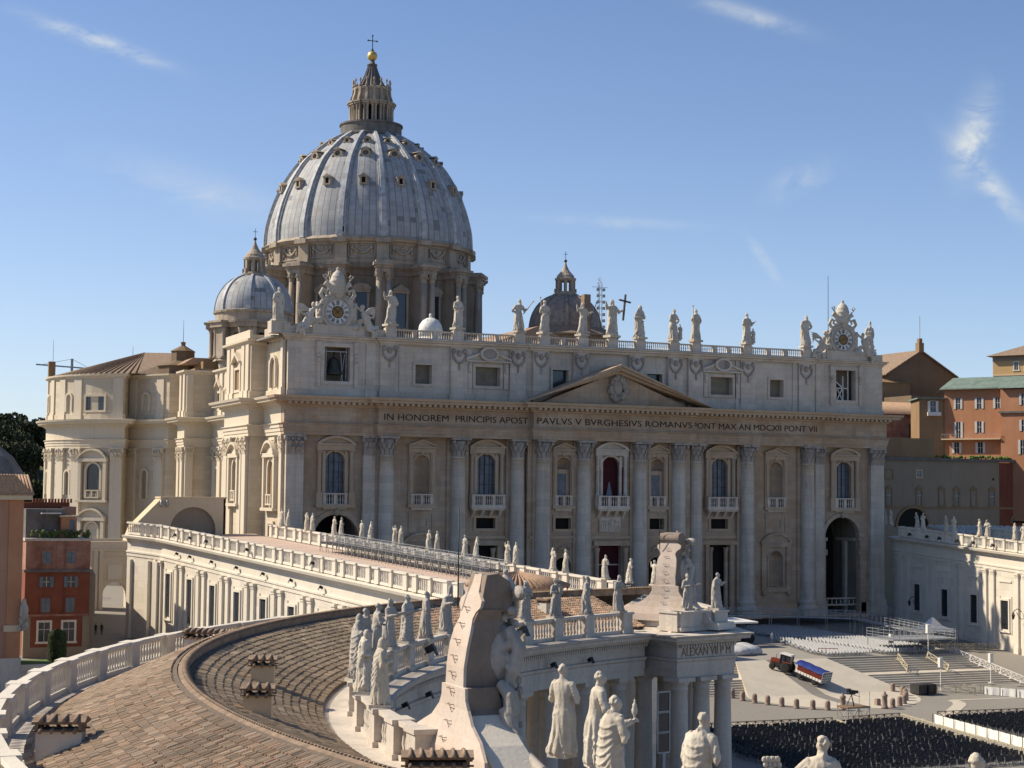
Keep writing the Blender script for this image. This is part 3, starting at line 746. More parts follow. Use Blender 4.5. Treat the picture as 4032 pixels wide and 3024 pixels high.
soff.box(-57.5, -42.3, -.1, 1.0, 8.83, 9.6); soff.box(42.3, 57.5, -.1, 1.0, 8.83, 9.6); soff.box(-42.2, 42.2, -1.35, 1.0, 8.83, 9.6); soff.box(-15.3, 15.3, -2.7, -1.36, 8.83, 9.6)
soff.build('soffit', 'facade_wall', BAS)
AT = .35
at = MB(); holes = []
for s in (-1, 1):
    holes += [(s * 49.0 - 2.15, s * 49.0 + 2.15, 17.55, 23.1, False), (s * 34.1 - 1.45, s * 34.1 + 1.45, 17.65, 20.8, False), (s * 22.6 - 2.25, s * 22.6 + 2.25, 17.7, 20.85, False), (s * 9.1 - 1.5, s * 9.1 + 1.5, 17.7, 20.9, False)]
wall(at, (0, AT, 0), FX, FN, -57.2, 57.2, 14.9, 24.2, holes, 1.3)
for s in (-1, 1):
    for x, w, d in ((55.4, 2.4, .0), (40.2, 3.1, .45), (38.0, 1.0, .2), (27.9, 3.0, .45), (25.9, .8, .2), (17.2, 3.0, .45), (13.0, 2.9, .65), (5.4, 2.9, .65), (43.3, 1.6, .2)):
        if d: at.box(s * x - w / 2, s * x + w / 2, AT - d, AT - .001, 14.95, 24.15); at.box(s * x - w / 2 - .2, s * x + w / 2 + .2, AT - d - .25, AT - .002, 14.95, 16.2)
at.box(-57.4, 57.4, AT - .2, AT - .003, 14.95, 15.9)
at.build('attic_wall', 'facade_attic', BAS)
sw = MB(); wall(sw, (-57.2, AT, 0), (0, 1, 0), (-1, 0, 0), 0, 11.2, 14.9, 24.2); wall(sw, (57.2, AT, 0), (0, 1, 0), (1, 0, 0), 0, 25, 14.9, 24.2); sw.build('attic_side', 'south_wall', BAS)
for s in (-1, 1):
    for x, d in ((40.2, .45), (27.9, .45), (17.2, .45), (13.0, .65), (5.4, .65)):
        y = AT - d - .1; orn = MB()
        orn.ball((s * x, y, 22.9), (.42, .3, .55), 9, 7)
        for t in (-1, 1): orn.ball((s * x + t * 1.0, y, 23.3), (.4, .3, .45), 8, 6); orn.tube([(s * x + t * 1.2, y, 23.0), (s * x + t * 1.1, y, 22.2), (s * x + t * .55, y - .05, 21.5), (s * x, y - .05, 21.2)], [.12, .17, .2, .15], 6)
        orn.ball((s * x, y, 20.6), (.16, .12, .6), 7, 6)
        orn.build('mask_ornament', 'capital_stone', BAS)
ATT = [(-57.3, 11.4), (-57.3, AT - .05), (-41.9, AT - .05), (-41.9, AT - .5), (-15, AT - .5), (-15, AT - .7), (15, AT - .7), (15, AT - .5), (41.9, AT - .5), (41.9, AT - .05), (57.3, AT - .05), (57.3, 26)]
mb = MB(); mb.sweep([(0, 23.95), (.15, 24.1), (.15, 24.3), (.55, 24.45), (.6, 24.7), (.85, 24.8), (.85, 24.95), (-1.6, 25.0)], ATT); mb.build('attic_cornice', 'facade_attic', BAS)
for s in (-1, 1):
    W_ = small_window(s * 34.1, 1.45, 17.65, 20.8, AT, 'window_film', .42, 'facade_attic', 1.2); W_ = small_window(s * 22.6, 2.25, 17.7, 20.85, AT, 'window_film', .5, 'facade_attic', 1.2)
    fr = MB(); pediment_tri(fr, s * 22.6, 21.9, 8.2, 1.9, AT - .003, .75, .4)
    for t in (-1, 1): fr.box(s * 22.6 + t * 3.3 - .4, s * 22.6 + t * 3.3 + .4, AT - .35, AT - .004, 17.2, 21.6); fr.ball((s * 22.6 + t * 3.3, AT - .4, 20.6), (.35, .3, 1.0), 8, 6)
    n_ = 20; c0 = (s * 22.6, 23.0)
    for i in range(n_):
        a, b = 2 * math.pi * i / n_, 2 * math.pi * (i + 1) / n_
        fr.hprism([(c0[0] + 1.25 * math.cos(a), c0[1] + .85 * math.sin(a)), (c0[0] + 1.7 * math.cos(a), c0[1] + 1.2 * math.sin(a)), (c0[0] + 1.7 * math.cos(b), c0[1] + 1.2 * math.sin(b)), (c0[0] + 1.25 * math.cos(b), c0[1] + .85 * math.sin(b))], (0, AT - .3, 0), FX, FN, .7)
    fr.build('pediment', 'facade_attic', W_)
    op = MB(); op.hprism([(c0[0] + 1.26 * math.cos(2 * math.pi * i / 20), c0[1] + .86 * math.sin(2 * math.pi * i / 20)) for i in range(20)], (0, AT - .3, 0), FX, FN, .5); op.build('oculus', 'capital_stone', W_)
    small_window(s * 9.1, 1.5, 17.7, 20.9, AT, 'glass_dark', .42, 'facade_attic', 1.0)
    W_ = small_window(s * 49.0, 2.15, 17.55, 23.1, AT, 'dark_void', .6, 'facade_attic', 3.0)
    cb = MB()
    for t in (-1, 1):
        x = s * 49.0 + t * 3.15; cb.box(x - .38, x + .38, AT - .5, AT - .004, 21.9, 23.9); cb.box(x - .3, x + .3, AT - .35, AT - .004, 16.6, 21.6); cb.ball((x, AT - .4, 21.7), (.42, .4, .35), 8, 6); cb.ball((x, AT - .35, 20.9), (.35, .35, .5), 8, 6)
    cb.build('console', 'facade_attic', W_)
    bb = MB(); x = s * 49.0
    if s < 0:
        bb.lathe([(1.45, 0), (1.4, .25), (1.05, .9), (.85, 1.9), (.75, 2.5), (.4, 2.75), (0.01, 2.8)], 20, (x - .1, AT + 1.5, 18.7)); bb.tube([(x - .1, AT + 1.5, 21.4), (x - .1, AT + 1.5, 22.4)], .15, 6)
        bb.build('bell', 'bronze', W_); bb = MB()
        for t in (-1, 1): bb.bar((x + t * 1.7, AT + .6, 17.6), (x + t * 1.7, AT + .6, 23.0), .12)
        bb.bar((x - 2.1, AT + .6, 22.4), (x + 2.1, AT + .6, 22.4), .14); bb.bar((x + .9, AT + .8, 17.6), (x + 1.5, AT + .8, 22.0), .1); bb.bar((x + 1.2, AT + .8, 17.6), (x + .8, AT + .8, 22.4), .1)
        bb.build('bell_frame', 'galvanised', W_)
    else:
        for a, b in (((-.1, 0), (-.1, 4.4)), ((-2.1, 2.2), (1.0, 2.2)), ((-1.4, 0), (-.2, 2.2)), ((-.2, 0), (-1.4, 2.2)), ((-1.6, 0), (-1.6, 2.2)), ((1.0, 0), (1.0, 5.5)), ((-1.6, 3.4), (-.1, 2.2))): bb.bar((x + a[0], AT + .7, 17.6 + a[1]), (x + b[0], AT + .7, 17.6 + b[1]), .16)
        bb.build('bell_frame', 'white_paint', W_)
        bb = MB(); bb.lathe([(.8, 0), (.75, .2), (.5, .6), (.4, 1.3), (.2, 1.6)], 16, (x + .4, AT + 1.6, 18.3)); bb.lathe([(.6, 0), (.55, .2), (.4, .5), (.3, 1.0), (.15, 1.3)], 16, (x - .9, AT + 1.6, 20.0)); bb.build('bell', 'bronze', W_)
# main pediment
pm = MB(); y0 = -2.75
pm.hprism([(-14.0, 15.05), (14.0, 15.05), (0, 20.6)], (0, y0 + 3.1, 0), FX, FN, 3.0)
pm.build('tympanum', 'facade_wall', BAS)
pm = MB()
sl = math.atan2(21.9 - 14.95, 17.4)
def rake(o, z): return o, z
for s in (-1, 1):
    for a, b, d in ((0.0, .45, .75), (.45, 1.0, 1.9), (1.0, 1.45, 2.35)):
        # slabs parallel to the slope: a..b measured down from the top
        a_, b_ = 1.45 - b, 1.45 - a
        t0, t1 = 21.95 - a_ / math.cos(sl), 21.95 - b_ / math.cos(sl); x0 = 17.7
        m = math.tan(sl)
        pm.hprism([(0, t1), (s * x0, max(14.97, t1 - m * x0)), (s * x0, max(15.0, t0 - m * x0)), (0, t0)][::s], (0, y0 + 3.1, 0), FX, FN, 3.1 + d)
pm.build('pediment', 'facade_cornice', BAS)
og = MB(); ornament(og, (0.2, y0 - .1, 18.0), (3.4, 4.2), 60, 21, .55); og.ball((.2, y0 - .2, 20.1), (.5, .5, .75), 10, 8)
for t in (-1, 1): og.tube([(.2 - t * 1.6, y0 - .25, 19.8), (.2 + t * 1.5, y0 - .25, 16.4)], .13, 6)
og.build('coat_of_arms', 'capital_stone', BAS)
# balustrade and parapet on top
bl = MB(); STX = [-40.05, -28.2, -17.0, -12.3, -5.1, .6, 6.05, 12.8, 17.2, 27.7, 40.3]
by = AT - .2
for a, b in zip(STX[:-1], STX[1:]):
    k = max(1, int(round((b - a - 1.8) / 3.4))); st = (b - a - 1.8) / k
    for i in range(k):
        p, q = a + .9 + st * i, a + .9 + st * (i + 1)
        rail_run(bl, (p, by, 0), (q, by, 0), 24.97, 1.5, .42, .6, r=1.15)
        if i: bl.box(p - .3, p + .3, by - .33, by + .33, 24.97, 26.45)
for x in STX: bl.box(x - .95, x + .95, by - .6, by + .6, 24.97, 26.6); bl.box(x - .8, x + .8, by - .5, by + .5, 26.6, 26.95)
for s in (-1, 1):
    bl.box(*sorted((s * 41.0, s * 57.0)), by - .2, by + .9, 24.98, 26.2); bl.box(*sorted((s * 44.6, s * 53.4)), by - .45, by + 1.1, 24.98, 26.6)
bl.box(-58.0, -57.0, by - .2, 12, 24.98, 26.5); bl.box(-60.0, -57.4, by + .3, by + 2.6, 24.98, 26.95)
bl.build('balustrade', 'facade_attic', BAS)
# inscription cut in the frieze
def text(body, x0, x1, y, z, size, parent, mat='letters_dark', name='inscription', rz=0, origin=None):
    cu = bpy.data.curves.new(name, 'FONT'); cu.body = body; cu.size = size; cu.align_x = 'CENTER'; cu.extrude = .02; cu.resolution_u = 3
    cu.materials.append(MATS[mat])
    o = bpy.data.objects.new(name, cu); COL.objects.link(o)
    bpy.context.view_layer.update(); w = o.dimensions.x
    o.parent = parent; P0 = Vector(ORG[parent.name])
    o.location = Vector(((x0 + x1) / 2, y, z)) - P0 if origin is None else Vector(origin) - P0
    o.rotation_euler = (math.pi / 2, 0, rz); o.scale.x = (x1 - x0) / w
    bpy.context.view_layer.update(); me = bpy.data.meshes.new_from_object(o.evaluated_get(bpy.context.evaluated_depsgraph_get())); me.materials.clear(); me.materials.append(MATS[mat])
    q = bpy.data.objects.new(name, me); COL.objects.link(q); q.parent = parent; q.location = o.location; q.rotation_euler = o.rotation_euler; q.scale = o.scale
    bpy.data.objects.remove(o); ORG[q.name] = tuple(P0 + q.location); return q
text('IN HONOREM', -41.4, -30.2, -1.425, 11.45, 1.5, BAS); text('PRINCIPIS APOST', -29.0, -15.9, -1.425, 11.45, 1.5, BAS)
text('PAVLVS V BVRGHESIVS ROMANVS', -14.8, 14.9, -2.775, 11.45, 1.5, BAS); text('PONT MAX AN MDCXII PONT VII', 15.9, 41.6, -1.425, 11.45, 1.5, BAS)
# ================================================================== south flank, transept, domes
SM = ('south_trim', 'south_trim')
apse = [(-50 + 25.4 * math.cos(R_(t)), 132 + 25.4 * math.sin(R_(t))) for t in range(120, 241, 6)]
SOUTH = apse + [(-60.6, 116), (-54.0, 104.5), (-50.8, 104.5), (-50.8, 97.5), (-53.2, 97.5), (-53.2, 91.5), (-47.2, 91.5), (-47.2, 28.5), (-60.0, 28.5), (-60.0, 12.6), (-57.5, 12.6), (-57.5, .95)]
mb = MB()
mb.sweep([(.45, -22), (.45, -19.5), (0, -19.3), (0, 8.8)], SOUTH, ends=False); mb.build('side_wall', 'south_wall', BAS)
mb = MB(); mb.sweep([(.35, 8.75)] + [(o + .35, z) for o, z in ent_low[1:]] + [(o + .35, z) for o, z in ent_cor[1:]], SOUTH[:-1] + [(-57.5, 1.4)], ends=False); mb.build('side_entablature', 'south_trim', BAS)
mb = MB(); mb.sweep([(.3, 14.95), (.3, 16.2), (.02, 16.3), (.02, 24.0)], SOUTH[:-1] + [(-57.5, 1.4)], ends=False); mb.build('side_attic', 'south_wall', BAS)
mb = MB(); mb.sweep([(0, 24.0), (.25, 24.1), (.25, 24.4), (.8, 24.6), (.85, 24.95), (-1.5, 25.05)], SOUTH[:-2] + [(-57.5, 12.6), (-57.5, 11.4)], ends=False); mb.build('side_cornice', 'south_trim', BAS)
# balustrade top of the facade's flank
fl = MB(); fl.box(-60.4, -57.4, 12.2, 28.8, 24.95, 25.6); fl.box(-60.4, -59.9, 12.2, 28.8, 25.6, 26.4); fl.build('side_parapet', 'south_trim', BAS)
def on_face(p, q, t): return (p[0] + (q[0] - p[0]) * t, p[1] + (q[1] - p[1]) * t)
def face_pils(p, q, ts, w=2.6, d=.6):
    rz = math.atan2(q[1] - p[1], q[0] - p[0])
    for t in ts: x, y = on_face(p, q, t); pilaster(x, y, w, d, rz, SM)
    for t in ts:
        x, y = on_face(p, q, t); n = Vector((math.sin(rz), -math.cos(rz))); strip = MB()
        strip.obox((x + n.x * .1, y + n.y * .1, 20.2), (w * .85, .5, 7.7), rz); strip.obox((x + n.x * .2, y + n.y * .2, 15.7), (w, .7, 1.4), rz); strip.build('attic_strip', 'south_trim', BAS)
face_pils((-60.6, 116), (-54.0, 104.5), (.13, .80)); face_pils((-53.2, 97.5), (-53.2, 91.5), (.25, .8), 1.9); face_pils((-53.2, 91.5), (-47.2, 91.5), (.12,), 1.6)
face_pils((-47.2, 91.5), (-47.2, 28.5), (.04, .11, .18, .25, .34, .41, .5, .57)); face_pils((-60.0, 28.5), (-60.0, 12.6), (.1, .28, .72, .9), 2.3); face_pils((-57.5, 12.6), (-57.5, .95), (.92,), 1.4, .3)
for t in (176, 189, 201, 213.5, 237):
    a = R_(t); x, y = -50 + 25.35 * math.cos(a), 132 + 25.35 * math.sin(a); rz = a + math.pi / 2
    pilaster(x, y, 2.7, .6, rz, SM); strip = MB(); strip.obox((x + .1 * math.cos(a), y + .1 * math.sin(a), 20.2), (2.3, .5, 7.7), rz); strip.obox((x + .2 * math.cos(a), y + .2 * math.sin(a), 15.7), (2.7, .7, 1.4), rz); strip.build('attic_strip', 'south_trim', BAS)
# windows on the flank: frame + dark opening set in a shallow real recess
def side_window(c, rz, hw, z0, z1, arched, style, fill='glass_dark', name='window'):
    """c = point on the wall; u runs along the wall, n points out"""
    u = Vector((math.cos(rz), math.sin(rz), 0)); n = Vector((math.sin(rz), -math.cos(rz), 0)); o = Vector((c[0], c[1], 0))
    W_ = thing(name, None, None, (c[0], c[1], z0)); W_.parent = BAS; W_.location = (c[0], c[1], z0 - Z0)
    fr = MB(); w = .45
    if arched:
        arch_frame(fr, o, u, n, -hw, hw, z1, w, .55, z0); top = z1 + hw
        if style == 'grand':
            for s in (-1, 1): fr.hprism([(s * (hw + 1.5) - .4, z0 - .6), (s * (hw + 1.5) + .4, z0 - .6), (s * (hw + 1.5) + .4, top + .4), (s * (hw + 1.5) - .4, top + .4)], o, u, n, .9)
            fr.hprism([(-hw - 2.1, top + .4), (hw + 2.1, top + .4), (hw + 2.1, top + 1.1), (-hw - 2.1, top + 1.1)], o, u, n, 1.0)
            A = [(x, z) for x, z in arc_pts(0, top + 1.1 - (hw + 2.1) * .62, (hw + 2.1) * 1.176, R_(148), R_(32), 12)]
            for i in range(12): fr.hprism([(A[i][0], A[i][1] - .4), (A[i + 1][0], A[i + 1][1] - .4), A[i + 1], A[i]], o, u, n, 1.2)
            fr.hprism([(A[0][0], top + 1.1)] + [(x, z) for x, z in A[1:-1]] + [(A[-1][0], top + 1.1)], o, u, n, .5)
            fr.hprism([(-hw - 2.2, z0 - 1.1), (hw + 2.2, z0 - 1.1), (hw + 2.2, z0 - .6), (-hw - 2.2, z0 - .6)], o, u, n, 1.1)
    else:
        for a, b, c_, d_ in ((-hw - w, -hw, z0 - w, z1 + w), (hw, hw + w, z0 - w, z1 + w), (-hw, hw, z1, z1 + w), (-hw, hw, z0 - w, z0)): fr.hprism([(a, c_), (b, c_), (b, d_), (a, d_)], o, u, n, .4)
        if style == 'pediment':
            for s in (-1, 1): fr.hprism([(s * (hw + 1.2), z1 + 1.0), (s * (hw + 1.2), z1 + 1.4), (0, z1 + 3.0), (0, z1 + 2.5)][::s], o, u, n, .9); fr.hprism([(s * (hw + .8) - .25, z0 - .6), (s * (hw + .8) + .25, z0 - .6), (s * (hw + .8) + .25, z1 + 1.0), (s * (hw + .8) - .25, z1 + 1.0)], o, u, n, .5)
        if style == 'scroll':
            for i in range(9): a = math.pi * i / 8; p = o + u * (math.cos(a) * (hw + .7)) + n * .3 + Vector((0, 0, z1 + .4 + math.sin(a) * 1.5)); fr.ball(p, .42, 7, 5)
            fr.ball(o + n * .4 + Vector((0, 0, z1 + 1.2)), .6, 8, 6)
    fr.build('frame', 'south_trim', W_)
    pn = MB()
    poly = [(-hw, z0), (hw, z0)] + (arc_pts(0, z1, hw, 0, math.pi, 12) if arched else [(hw, z1), (-hw, z1)])
    pn.hprism(poly, o + n * .03, u, n, .05); pn.build('pane', fill, W_)
    if style == 'grand':
        b = MB()
        for s in (-1, 0, 1): p = o + u * s * hw * .9 + n * .6; b.obox((p.x, p.y, z0 + .7), (.35, .4, 1.4), rz)
        p = o + n * .6; b.obox((p.x, p.y, z0 + 1.5), (hw * 2.1, .45, .22), rz); b.obox((p.x, p.y, z0 - .05), (hw * 2.1, .45, .25), rz)
        for i in range(8): p = o + u * (-hw * .8 + hw * 1.6 * i / 7) + n * .6; baluster(b, p.x, p.y, z0, 1.4, 1.1, 6)
        b.build('balcony', 'south_trim', W_)
    return W_
def apse_pt(t): a = R_(t); return (-50 + 25.3 * math.cos(a), 132 + 25.3 * math.sin(a)), a + math.pi / 2
p, rz = apse_pt(224.5)
side_window(p, rz, 1.75, -2.0, 3.6, True, 'grand'); side_window(p, rz, 2.4, 17.0, 20.0, False, 'pl'); side_window(p, rz, 1.5, -13.5, -9.0, True, 'grand', 'south_wall')
p, rz = apse_pt(207); side_window(p, rz, .75, -1.5, 2.9, True, 'pl', 'plaster_grey'); side_window(p, rz, .8, 16.8, 19.8, True, 'scroll', 'south_wall'); side_window(p, rz, .9, 5.5, 8.0, False, 'pl', 'south_wall') if False else None
p, rz = apse_pt(182); side_window(p, rz, .75, -1.5, 2.9, True, 'pl', 'plaster_grey'); side_window(p, rz, .8, 16.8, 19.8, True, 'scroll', 'south_wall')
a_, b_ = (-60.6, 116), (-54.0, 104.5); rz = math.atan2(b_[1] - a_[1], b_[0] - a_[0]); p = on_face(a_, b_, .46)
side_window(p, rz, .85, -2.2, 3.2, True, 'pl', 'plaster_grey'); side_window(p, rz, .9, 16.8, 19.8, True, 'scroll', 'south_wall'); side_window(p, rz, .9, -10.5, -8.5, True, 'pl', 'glass_dark')
rz = -math.pi / 2
for y in (86.5, 64, 45): side_window((-47.2, y), rz, 1.2, 16.8, 20.0, False, 'pediment', 'plaster_ochre'); side_window((-47.2, y - 5.5), rz, .9, 16.8, 19.6, True, 'scroll', 'south_wall'); side_window((-47.2, y), rz, 1.3, -2.0, 3.0, True, 'pl', 'plaster_grey')
side_window((-60.0, 20.5), rz, 1.5, 16.8, 20.2, False, 'pediment', 'plaster_ochre'); side_window((-60.0, 20.5), rz, 1.4, -1.8, 3.5, True, 'grand', 'plaster_grey')
side_window((-57.5, 6.8), rz, 1.5, 16.6, 20.0, True, 'scroll', 'plaster_grey'); side_window((-57.5, 6.8), rz, 1.6, -2.4, 3.2, True, 'grand', 'plaster_ochre'); side_window((-57.5, 6.8), rz, 1.3, 5.6, 8.0, False, 'pl', 'plaster_ochre'); side_window((-57.5, 6.8), rz, 1.3, -8.0, -5.6, False, 'pl', 'plaster_grey')
# roofs and the north side
rf = MB()
rf.box(-59.5, 57, 1.0, 28, 24.4, 24.7); rf.box(-46.8, 46.8, 27, 96, 24.4, 24.8); rf.box(-50.6, 50.6, 92, 168, 24.3, 24.7)
rf.build('roof_deck', 'asphalt_old', BAS)
nb = MB()
nb.prism([(46.9, 26), (46.9, 92), (52.5, 92), (54, 104), (60, 116), (62, 112)] + [(50 + 25 * math.cos(R_(t)), 132 + 25 * math.sin(R_(t))) for t in range(-60, 91, 10)] + [(25, 157), (25, 170), (-25, 170), (-25, 157), (-50, 157), (-50, 150), (-45, 120), (-40, 26)], -22, 24.3)
nb.build('north_body', 'south_wall', BAS)
nv = MB()   # tiled nave vault roof behind the front
nv.hprism([(-17, 24.8), (17, 24.8), (0, 31.5)], (0, 30, 0), (1, 0, 0), (0, 1, 0), 75)
nv.build('nave_roof', 'terracotta', BAS)
# conical tiled roof of the south apse, with the little octagonal turret
ar = MB()
apx = Vector((-53.8, 134, 31.7)); ring = [(-50 + 24.6 * math.cos(R_(t)), 132 + 24.6 * math.sin(R_(t)), 25.1) for t in range(90, 246, 5)]
for i in range(len(ring) - 1): ar.add([ring[i], ring[i + 1], apx], [(0, 1, 2)])
ar.add([ring[-1], (-46, 112, 25.1), (-44, 128, 31.5), apx], [(0, 1, 2, 3)]); ar.add([apx, (-44, 128, 31.5), (-44, 145, 25.1), ring[0]], [(0, 1, 2, 3)]); ar.add([(-46, 112, 25.1), (-44, 145, 25.1), (-44, 128, 31.5)], [(0, 1, 2)])
for i in range(0, 48):
    t = R_(90 + 155 * i / 47); a = Vector((-50 + 24.6 * math.cos(t), 132 + 24.6 * math.sin(t), 25.16)); ar.tube([a, apx + Vector((0, 0, .05))], [.22, .03], 5)
ar.build('apse_roof', 'roof_brown', BAS)
tu = MB(); tu.lathe([(5.4, 24.8), (5.4, 27.0), (5.9, 27.1), (2.6, 28.3), (2.6, 30.4), (2.9, 30.5), (.5, 31.8), (.5, 32.4), (.7, 32.5), (.01, 32.8)], 8, (-49.6, 112, 0), smooth=False); tu.build('turret', 'plaster_umber', BAS)
tb = MB(); tb.box(-48.5, -44, 97, 106, 24.8, 27.4); tb.box(-51.5, -47.4, 91.6, 96, 24.9, 25.4); tb.build('roof_house', 'plaster_ochre', BAS)
tb = MB(); tb.hprism([(-52.0, 27.0), (-42, 27.0), (-42, 27.4), (-46, 28.3), (-50, 28.3)], (0, 100, 0), (1, 0, 0), (0, 1, 0), 8); tb.build('house_roof', 'terracotta', BAS)

# ---------------------------------------------------------------- main dome
DC = (0.4, 132.6)
def dome_shell(name, prof, c, parent, nrib, sheets, mat='dome_lead', rows=1.0):
    """prof: (r, z); carries a 'sheet' coordinate so the lead sheets follow the curve"""
    n = nrib * 8; vs = []; uv = []; acc = 0; m = n + 1
    for j, (r, z) in enumerate(prof):
        if j: acc += math.hypot(r - prof[j - 1][0], z - prof[j - 1][1])
        for i in range(m):
            a = 2 * math.pi * i / n + math.pi / nrib
            k = 1 + .004 * math.cos(nrib * a)
            vs.append((c[0] + r * k * math.cos(a), c[1] + r * k * math.sin(a), z)); uv.append((nrib * sheets * i / n + .01, acc / rows, 0))
    fs = [(j * m + i, j * m + i + 1, (j + 1) * m + i + 1, (j + 1) * m + i) for j in range(len(prof) - 1) for i in range(n)]
    b = MB(); b.add(vs, fs, True); o = b.build(name, mat, parent)
    at_ = o.data.attributes.new('sheet', 'FLOAT_VECTOR', 'POINT'); at_.data.foreach_set('vector', np.array(uv, dtype=np.float32).ravel())
    return o
def smooth_prof(pts, k=6):
    out = []
    for i in range(len(pts) - 1):
        p0, p1, p2, p3 = pts[max(i - 1, 0)], pts[i], pts[i + 1], pts[min(i + 2, len(pts) - 1)]
        for j in range(k):
            t = j / k
            out.append(tuple(.5 * ((2 * p1[q]) + (-p0[q] + p2[q]) * t + (2 * p0[q] - 5 * p1[q] + 4 * p2[q] - p3[q]) * t * t + (-p0[q] + 3 * p1[q] - 3 * p2[q] + p3[q]) * t ** 3) for q in (0, 1)))
    return out + [pts[-1]]
DP = smooth_prof([(25.15, 59.0), (25.1, 61.2), (24.75, 63.8), (23.5, 68.4), (21.6, 73.0), (18.9, 77.6), (16.5, 80.3), (11.6, 84.4), (7.4, 86.9)], 5)
dome = dome_shell('dome', DP, DC, BAS, 16, 6, rows=1.25)
def at_z(prof, z):
    for (r0, z0), (r1, z1) in zip(prof[:-1], prof[1:]):
        if z0 <= z <= z1: t = (z - z0) / (z1 - z0); return r0 + (r1 - r0) * t, math.atan2(r0 - r1, z1 - z0)
    return prof[-1][0], .8
def rib_mesh(prof, w0, w1, h, steps=((1.0, .45), (.55, 1.0))):
    mb = MB(); n = len(prof)
    for wk, hk in steps:
        vs = []
        for i, (r, z) in enumerate(prof):
            q, p = prof[max(i - 1, 0)], prof[min(i + 1, n - 1)]; d = Vector((p[0] - q[0], p[1] - q[1])).normalized(); nx, nz = d.y, -d.x
            w = (w0 + (w1 - w0) * i / (n - 1)) / 2 * wk
            for s, e in ((-1, -.2), (-1, h * hk), (1, h * hk), (1, -.2)): vs.append((r + nx * e, s * w, z + nz * e))
        mb.add(vs, [(i * 4 + k, i * 4 + k + 1, (i + 1) * 4 + k + 1, (i + 1) * 4 + k) for i in range(n - 1) for k in range(3)] + [(0, 3, 2, 1)])
    return mb
RIBM = mesh_of(rib_mesh([(r, z - Z0) for r, z in DP], 2.3, 1.15, .75), 'rib', 'lead_rib')
def rot_inst(name, me, a, parent=BAS, c=DC, z=0.0):
    P = ORG[parent.name]; o = link(name, me, parent, (c[0] - P[0], c[1] - P[1], z)); o.rotation_euler.z = a; return o
TOCAM = math.atan2(CAM.y - DC[1], CAM.x - DC[0])
for i in range(16): rot_inst('rib', RIBM, R_(11.25 + 22.5 * i), dome)
def dormer_mesh(r, z, ph, w, h, kind):
    mb = MB(); z -= Z0
    e = Vector((math.cos(ph), 0, math.sin(ph)))
    if kind == 0:
        mb.box(r - 1.2, r + .9, -w / 2 - .15, -w / 2 + .3, z, z + h); mb.box(r - 1.2, r + .9, w / 2 - .3, w / 2 + .15, z, z + h); mb.box(r - 1.5, r + 1.0, -w / 2 - .2, w / 2 + .2, z - .35, z)
        mb.box(r - 1.6, r + 1.05, -w / 2 - .35, w / 2 + .35, z + h, z + h + .25)
        mb.add([(r + 1.1, -w / 2 - .4, z + h + .25), (r + 1.1, w / 2 + .4, z + h + .25), (r + 1.1, 0, z + h + .95), (r - 2.2, -w / 2 - .4, z + h + .25), (r - 2.2, w / 2 + .4, z + h + .25), (r - 2.2, 0, z + h + .95)], [(0, 1, 2), (0, 2, 5, 3), (1, 4, 5, 2), (0, 3, 4, 1)])
    else:
        n = 16; q = r + .75
        for i in range(n):
            a, b = 2 * math.pi * i / n, 2 * math.pi * (i + 1) / n
            def P(k, t, x): return (x, k * w / 2 * math.cos(t), z + h / 2 + k * h / 2 * math.sin(t))
            vs = [P(.62, a, q), P(1.0, a, q), P(1.0, b, q), P(.62, b, q), P(.62, a, q - 1.9), P(1.0, a, q - 2.4), P(1.0, b, q - 2.4), P(.62, b, q - 1.9)]
            mb.add(vs, [(0, 1, 2, 3), (1, 5, 6, 2), (0, 3, 7, 4)])
        mb.add([(q + .1, -w * .55, z + h * .98), (q + .1, w * .55, z + h * .98), (q + .1, 0, z + h * 1.25), (q - 2.4, -w * .55, z + h * .98), (q - 2.4, w * .55, z + h * .98), (q - 2.4, 0, z + h * 1.25)], [(0, 1, 2), (0, 2, 5, 3), (1, 4, 5, 2), (0, 3, 4, 1)])
        for s in (-1, 1): mb.ball((q - .3, s * w * .55, z + h * .2), (.4, .3, .45), 7, 5)
    return mb
def dormer_hole(r, z, w, h, kind):
    mb = MB(); z -= Z0
    if kind == 0: mb.box(r - .6, r + .5, -w / 2 + .25, w / 2 - .25, z, z + h)
    else: mb.add([(r + .15, .62 * w / 2 * math.cos(2 * math.pi * i / 14), z + h / 2 + .62 * h / 2 * math.sin(2 * math.pi * i / 14)) for i in range(14)], [tuple(range(14))])
    return mb
for z, w, h, kd in ((71.9, 1.5, 1.35, 0), (79.0, 2.4, 2.0, 1), (83.4, 1.5, 1.3, 1)):
    r, ph = at_z(DP, z + h * .4)
    dm = mesh_of(dormer_mesh(r, z, ph, w, h, kd), 'dormer', 'dome_stone'); dh = mesh_of(dormer_hole(r, z, w, h, kd), 'dormer_opening', 'dark_void' if kd == 0 else 'dark_stone')
    for i in range(16):
        a = 2 * math.pi * i / 16
        if abs((a - TOCAM + math.pi) % (2 * math.pi) - math.pi) > 1.75: continue
        rot_inst('dormer', dm, a, dome); rot_inst('dormer_opening', dh, a, dome)
hb = MB(); r, ph = at_z(DP, 60.5); hb.box(r - 1, r + .7, -.6, .6, 59.6 - Z0, 61.4 - Z0); rot_inst('hatch', mesh_of(hb, 'hatch', 'lead_rib'), R_(237.5), dome)
hb = MB(); hb.box(r + .68, r + .72, -.4, .4, 59.8 - Z0, 61.1 - Z0); rot_inst('hatch_opening', mesh_of(hb, 'hatch_opening', 'dark_void'), R_(237.5), dome)
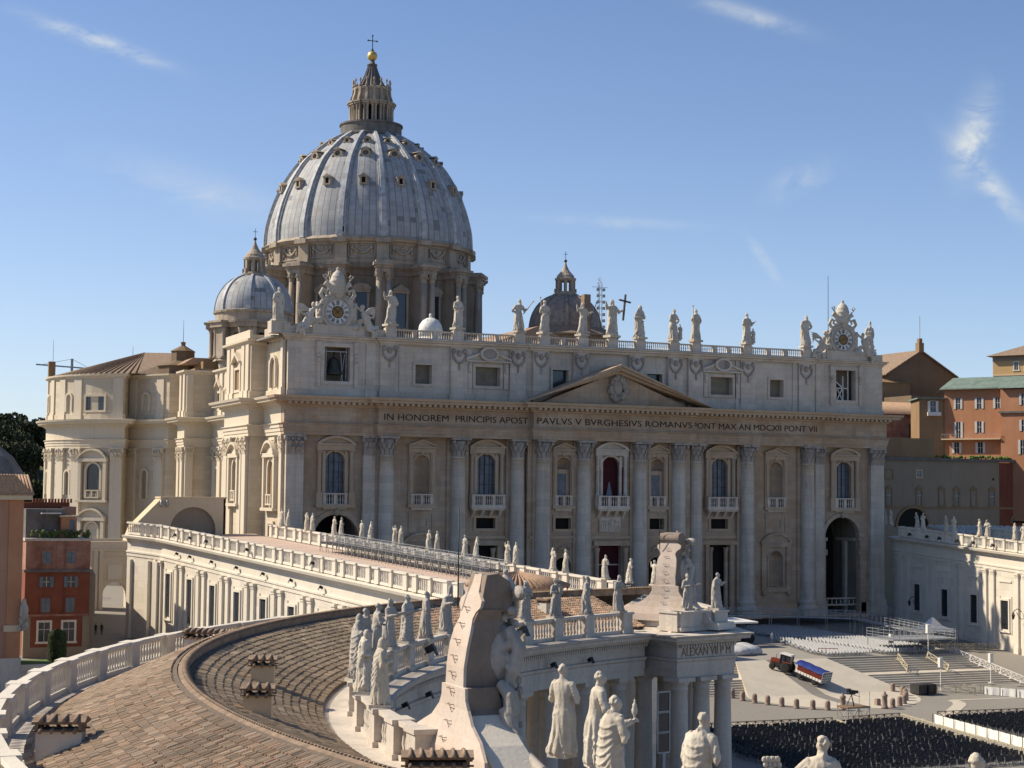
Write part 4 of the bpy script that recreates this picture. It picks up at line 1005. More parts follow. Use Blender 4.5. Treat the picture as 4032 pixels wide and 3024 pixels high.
# attic ring with garlands
drum = thing('drum', None, None, (DC[0], DC[1], 36)); drum.parent = BAS; drum.location = (DC[0], DC[1], 36 - Z0)
mb = MB(); mb.lathe([(24.4, 52.8), (24.6, 53.6), (24.3, 53.7), (24.3, 57.2), (24.6, 57.3), (24.7, 57.6), (25.5, 57.9), (25.7, 58.3), (26.0, 58.5), (25.6, 58.9), (25.0, 59.4)], 96, (*DC, 0), smooth=False); mb.build('attic_ring', 'dome_stone', drum)
pm_ = MB(); pm_.box(24.0, 25.2, -1.45, 1.45, 53.6 - 36, 57.5 - 36); pm_.box(24.0, 26.4, -1.7, 1.7, 57.5 - 36, 58.6 - 36); pm_.box(24, 25.5, -1.6, 1.6, 53.2 - 36, 53.9 - 36); pm_.box(24.5, 25.8, -.7, .7, 58.6 - 36, 59.6 - 36)
PMM = mesh_of(pm_, 'attic_pier', 'dome_stone')
gm = MB()
for i in range(13):
    t = -1 + i / 6; gm.ball((24.5, t * 2.1, 56.4 - 36 - 1.25 * (1 - t * t)), (.3, .32, .34), 7, 5)
for s in (-1, 1): gm.ball((24.5, s * 2.2, 56.5 - 36), (.3, .45, .55), 7, 5); gm.ball((24.5, s * 2.3, 55.4 - 36), (.25, .25, .6), 7, 5)
gm.ball((24.5, 0, 56.4 - 36), (.35, .45, .4), 8, 6)
for y in (-3.05, 3.05): gm.box(24.2, 24.5, y - .12, y + .12, 54.2 - 36, 57.0 - 36)
gm.box(24.2, 24.5, -3.05, 3.05, 56.95 - 36, 57.15 - 36); gm.box(24.2, 24.5, -3.05, 3.05, 54.05 - 36, 54.25 - 36)
GMM = mesh_of(gm, 'garland', 'dome_stone')
# drum wall with windows, sixteen coupled-column buttresses
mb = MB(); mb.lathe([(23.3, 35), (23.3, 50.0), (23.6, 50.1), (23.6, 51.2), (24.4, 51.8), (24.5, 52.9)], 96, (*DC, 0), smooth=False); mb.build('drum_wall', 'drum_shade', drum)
bt = MB(); z = -36
bt.box(22.5, 27.0, -1.35, 1.35, 34 + z, 50.4 + z); bt.box(22.5, 29.0, -2.2, 2.2, 33 + z, 36.6 + z)
bt.box(22.5, 28.5, -1.95, 1.95, 50.3 + z, 51.3 + z); bt.box(22.5, 28.9, -2.2, 2.2, 51.3 + z, 51.8 + z); bt.box(22.5, 29.4, -2.6, 2.6, 51.8 + z, 52.5 + z); bt.box(22.5, 28.7, -2.1, 2.1, 52.5 + z, 53.0 + z)
BTM = mesh_of(bt, 'buttress', 'dome_stone')
bc = MB()
for s in (-1, 1):
    bc.lathe([(.95, 36.6 + z), (.95, 37.2 + z), (.78, 37.4 + z), (.76, 42 + z), (.66, 48.3 + z)], 16, (27.6, s * 1.15, 0)); bc.lathe([(.66, 48.3 + z), (.7, 48.5 + z), (.78, 49.3 + z), (1.05, 50.1 + z), (1.0, 50.3 + z)], 10, (27.6, s * 1.15, 0), smooth=False)
    for k in range(8): a = 2 * math.pi * k / 8; bc.ball((27.6 + .88 * math.cos(a), s * 1.15 + .88 * math.sin(a), 49.5 + z), (.2, .2, .4), 6, 4)
BCM = mesh_of(bc, 'coupled_columns', 'dome_stone')
wm = MB(); k = 23.3
wm.box(k - .1, k + .5, -1.9, -1.35, 38 + z, 46 + z); wm.box(k - .1, k + .5, 1.35, 1.9, 38 + z, 46 + z); wm.box(k - .1, k + .7, -2.1, 2.1, 46 + z, 46.7 + z); wm.box(k - .1, k + .6, -2.0, 2.0, 37.4 + z, 38 + z)
wt = MB(); wt.v, wt.f = list(wm.v), list(wm.f); wt.add([(k + .8, -2.3, 46.7 + z), (k + .8, 2.3, 46.7 + z), (k + .8, 0, 48.2 + z), (k - .3, -2.3, 46.7 + z), (k - .3, 2.3, 46.7 + z), (k - .3, 0, 48.2 + z)], [(0, 1, 2), (0, 2, 5, 3), (1, 4, 5, 2)])
A = arc_pts(0, 45.2, 3.0, R_(37), R_(143), 10)
for i in range(10):
    a, b = A[i], A[i + 1]; wm.add([(k - .3, a[0], a[1] + z), (k + .85, a[0], a[1] + z), (k + .85, b[0], b[1] + z), (k - .3, b[0], b[1] + z), (k + .85, a[0], 46.7 + z), (k + .85, b[0], 46.7 + z)], [(0, 1, 2, 3), (1, 4, 5, 2)])
WMS = mesh_of(wm, 'window_frame', 'dome_stone'); WTS = mesh_of(wt, 'window_frame', 'dome_stone')
wp = MB(); wp.box(k - .05, k + .1, -1.35, 1.35, 38 + z, 46 + z); WPM = mesh_of(wp, 'window_pane', 'glass_dark')
for i in range(16):
    a = R_(11.25 + 22.5 * i); b = R_(22.5 * i)
    for nm, me, t in (('buttress', BTM, a), ('coupled_columns', BCM, a), ('attic_pier', PMM, a), ('garland', GMM, b), ('window_frame', WMS if i % 2 else WTS, b), ('window_pane', WPM, b)):
        o = link(nm, me, drum); o.rotation_euler.z = t
mb = MB(); mb.lathe([(30.5, 24), (30.5, 32.2), (31, 32.6), (29.6, 33.4), (29.6, 34.2), (23, 34.3)], 64, (*DC, 0), smooth=False); mb.build('drum_base', 'dome_stone', drum)
# lantern
lan = thing('lantern', None, None, (DC[0], DC[1], 87)); lan.parent = BAS; lan.location = (DC[0], DC[1], 87 - Z0)
mb = MB(); mb.lathe([(7.3, 86.6), (7.9, 87.0), (7.9, 87.4), (7.55, 87.6), (7.55, 89.7), (7.85, 89.8), (7.85, 90.2), (7.4, 90.3), (5.6, 90.35)], 48, (*DC, 0), smooth=False); mb.build('gallery', 'dark_stone', lan)
mb = MB(); mb.lathe([(4.1, 90.3), (4.1, 95)], 16, (*DC, 0), smooth=False); mb.build('core', 'dark_void', lan)
lc = MB(); z = -87
lc.box(3.4, 4.9, -.42, .42, 90.3 + z, 94.8 + z)
for s in (-1, 1): lc.lathe([(.34, 90.3 + z), (.34, 90.6 + z), (.25, 90.7 + z), (.22, 94.0 + z), (.36, 94.5 + z), (.36, 94.8 + z)], 10, (5.25, s * .42, 0))
lc.box(3.5, 5.8, -.85, .85, 94.8 + z, 95.3 + z); lc.box(3.5, 6.05, -1.0, 1.0, 95.3 + z, 95.6 + z)
lc.hprism([(4.2, 95.6 + z), (5.5, 95.6 + z), (5.3, 96.6 + z), (4.9, 97.6 + z), (4.75, 99.2 + z), (4.2, 99.4 + z)], (0, -.3, 0), (1, 0, 0), (0, 1, 0), .6)
lc.lathe([(.32, 99.4 + z), (.36, 99.8 + z), (.16, 100.0 + z), (.13, 100.7 + z), (.3, 100.9 + z), (.28, 101.1 + z), (.05, 101.6 + z)], 8, (4.6, 0, 0))
LCM = mesh_of(lc, 'lantern_pier', 'dome_stone')
for i in range(16): o = link('lantern_pier', LCM, lan); o.rotation_euler.z = R_(11.25 + 22.5 * i)
mb = MB(); mb.lathe([(5.0, 94.7), (5.5, 94.9), (5.5, 95.4), (5.75, 95.6), (4.5, 95.7), (4.3, 98.6), (4.7, 98.8), (4.8, 99.2), (4.3, 99.45), (3.4, 99.6)], 32, (*DC, 0), smooth=False); mb.build('upper_ring', 'dome_stone', lan)
mb = MB(); pr = smooth_prof([(3.5, 99.5), (2.9, 100.6), (2.1, 102.2), (1.45, 103.9), (1.0, 105.4)], 4)
mb.lathe(pr, 64, (*DC, 0), fr=lambda a, z: 1 + .07 * (1 if math.cos(16 * a) > 0 else -1), smooth=False); mb.lathe([(1.25, 105.3), (1.3, 105.6), (.75, 105.7), (.55, 106.6)], 16, (*DC, 0)); mb.build('spire', 'dark_stone', lan)
mb = MB(); mb.ball((*DC, 107.75), 1.25, 24, 16); mb.build('ball', 'gold', lan)
mb = MB(); mb.lathe([(.5, 108.9), (.35, 109.2), (.15, 109.7)], 10, (*DC, 0)); q = Vector((math.cos(TOCAM + 1.3), math.sin(TOCAM + 1.3), 0)) ; q = Vector((1, 0, 0)); c = Vector((*DC, 111.6))
mb.bar(c + Vector((0, 0, -2.2)), c + Vector((0, 0, 1.3)), .17); mb.bar(c - q * 1.15, c + q * 1.15, .17)
for p in (c - q * 1.15, c + q * 1.15, c + Vector((0, 0, 1.3))): mb.ball(p, .24, 8, 6)
mb.build('cross', 'bronze', lan)
# ---------------------------------------------------------------- two lesser domes
def lesser_dome(cx, cy, mat, drum_mat):
    D = thing('side_dome', None, None, (cx, cy, 25)); D.parent = BAS; D.location = (cx, cy, 25 - Z0)
    a8 = math.pi / 8
    mb = MB(); n8 = lambda r: r
    mb.lathe([(8.6, 24), (8.6, 27.3), (9.3, 27.5), (9.0, 28.0), (7.4, 28.1), (7.4, 34.6)], 8, (cx, cy, 0), a8, a8 + 2 * math.pi, smooth=False)
    for i in range(8):
        a = a8 + i * math.pi / 4
        for s in (-.16, .16): mb.lathe([(.62, 28.0), (.62, 28.5), (.48, 28.6), (.42, 33.4), (.62, 34.2), (.62, 34.6)], 10, (cx + 9.0 * math.cos(a + s), cy + 9.0 * math.sin(a + s), 0))
        mb.obox((cx + 8.2 * math.cos(a), cy + 8.2 * math.sin(a), 31.3), (1.8, 2.2, 6.6), a); mb.obox((cx + 8.7 * math.cos(a), cy + 8.7 * math.sin(a), 35.1), (2.6, 4.2, 1.0), a); mb.obox((cx + 8.8 * math.cos(a), cy + 8.8 * math.sin(a), 35.8), (3.2, 4.8, .45), a)
    mb.lathe([(8.2, 34.6), (8.4, 35.4), (9.0, 35.6), (9.0, 36.0), (8.3, 36.1), (8.3, 37.8), (8.7, 38.0), (8.8, 38.4), (8.2, 38.6)], 32, (cx, cy, 0), smooth=False)
    mb.build('small_drum', drum_mat, D)
    wp = MB()
    for i in range(8):
        a = i * math.pi / 4; u = Vector((-math.sin(a), math.cos(a), 0)); n = Vector((math.cos(a), math.sin(a), 0)); o = Vector((cx, cy, 0)) + n * 6.86
        wp.hprism([(-1.0, 28.4), (1.0, 28.4)] + arc_pts(0, 32.6, 1.0, 0, math.pi, 8), o, u, n, .06)
    wp.build('window_pane', 'dark_void', D)
    pr = smooth_prof([(8.3, 38.4), (8.25, 39.6), (7.7, 41.8), (6.5, 43.9), (4.8, 45.5), (2.6, 46.5)], 4)
    sh = dome_shell('shell', pr, (cx, cy), D, 8, 5, mat, 1.0)
    rm = mesh_of(rib_mesh([(r, z - 25) for r, z in pr], 1.0, .5, .3, ((1, 1),)), 'shell_rib', 'lead_rib' if mat == 'dome_lead' else 'lead_brown')
    for i in range(8): o = link('shell_rib', rm, D); o.rotation_euler.z = a8 + i * math.pi / 4
    mb = MB(); mb.lathe([(2.9, 46.3), (3.0, 46.8), (2.5, 46.9), (2.4, 47.3)], 16, (cx, cy, 0), smooth=False)
    for i in range(8):
        a = a8 + i * math.pi / 4; mb.obox((cx + 1.9 * math.cos(a), cy + 1.9 * math.sin(a), 48.6), (.85, .6, 2.8), a); mb.obox((cx + 2.4 * math.cos(a), cy + 2.4 * math.sin(a), 47.6), (.5, .5, .9), a)
    mb.lathe([(2.1, 49.8), (2.5, 50.1), (2.55, 50.5), (2.1, 50.7), (2.0, 51.2), (1.7, 51.5), (.9, 52.4), (.35, 53.6), (.16, 54.4)], 16, (cx, cy, 0), smooth=False); mb.build('small_lantern', drum_mat, D)
    mb = MB(); mb.ball((cx, cy, 54.7), .38, 10, 8); mb.bar((cx, cy, 55), (cx, cy, 57.0), .09); mb.bar((cx - .55, cy, 56.3), (cx + .55, cy, 56.3), .09); mb.build('small_cross', 'bronze', D)
lesser_dome(-37.4, 98, 'dome_lead', 'dome_stone'); lesser_dome(37.6, 98, 'lead_brown', 'dome_stone')
ra = MB(); ra.lathe([(13.5, 36.2), (13.5, 36.6), (9.2, 38.6)], 8, (37.6, 98, 0), smooth=False); ra.lathe([(12.4, 24.8), (12.4, 36.2)], 8, (37.6, 98, 0), smooth=False); ra.box(36.6, 38.2, 85.6, 87.4, 36, 45.5); ra.build('side_roof', 'roof_brown', BAS)
# small lead cupola on the nave roof
cp = MB(); cp.lathe([(2.2, 28.3), (2.25, 29.8), (2.05, 30.6), (1.5, 31.4), (.8, 31.85), (.25, 32.0)], 24, (-21.8, 30, 0)); cp.lathe([(.3, 31.95), (.3, 32.6), (.05, 32.8)], 8, (-21.8, 30, 0))
for i in range(8): a = math.pi / 4 * i; cp.tube([(-21.8 + 2.26 * math.cos(a), 30 + 2.26 * math.sin(a), 29.8), (-21.8 + 1.5 * math.cos(a), 30 + 1.5 * math.sin(a), 31.42), (-21.8, 30, 32)], .07, 5)
cp.lathe([(2.2, 24.7), (2.2, 28.3)], 24, (-21.8, 30, 0)); cp.build('cupola', 'white_paint', BAS)
# ================================================================== curved colonnade
CX, CY = -42.5, -201.6
GZ = -28.2
def pol(r, deg): return (CX + r * math.cos(R_(deg)), CY + r * math.sin(R_(deg)))
COLN = thing('colonnade', 'curved travertine colonnade with a tiled roof and balustraded parapets', 'colonnade', (*pol(73.5, 160), GZ))
PA0, PA1 = 112.6, 246.0
def arcpath(r, a0, a1, st=1.3): n = max(2, int(abs(a1 - a0) / st)); return [pol(r, a0 + (a1 - a0) * i / n) for i in range(n + 1)]
# inner and outer entablature (profile drawn outwards from the frieze)
E_PROF = [(-.35, -14.7), (0, -14.7), (0, -14.1), (.08, -14.1), (.08, -13.5), (.22, -13.4), (.25, -13.2), (.02, -13.15), (.02, -12.35), (.15, -12.3), (.18, -12.1), (.45, -12.05), (.5, -11.85), (1.15, -11.75), (1.2, -11.5), (1.4, -11.42), (1.45, -11.3), (-1.6, -11.2)]
mb = MB(); mb.sweep(E_PROF, arcpath(65.35, PA0, PA1), side=-1); mb.build('entablature', 'colonnade_stone', COLN)
mb = MB(); mb.sweep(E_PROF, arcpath(81.7, 101, PA1), side=1); mb.build('outer_entablature', 'wing_stone', COLN)
dn = MB()
for i in range(int((160 - PA0) / .26)):
    a = PA0 + .3 + i * .26; x, y = pol(65.0, a); dn.obox((x, y, -12.2), (.34, .16, .24), R_(a))
dn.build('dentil_row', 'colonnade_stone', COLN)
# ceiling over the walk so the inside is dark
ce = MB()
for a in range(100, 246, 3):
    p = [pol(66, a), pol(66, a + 3), pol(81.4, a + 3), pol(81.4, a)]; ce.add([(x, y, -14.3) for x, y in p], [(0, 1, 2, 3)])
ce.build('ceiling', 'colonnade_stone', COLN)
mb = MB(); mb.sweep([(-.5, GZ), (-.5, GZ + .65), (17.8, GZ + .65), (17.8, GZ)], arcpath(65.0, 100, PA1), side=1); mb.build('base_step', 'paving_pale', COLN)
# columns: four rings, one mesh
def tuscan(h, r):
    b = MB(); q = r * 1.38
    b.box(-q, q, -q, q, 0, .3); pr = [(r * 1.32, .3), (r * 1.36, .45), (r * 1.2, .62), (r * 1.02, .72)]
    for k in range(9): t = k / 8; pr.append((r * (1 - .16 * t ** 1.6), .75 + t * (h - 1.75)))
    pr += [(r * .92, h - .95), (r * .86, h - .9), (r * .86, h - .6), (r * 1.0, h - .5), (r * 1.08, h - .32)]
    b.lathe(pr, 20); b.box(-r * 1.15, r * 1.15, -r * 1.15, r * 1.15, h - .32, h); return b
TCM = mesh_of(tuscan(12.85, .78), 'column', 'colonnade_stone')
RO = MB()
for k in range(23):
    a = 114.6 + 3.93 * k
    for r in (66.2, 70.7, 76.2, 80.7):
        x, y = pol(r, a); o = link('column', TCM, COLN, (x - ORG[COLN.name][0], y - ORG[COLN.name][1], .65)); o.rotation_euler.z = R_(a)
# balustrades: pedestals where the figures stand
ST_IN = [118.9, 122.6, 126.4, 130.2, 133.9, 137.4, 140.8, 144.3, 148.0, 151.7, 155.4, 159.2, 163.0, 167.6, 171.9, 175.0]
def ring_rail(name, r, z0, h, angles, mat, pw=1.15, pitch=.42):
    b = MB()
    for a in angles:
        x, y = pol(r, a); b.obox((x, y, z0 + h / 2), (.8, pw, h), R_(a)); b.obox((x, y, z0 + h - .08), (.98, pw + .2, .2), R_(a)); b.obox((x, y, z0 + .14), (.95, pw + .16, .28), R_(a))
    for a, c in zip(angles[:-1], angles[1:]):
        g = math.degrees(pw / 2 / r); p, q = pol(r, a + g), pol(r, c - g); m = pol(r + .0, (a + c) / 2)
        # two short pieces with a half pier between follow the curve
        rail_run(b, (*p, 0), (*q, 0), z0, h, pitch, .46, r=1.15, n=6)
    return b.build(name, mat, COLN)
ring_rail('inner_balustrade', 65.6, -11.25, 1.65, [114.6] + ST_IN + [177.6], 'colonnade_stone')
ring_rail('inner_balustrade', 68.2, -11.25, 1.65, [187.0, 191.0, 192.9, 196.5, 200.5, 204.2, 208.0, 212], 'colonnade_stone')
ring_rail('outer_balustrade', 81.55, -11.2, 1.7, [116.6 + 3.93 * k for k in range(22)], 'wing_stone', 1.25)
# tiled roof: every cover tile its own barrel, all in one mesh per slope, tinted tile by tile
def tile_roof(name, a0, a1, r0, z0, r1, z1, pitch, row, seed, cols, parent):
    """tiles climb from (r0, z0) at the eave to (r1, z1) at the ridge"""
    rnd = np.random.RandomState(seed)
    L_ = math.hypot(r1 - r0, z1 - z0); nr = int(L_ / row); rm = max(r0, r1); nc = int(R_(abs(a1 - a0)) * rm / pitch)
    C, Rr = np.meshgrid(np.arange(nc), np.arange(nr), indexing='ij'); C = C.ravel(); Rr = Rr.ravel(); n = len(C)
    da = R_(a1 - a0) / nc; K = 5
    jit = rnd.normal(0, .02, n); lift = rnd.uniform(-.01, .02, n); yaw_ = rnd.normal(0, .03, n)
    ts = np.array([-.5, -.33, -.13, .13, .33, .5]); V = np.zeros((n, 2, 6, 3)); up = np.array([0, .055, .085, .085, .055, 0])
    nx, nz = -(z1 - z0) / L_, (r1 - r0) / L_
    if nz < 0: nx, nz = -nx, -nz
    for e in (0, 1):
        s = (Rr + (0 if e == 0 else 1.12)) * row + jit; s = np.clip(s, 0, L_ + .05)
        for k in range(6):
            wd = .80 if e == 0 else .70
            ang = R_(a0) + (C + .5 + ts[k] * wd + yaw_ * (e - .5)) * da
            hh = up[k] * (1.0 if e == 0 else .82) + lift + (.05 if e == 0 else .012) + (0.03 if k not in (0, 5) else -.02)
            r = r0 + (r1 - r0) * s / L_ + nx * hh; z = z0 + (z1 - z0) * s / L_ + nz * hh
            V[:, e, k, 0] = CX + r * np.cos(ang); V[:, e, k, 1] = CY + r * np.sin(ang); V[:, e, k, 2] = z
    P0 = np.array(ORG[parent.name]); verts = (V.reshape(-1, 3) - P0)
    base = np.arange(n) * 12; F = []
    for k in range(5): F.append(np.stack([base + k, base + k + 1, base + 6 + k + 1, base + 6 + k], 1))
    F = np.concatenate(F); cap = np.stack([base + i for i in (5, 4, 3, 2, 1, 0)], 1)
    # flat pan under the covers
    na = 160; ang = np.linspace(R_(a0), R_(a1), na + 1); pan = np.concatenate([np.stack([CX + r0 * np.cos(ang), CY + r0 * np.sin(ang), np.full(na + 1, z0)], 1), np.stack([CX + r1 * np.cos(ang), CY + r1 * np.sin(ang), np.full(na + 1, z1)], 1)]) - P0
    b0 = n * 12; i = np.arange(na); pf = np.stack([b0 + i, b0 + i + 1, b0 + na + 1 + i + 1, b0 + na + 1 + i], 1)
    me = bpy.data.meshes.new(name)
    faces = F.tolist() + cap.tolist() + pf.tolist()
    me.from_pydata(np.concatenate([verts, pan]).tolist(), [], faces)
    pal = np.array(cols); idx = rnd.choice(len(pal), n, p=None); patch = np.sin(C * .07 + Rr * .31) * .5 + np.sin(C * .023 - Rr * .11 + 1.3) * .5
    tint = pal[idx] * (1 + .10 * patch[:, None] + rnd.normal(0, .19, n)[:, None]); tint = np.clip(tint, .02, .9)
    col = np.ones((len(verts) + len(pan), 4), np.float32); col[:len(verts), :3] = np.repeat(tint, 12, 0); col[len(verts):, :3] = (.13, .10, .075)
    at_ = me.color_attributes.new('tint', 'FLOAT_COLOR', 'POINT'); at_.data.foreach_set('color', col.ravel())
    me.materials.append(MATS['tile_attr']); me.update()
    return link(name, me, parent)
PAL_OUT = [(.34, .245, .165), (.30, .22, .15), (.39, .29, .20), (.43, .33, .24), (.28, .21, .145), (.36, .255, .17), (.42, .27, .175), (.33, .25, .18)]
PAL_IN = [(.30, .225, .15), (.25, .19, .13), (.35, .265, .18), (.31, .225, .145), (.22, .17, .12), (.36, .26, .17), (.27, .21, .145)]
PAL_FAR = [(.36, .235, .155), (.31, .215, .15), (.42, .28, .19), (.27, .20, .14), (.40, .25, .165)]
RIDGE_R, RIDGE_Z = 73.9, -8.42
tile_roof('outer_roof', 104, 236, 80.25, -11.15, RIDGE_R + .15, RIDGE_Z, .205, .36, 1, PAL_OUT, COLN)
tile_roof('inner_roof', 130, 228, 67.3, -11.1, RIDGE_R - .3, RIDGE_Z - .42, .27, .42, 2, PAL_IN, COLN)
tile_roof('inner_roof', 110.5, 130, 67.3, -11.1, RIDGE_R - .3, RIDGE_Z - .42, .27, .42, 3, PAL_FAR, COLN)
rg = MB(); rg.sweep([(-.24, -8.95), (-.24, -8.42), (-.08, -8.36), (.1, -8.42), (.12, -8.6)], arcpath(RIDGE_R, 104, 236, .8), side=1); rg.build('ridge_cap', 'roof_brown', COLN)
cb = MB()
for i in range(620): a = 104.2 + i * .212; x, y = pol(RIDGE_R - .38, a); cb.tube([(x, y, -8.42), (x + .3 * math.cos(R_(a)), y + .3 * math.sin(R_(a)), -8.33)], .05, 5)
cb.build('ridge_tiles', 'roof_brown', COLN)
gt = MB(); gt.sweep([(0, -11.22), (1.7, -11.2)], arcpath(79.9, 104, 236), side=1, ends=False); gt.sweep([(0, -11.2), (1.9, -11.23)], arcpath(65.6, 112, 236), side=1, ends=False); gt.build('gutter', 'colonnade_stone', COLN)
# chimneys on the roof: plastered stack under a little tiled saddle
def chimney(r, deg, z, w, d, h, rot=None, over=.14):
    x, y = pol(r, deg); a = R_(deg) if rot is None else R_(rot)
    H = thing('chimney', None, None, (x, y, z)); H.parent = COLN; H.location = Vector((x, y, z)) - Vector(ORG[COLN.name]); H.rotation_euler.z = a
    b = MB(); b.box(-d / 2, d / 2, -w / 2, w / 2, -.8, h * .62); b.build('stack', 'plaster_cream' if w < 1.2 else 'wing_stone', H, True)
    b = MB(); b.box(-d / 2 - over, d / 2 + over, -w / 2 - over, w / 2 + over, h * .80, h * .86)
    for s in (-1, 1): b.box(-d / 2 - over, d / 2 + over, s * (w / 2 - .06) - .06, s * (w / 2 - .06) + .06, h * .62, h * .8)
    b.box(-d / 2 - over, -d / 2, -w / 2 - over, w / 2 + over, h * .62, h * .66); b.box(d / 2, d / 2 + over, -w / 2 - over, w / 2 + over, h * .62, h * .66); b.build('vent_frame', 'wood_brown', H, True)
    b = MB(); n = max(3, int(w / .36))
    for i in range(n):
        yy = -w / 2 + w * (i + .5) / n
        for s in (-1, 1):
            b.tube([(0, yy, h * .98), (s * (d / 2 + over + .16), yy, h * .89)], [.06, .085], 7)
            b.tube([(s * (d / 2 - .05), yy, h * .72), (s * (d / 2 + over + .2), yy, h * .63)], [.06, .08], 7)
    b.hprism([(-d / 2 - over, h * .86), (d / 2 + over, h * .86), (0, h * .98)], (0, -w / 2 - over, 0), (1, 0, 0), (0, 1, 0), w + 2 * over)
    b.build('tile_cap', 'roof_brown', H, True); return H
chimney(79.0, 174.6, -10.7, 1.75, .9, 1.6, 250); chimney(78.7, 144.5, -10.6, 2.3, 1.0, 1.6, 235); chimney(70.9, 172.2, -9.75, 1.15, .8, 1.35, 250); chimney(70.3, 160.9, -9.9, 1.15, .8, 1.35, 250); chimney(68.2, 184.6, -10.5, 2.2, 1.0, 1.35, 250)
chimney(71.0, 117.0, -9.6, 1.6, .9, 1.0, 115)
bw = MB(); bw.prism([pol(75.5, 103.5), pol(75.5, 112), pol(75.5, 119), pol(76.3, 119), pol(76.3, 112), pol(76.3, 103.5)], GZ, -14.4); bw.build('added_end_wall', 'colonnade_stone', COLN, recalc=True)  # wall added behind the columns so the gaps between them stay dark
# end pavilion towards the square, with the carved name
PV = [(-67.2, -139.6), (-66.1, -143.9), (-60.0, -142.36), (-56.0, -127.8)]
mb = MB(); mb.sweep(E_PROF, PV, side=1); mb.build('pavilion_entablature', 'colonnade_stone', COLN)
d_ = MB(); u = (Vector((-60.0, -142.36, 0)) - Vector((-66.1, -143.9, 0))); L_ = u.length; u.normalize(); nn = Vector((u.y, -u.x, 0)); rzp = math.atan2(u.y, u.x)
for i in range(int(L_ / .3)): p = Vector((-66.1, -143.9, -12.2)) + u * (.15 + i * .3) + nn * .35; d_.obox(p, (.16, .34, .24), rzp)
d_.build('dentil_row', 'colonnade_stone', COLN)
pb = MB(); pb.prism([(-66.0, -142.7), (-60.2, -141.3), (-57.0, -128.5), (-65, -126)], -11.35, -11.15)
def para(a, b, w=.7):
    a, b = Vector(a), Vector(b); r = math.atan2(b.y - a.y, b.x - a.x); m = (a + b) / 2; pb.obox((m.x, m.y, -10.4), ((b - a).length, w, 1.55), r); pb.obox((m.x, m.y, -9.66), ((b - a).length + .2, w + .2, .16), r); pb.obox((m.x, m.y, -11.0), ((b - a).length + .2, w + .2, .3), r)
para((-65.9, -141.0), (-65.3, -142.9), .7); para((-65.5, -142.6), (-64.2, -142.3), 1.2); para((-64.2, -142.25), (-61.8, -141.65), .6); para((-61.9, -141.7), (-60.5, -141.35), 1.2); para((-60.4, -140.7), (-57.2, -128.8), .6)
pb.build('pavilion_parapet', 'colonnade_stone', COLN)
for t in (.12, .5, .88):
    p = Vector((-66.1, -143.9, 0)) + u * L_ * t - nn * .55; o = link('column', TCM, COLN, Vector((p.x, p.y, GZ + .65)) - Vector(ORG[COLN.name])); o.rotation_euler.z = rzp
    p = p - nn * 4.2; o = link('column', TCM, COLN, Vector((p.x, p.y, GZ + .65)) - Vector(ORG[COLN.name])); o.rotation_euler.z = rzp
m = Vector((-66.1, -143.9, -13.02)) + u * L_ * .5 + nn * .045
o = text('ALEXAN VII P M', 0, L_ * .86, 0, 0, .95, COLN, 'monument_side', 'inscription', rzp, m)
cl = MB(); cl.prism([(-65.5, -142.5), (-60.4, -141.2), (-56.5, -128), (-65, -126)], -14.6, -14.3); cl.build('pavilion_ceiling', 'colonnade_stone', COLN)

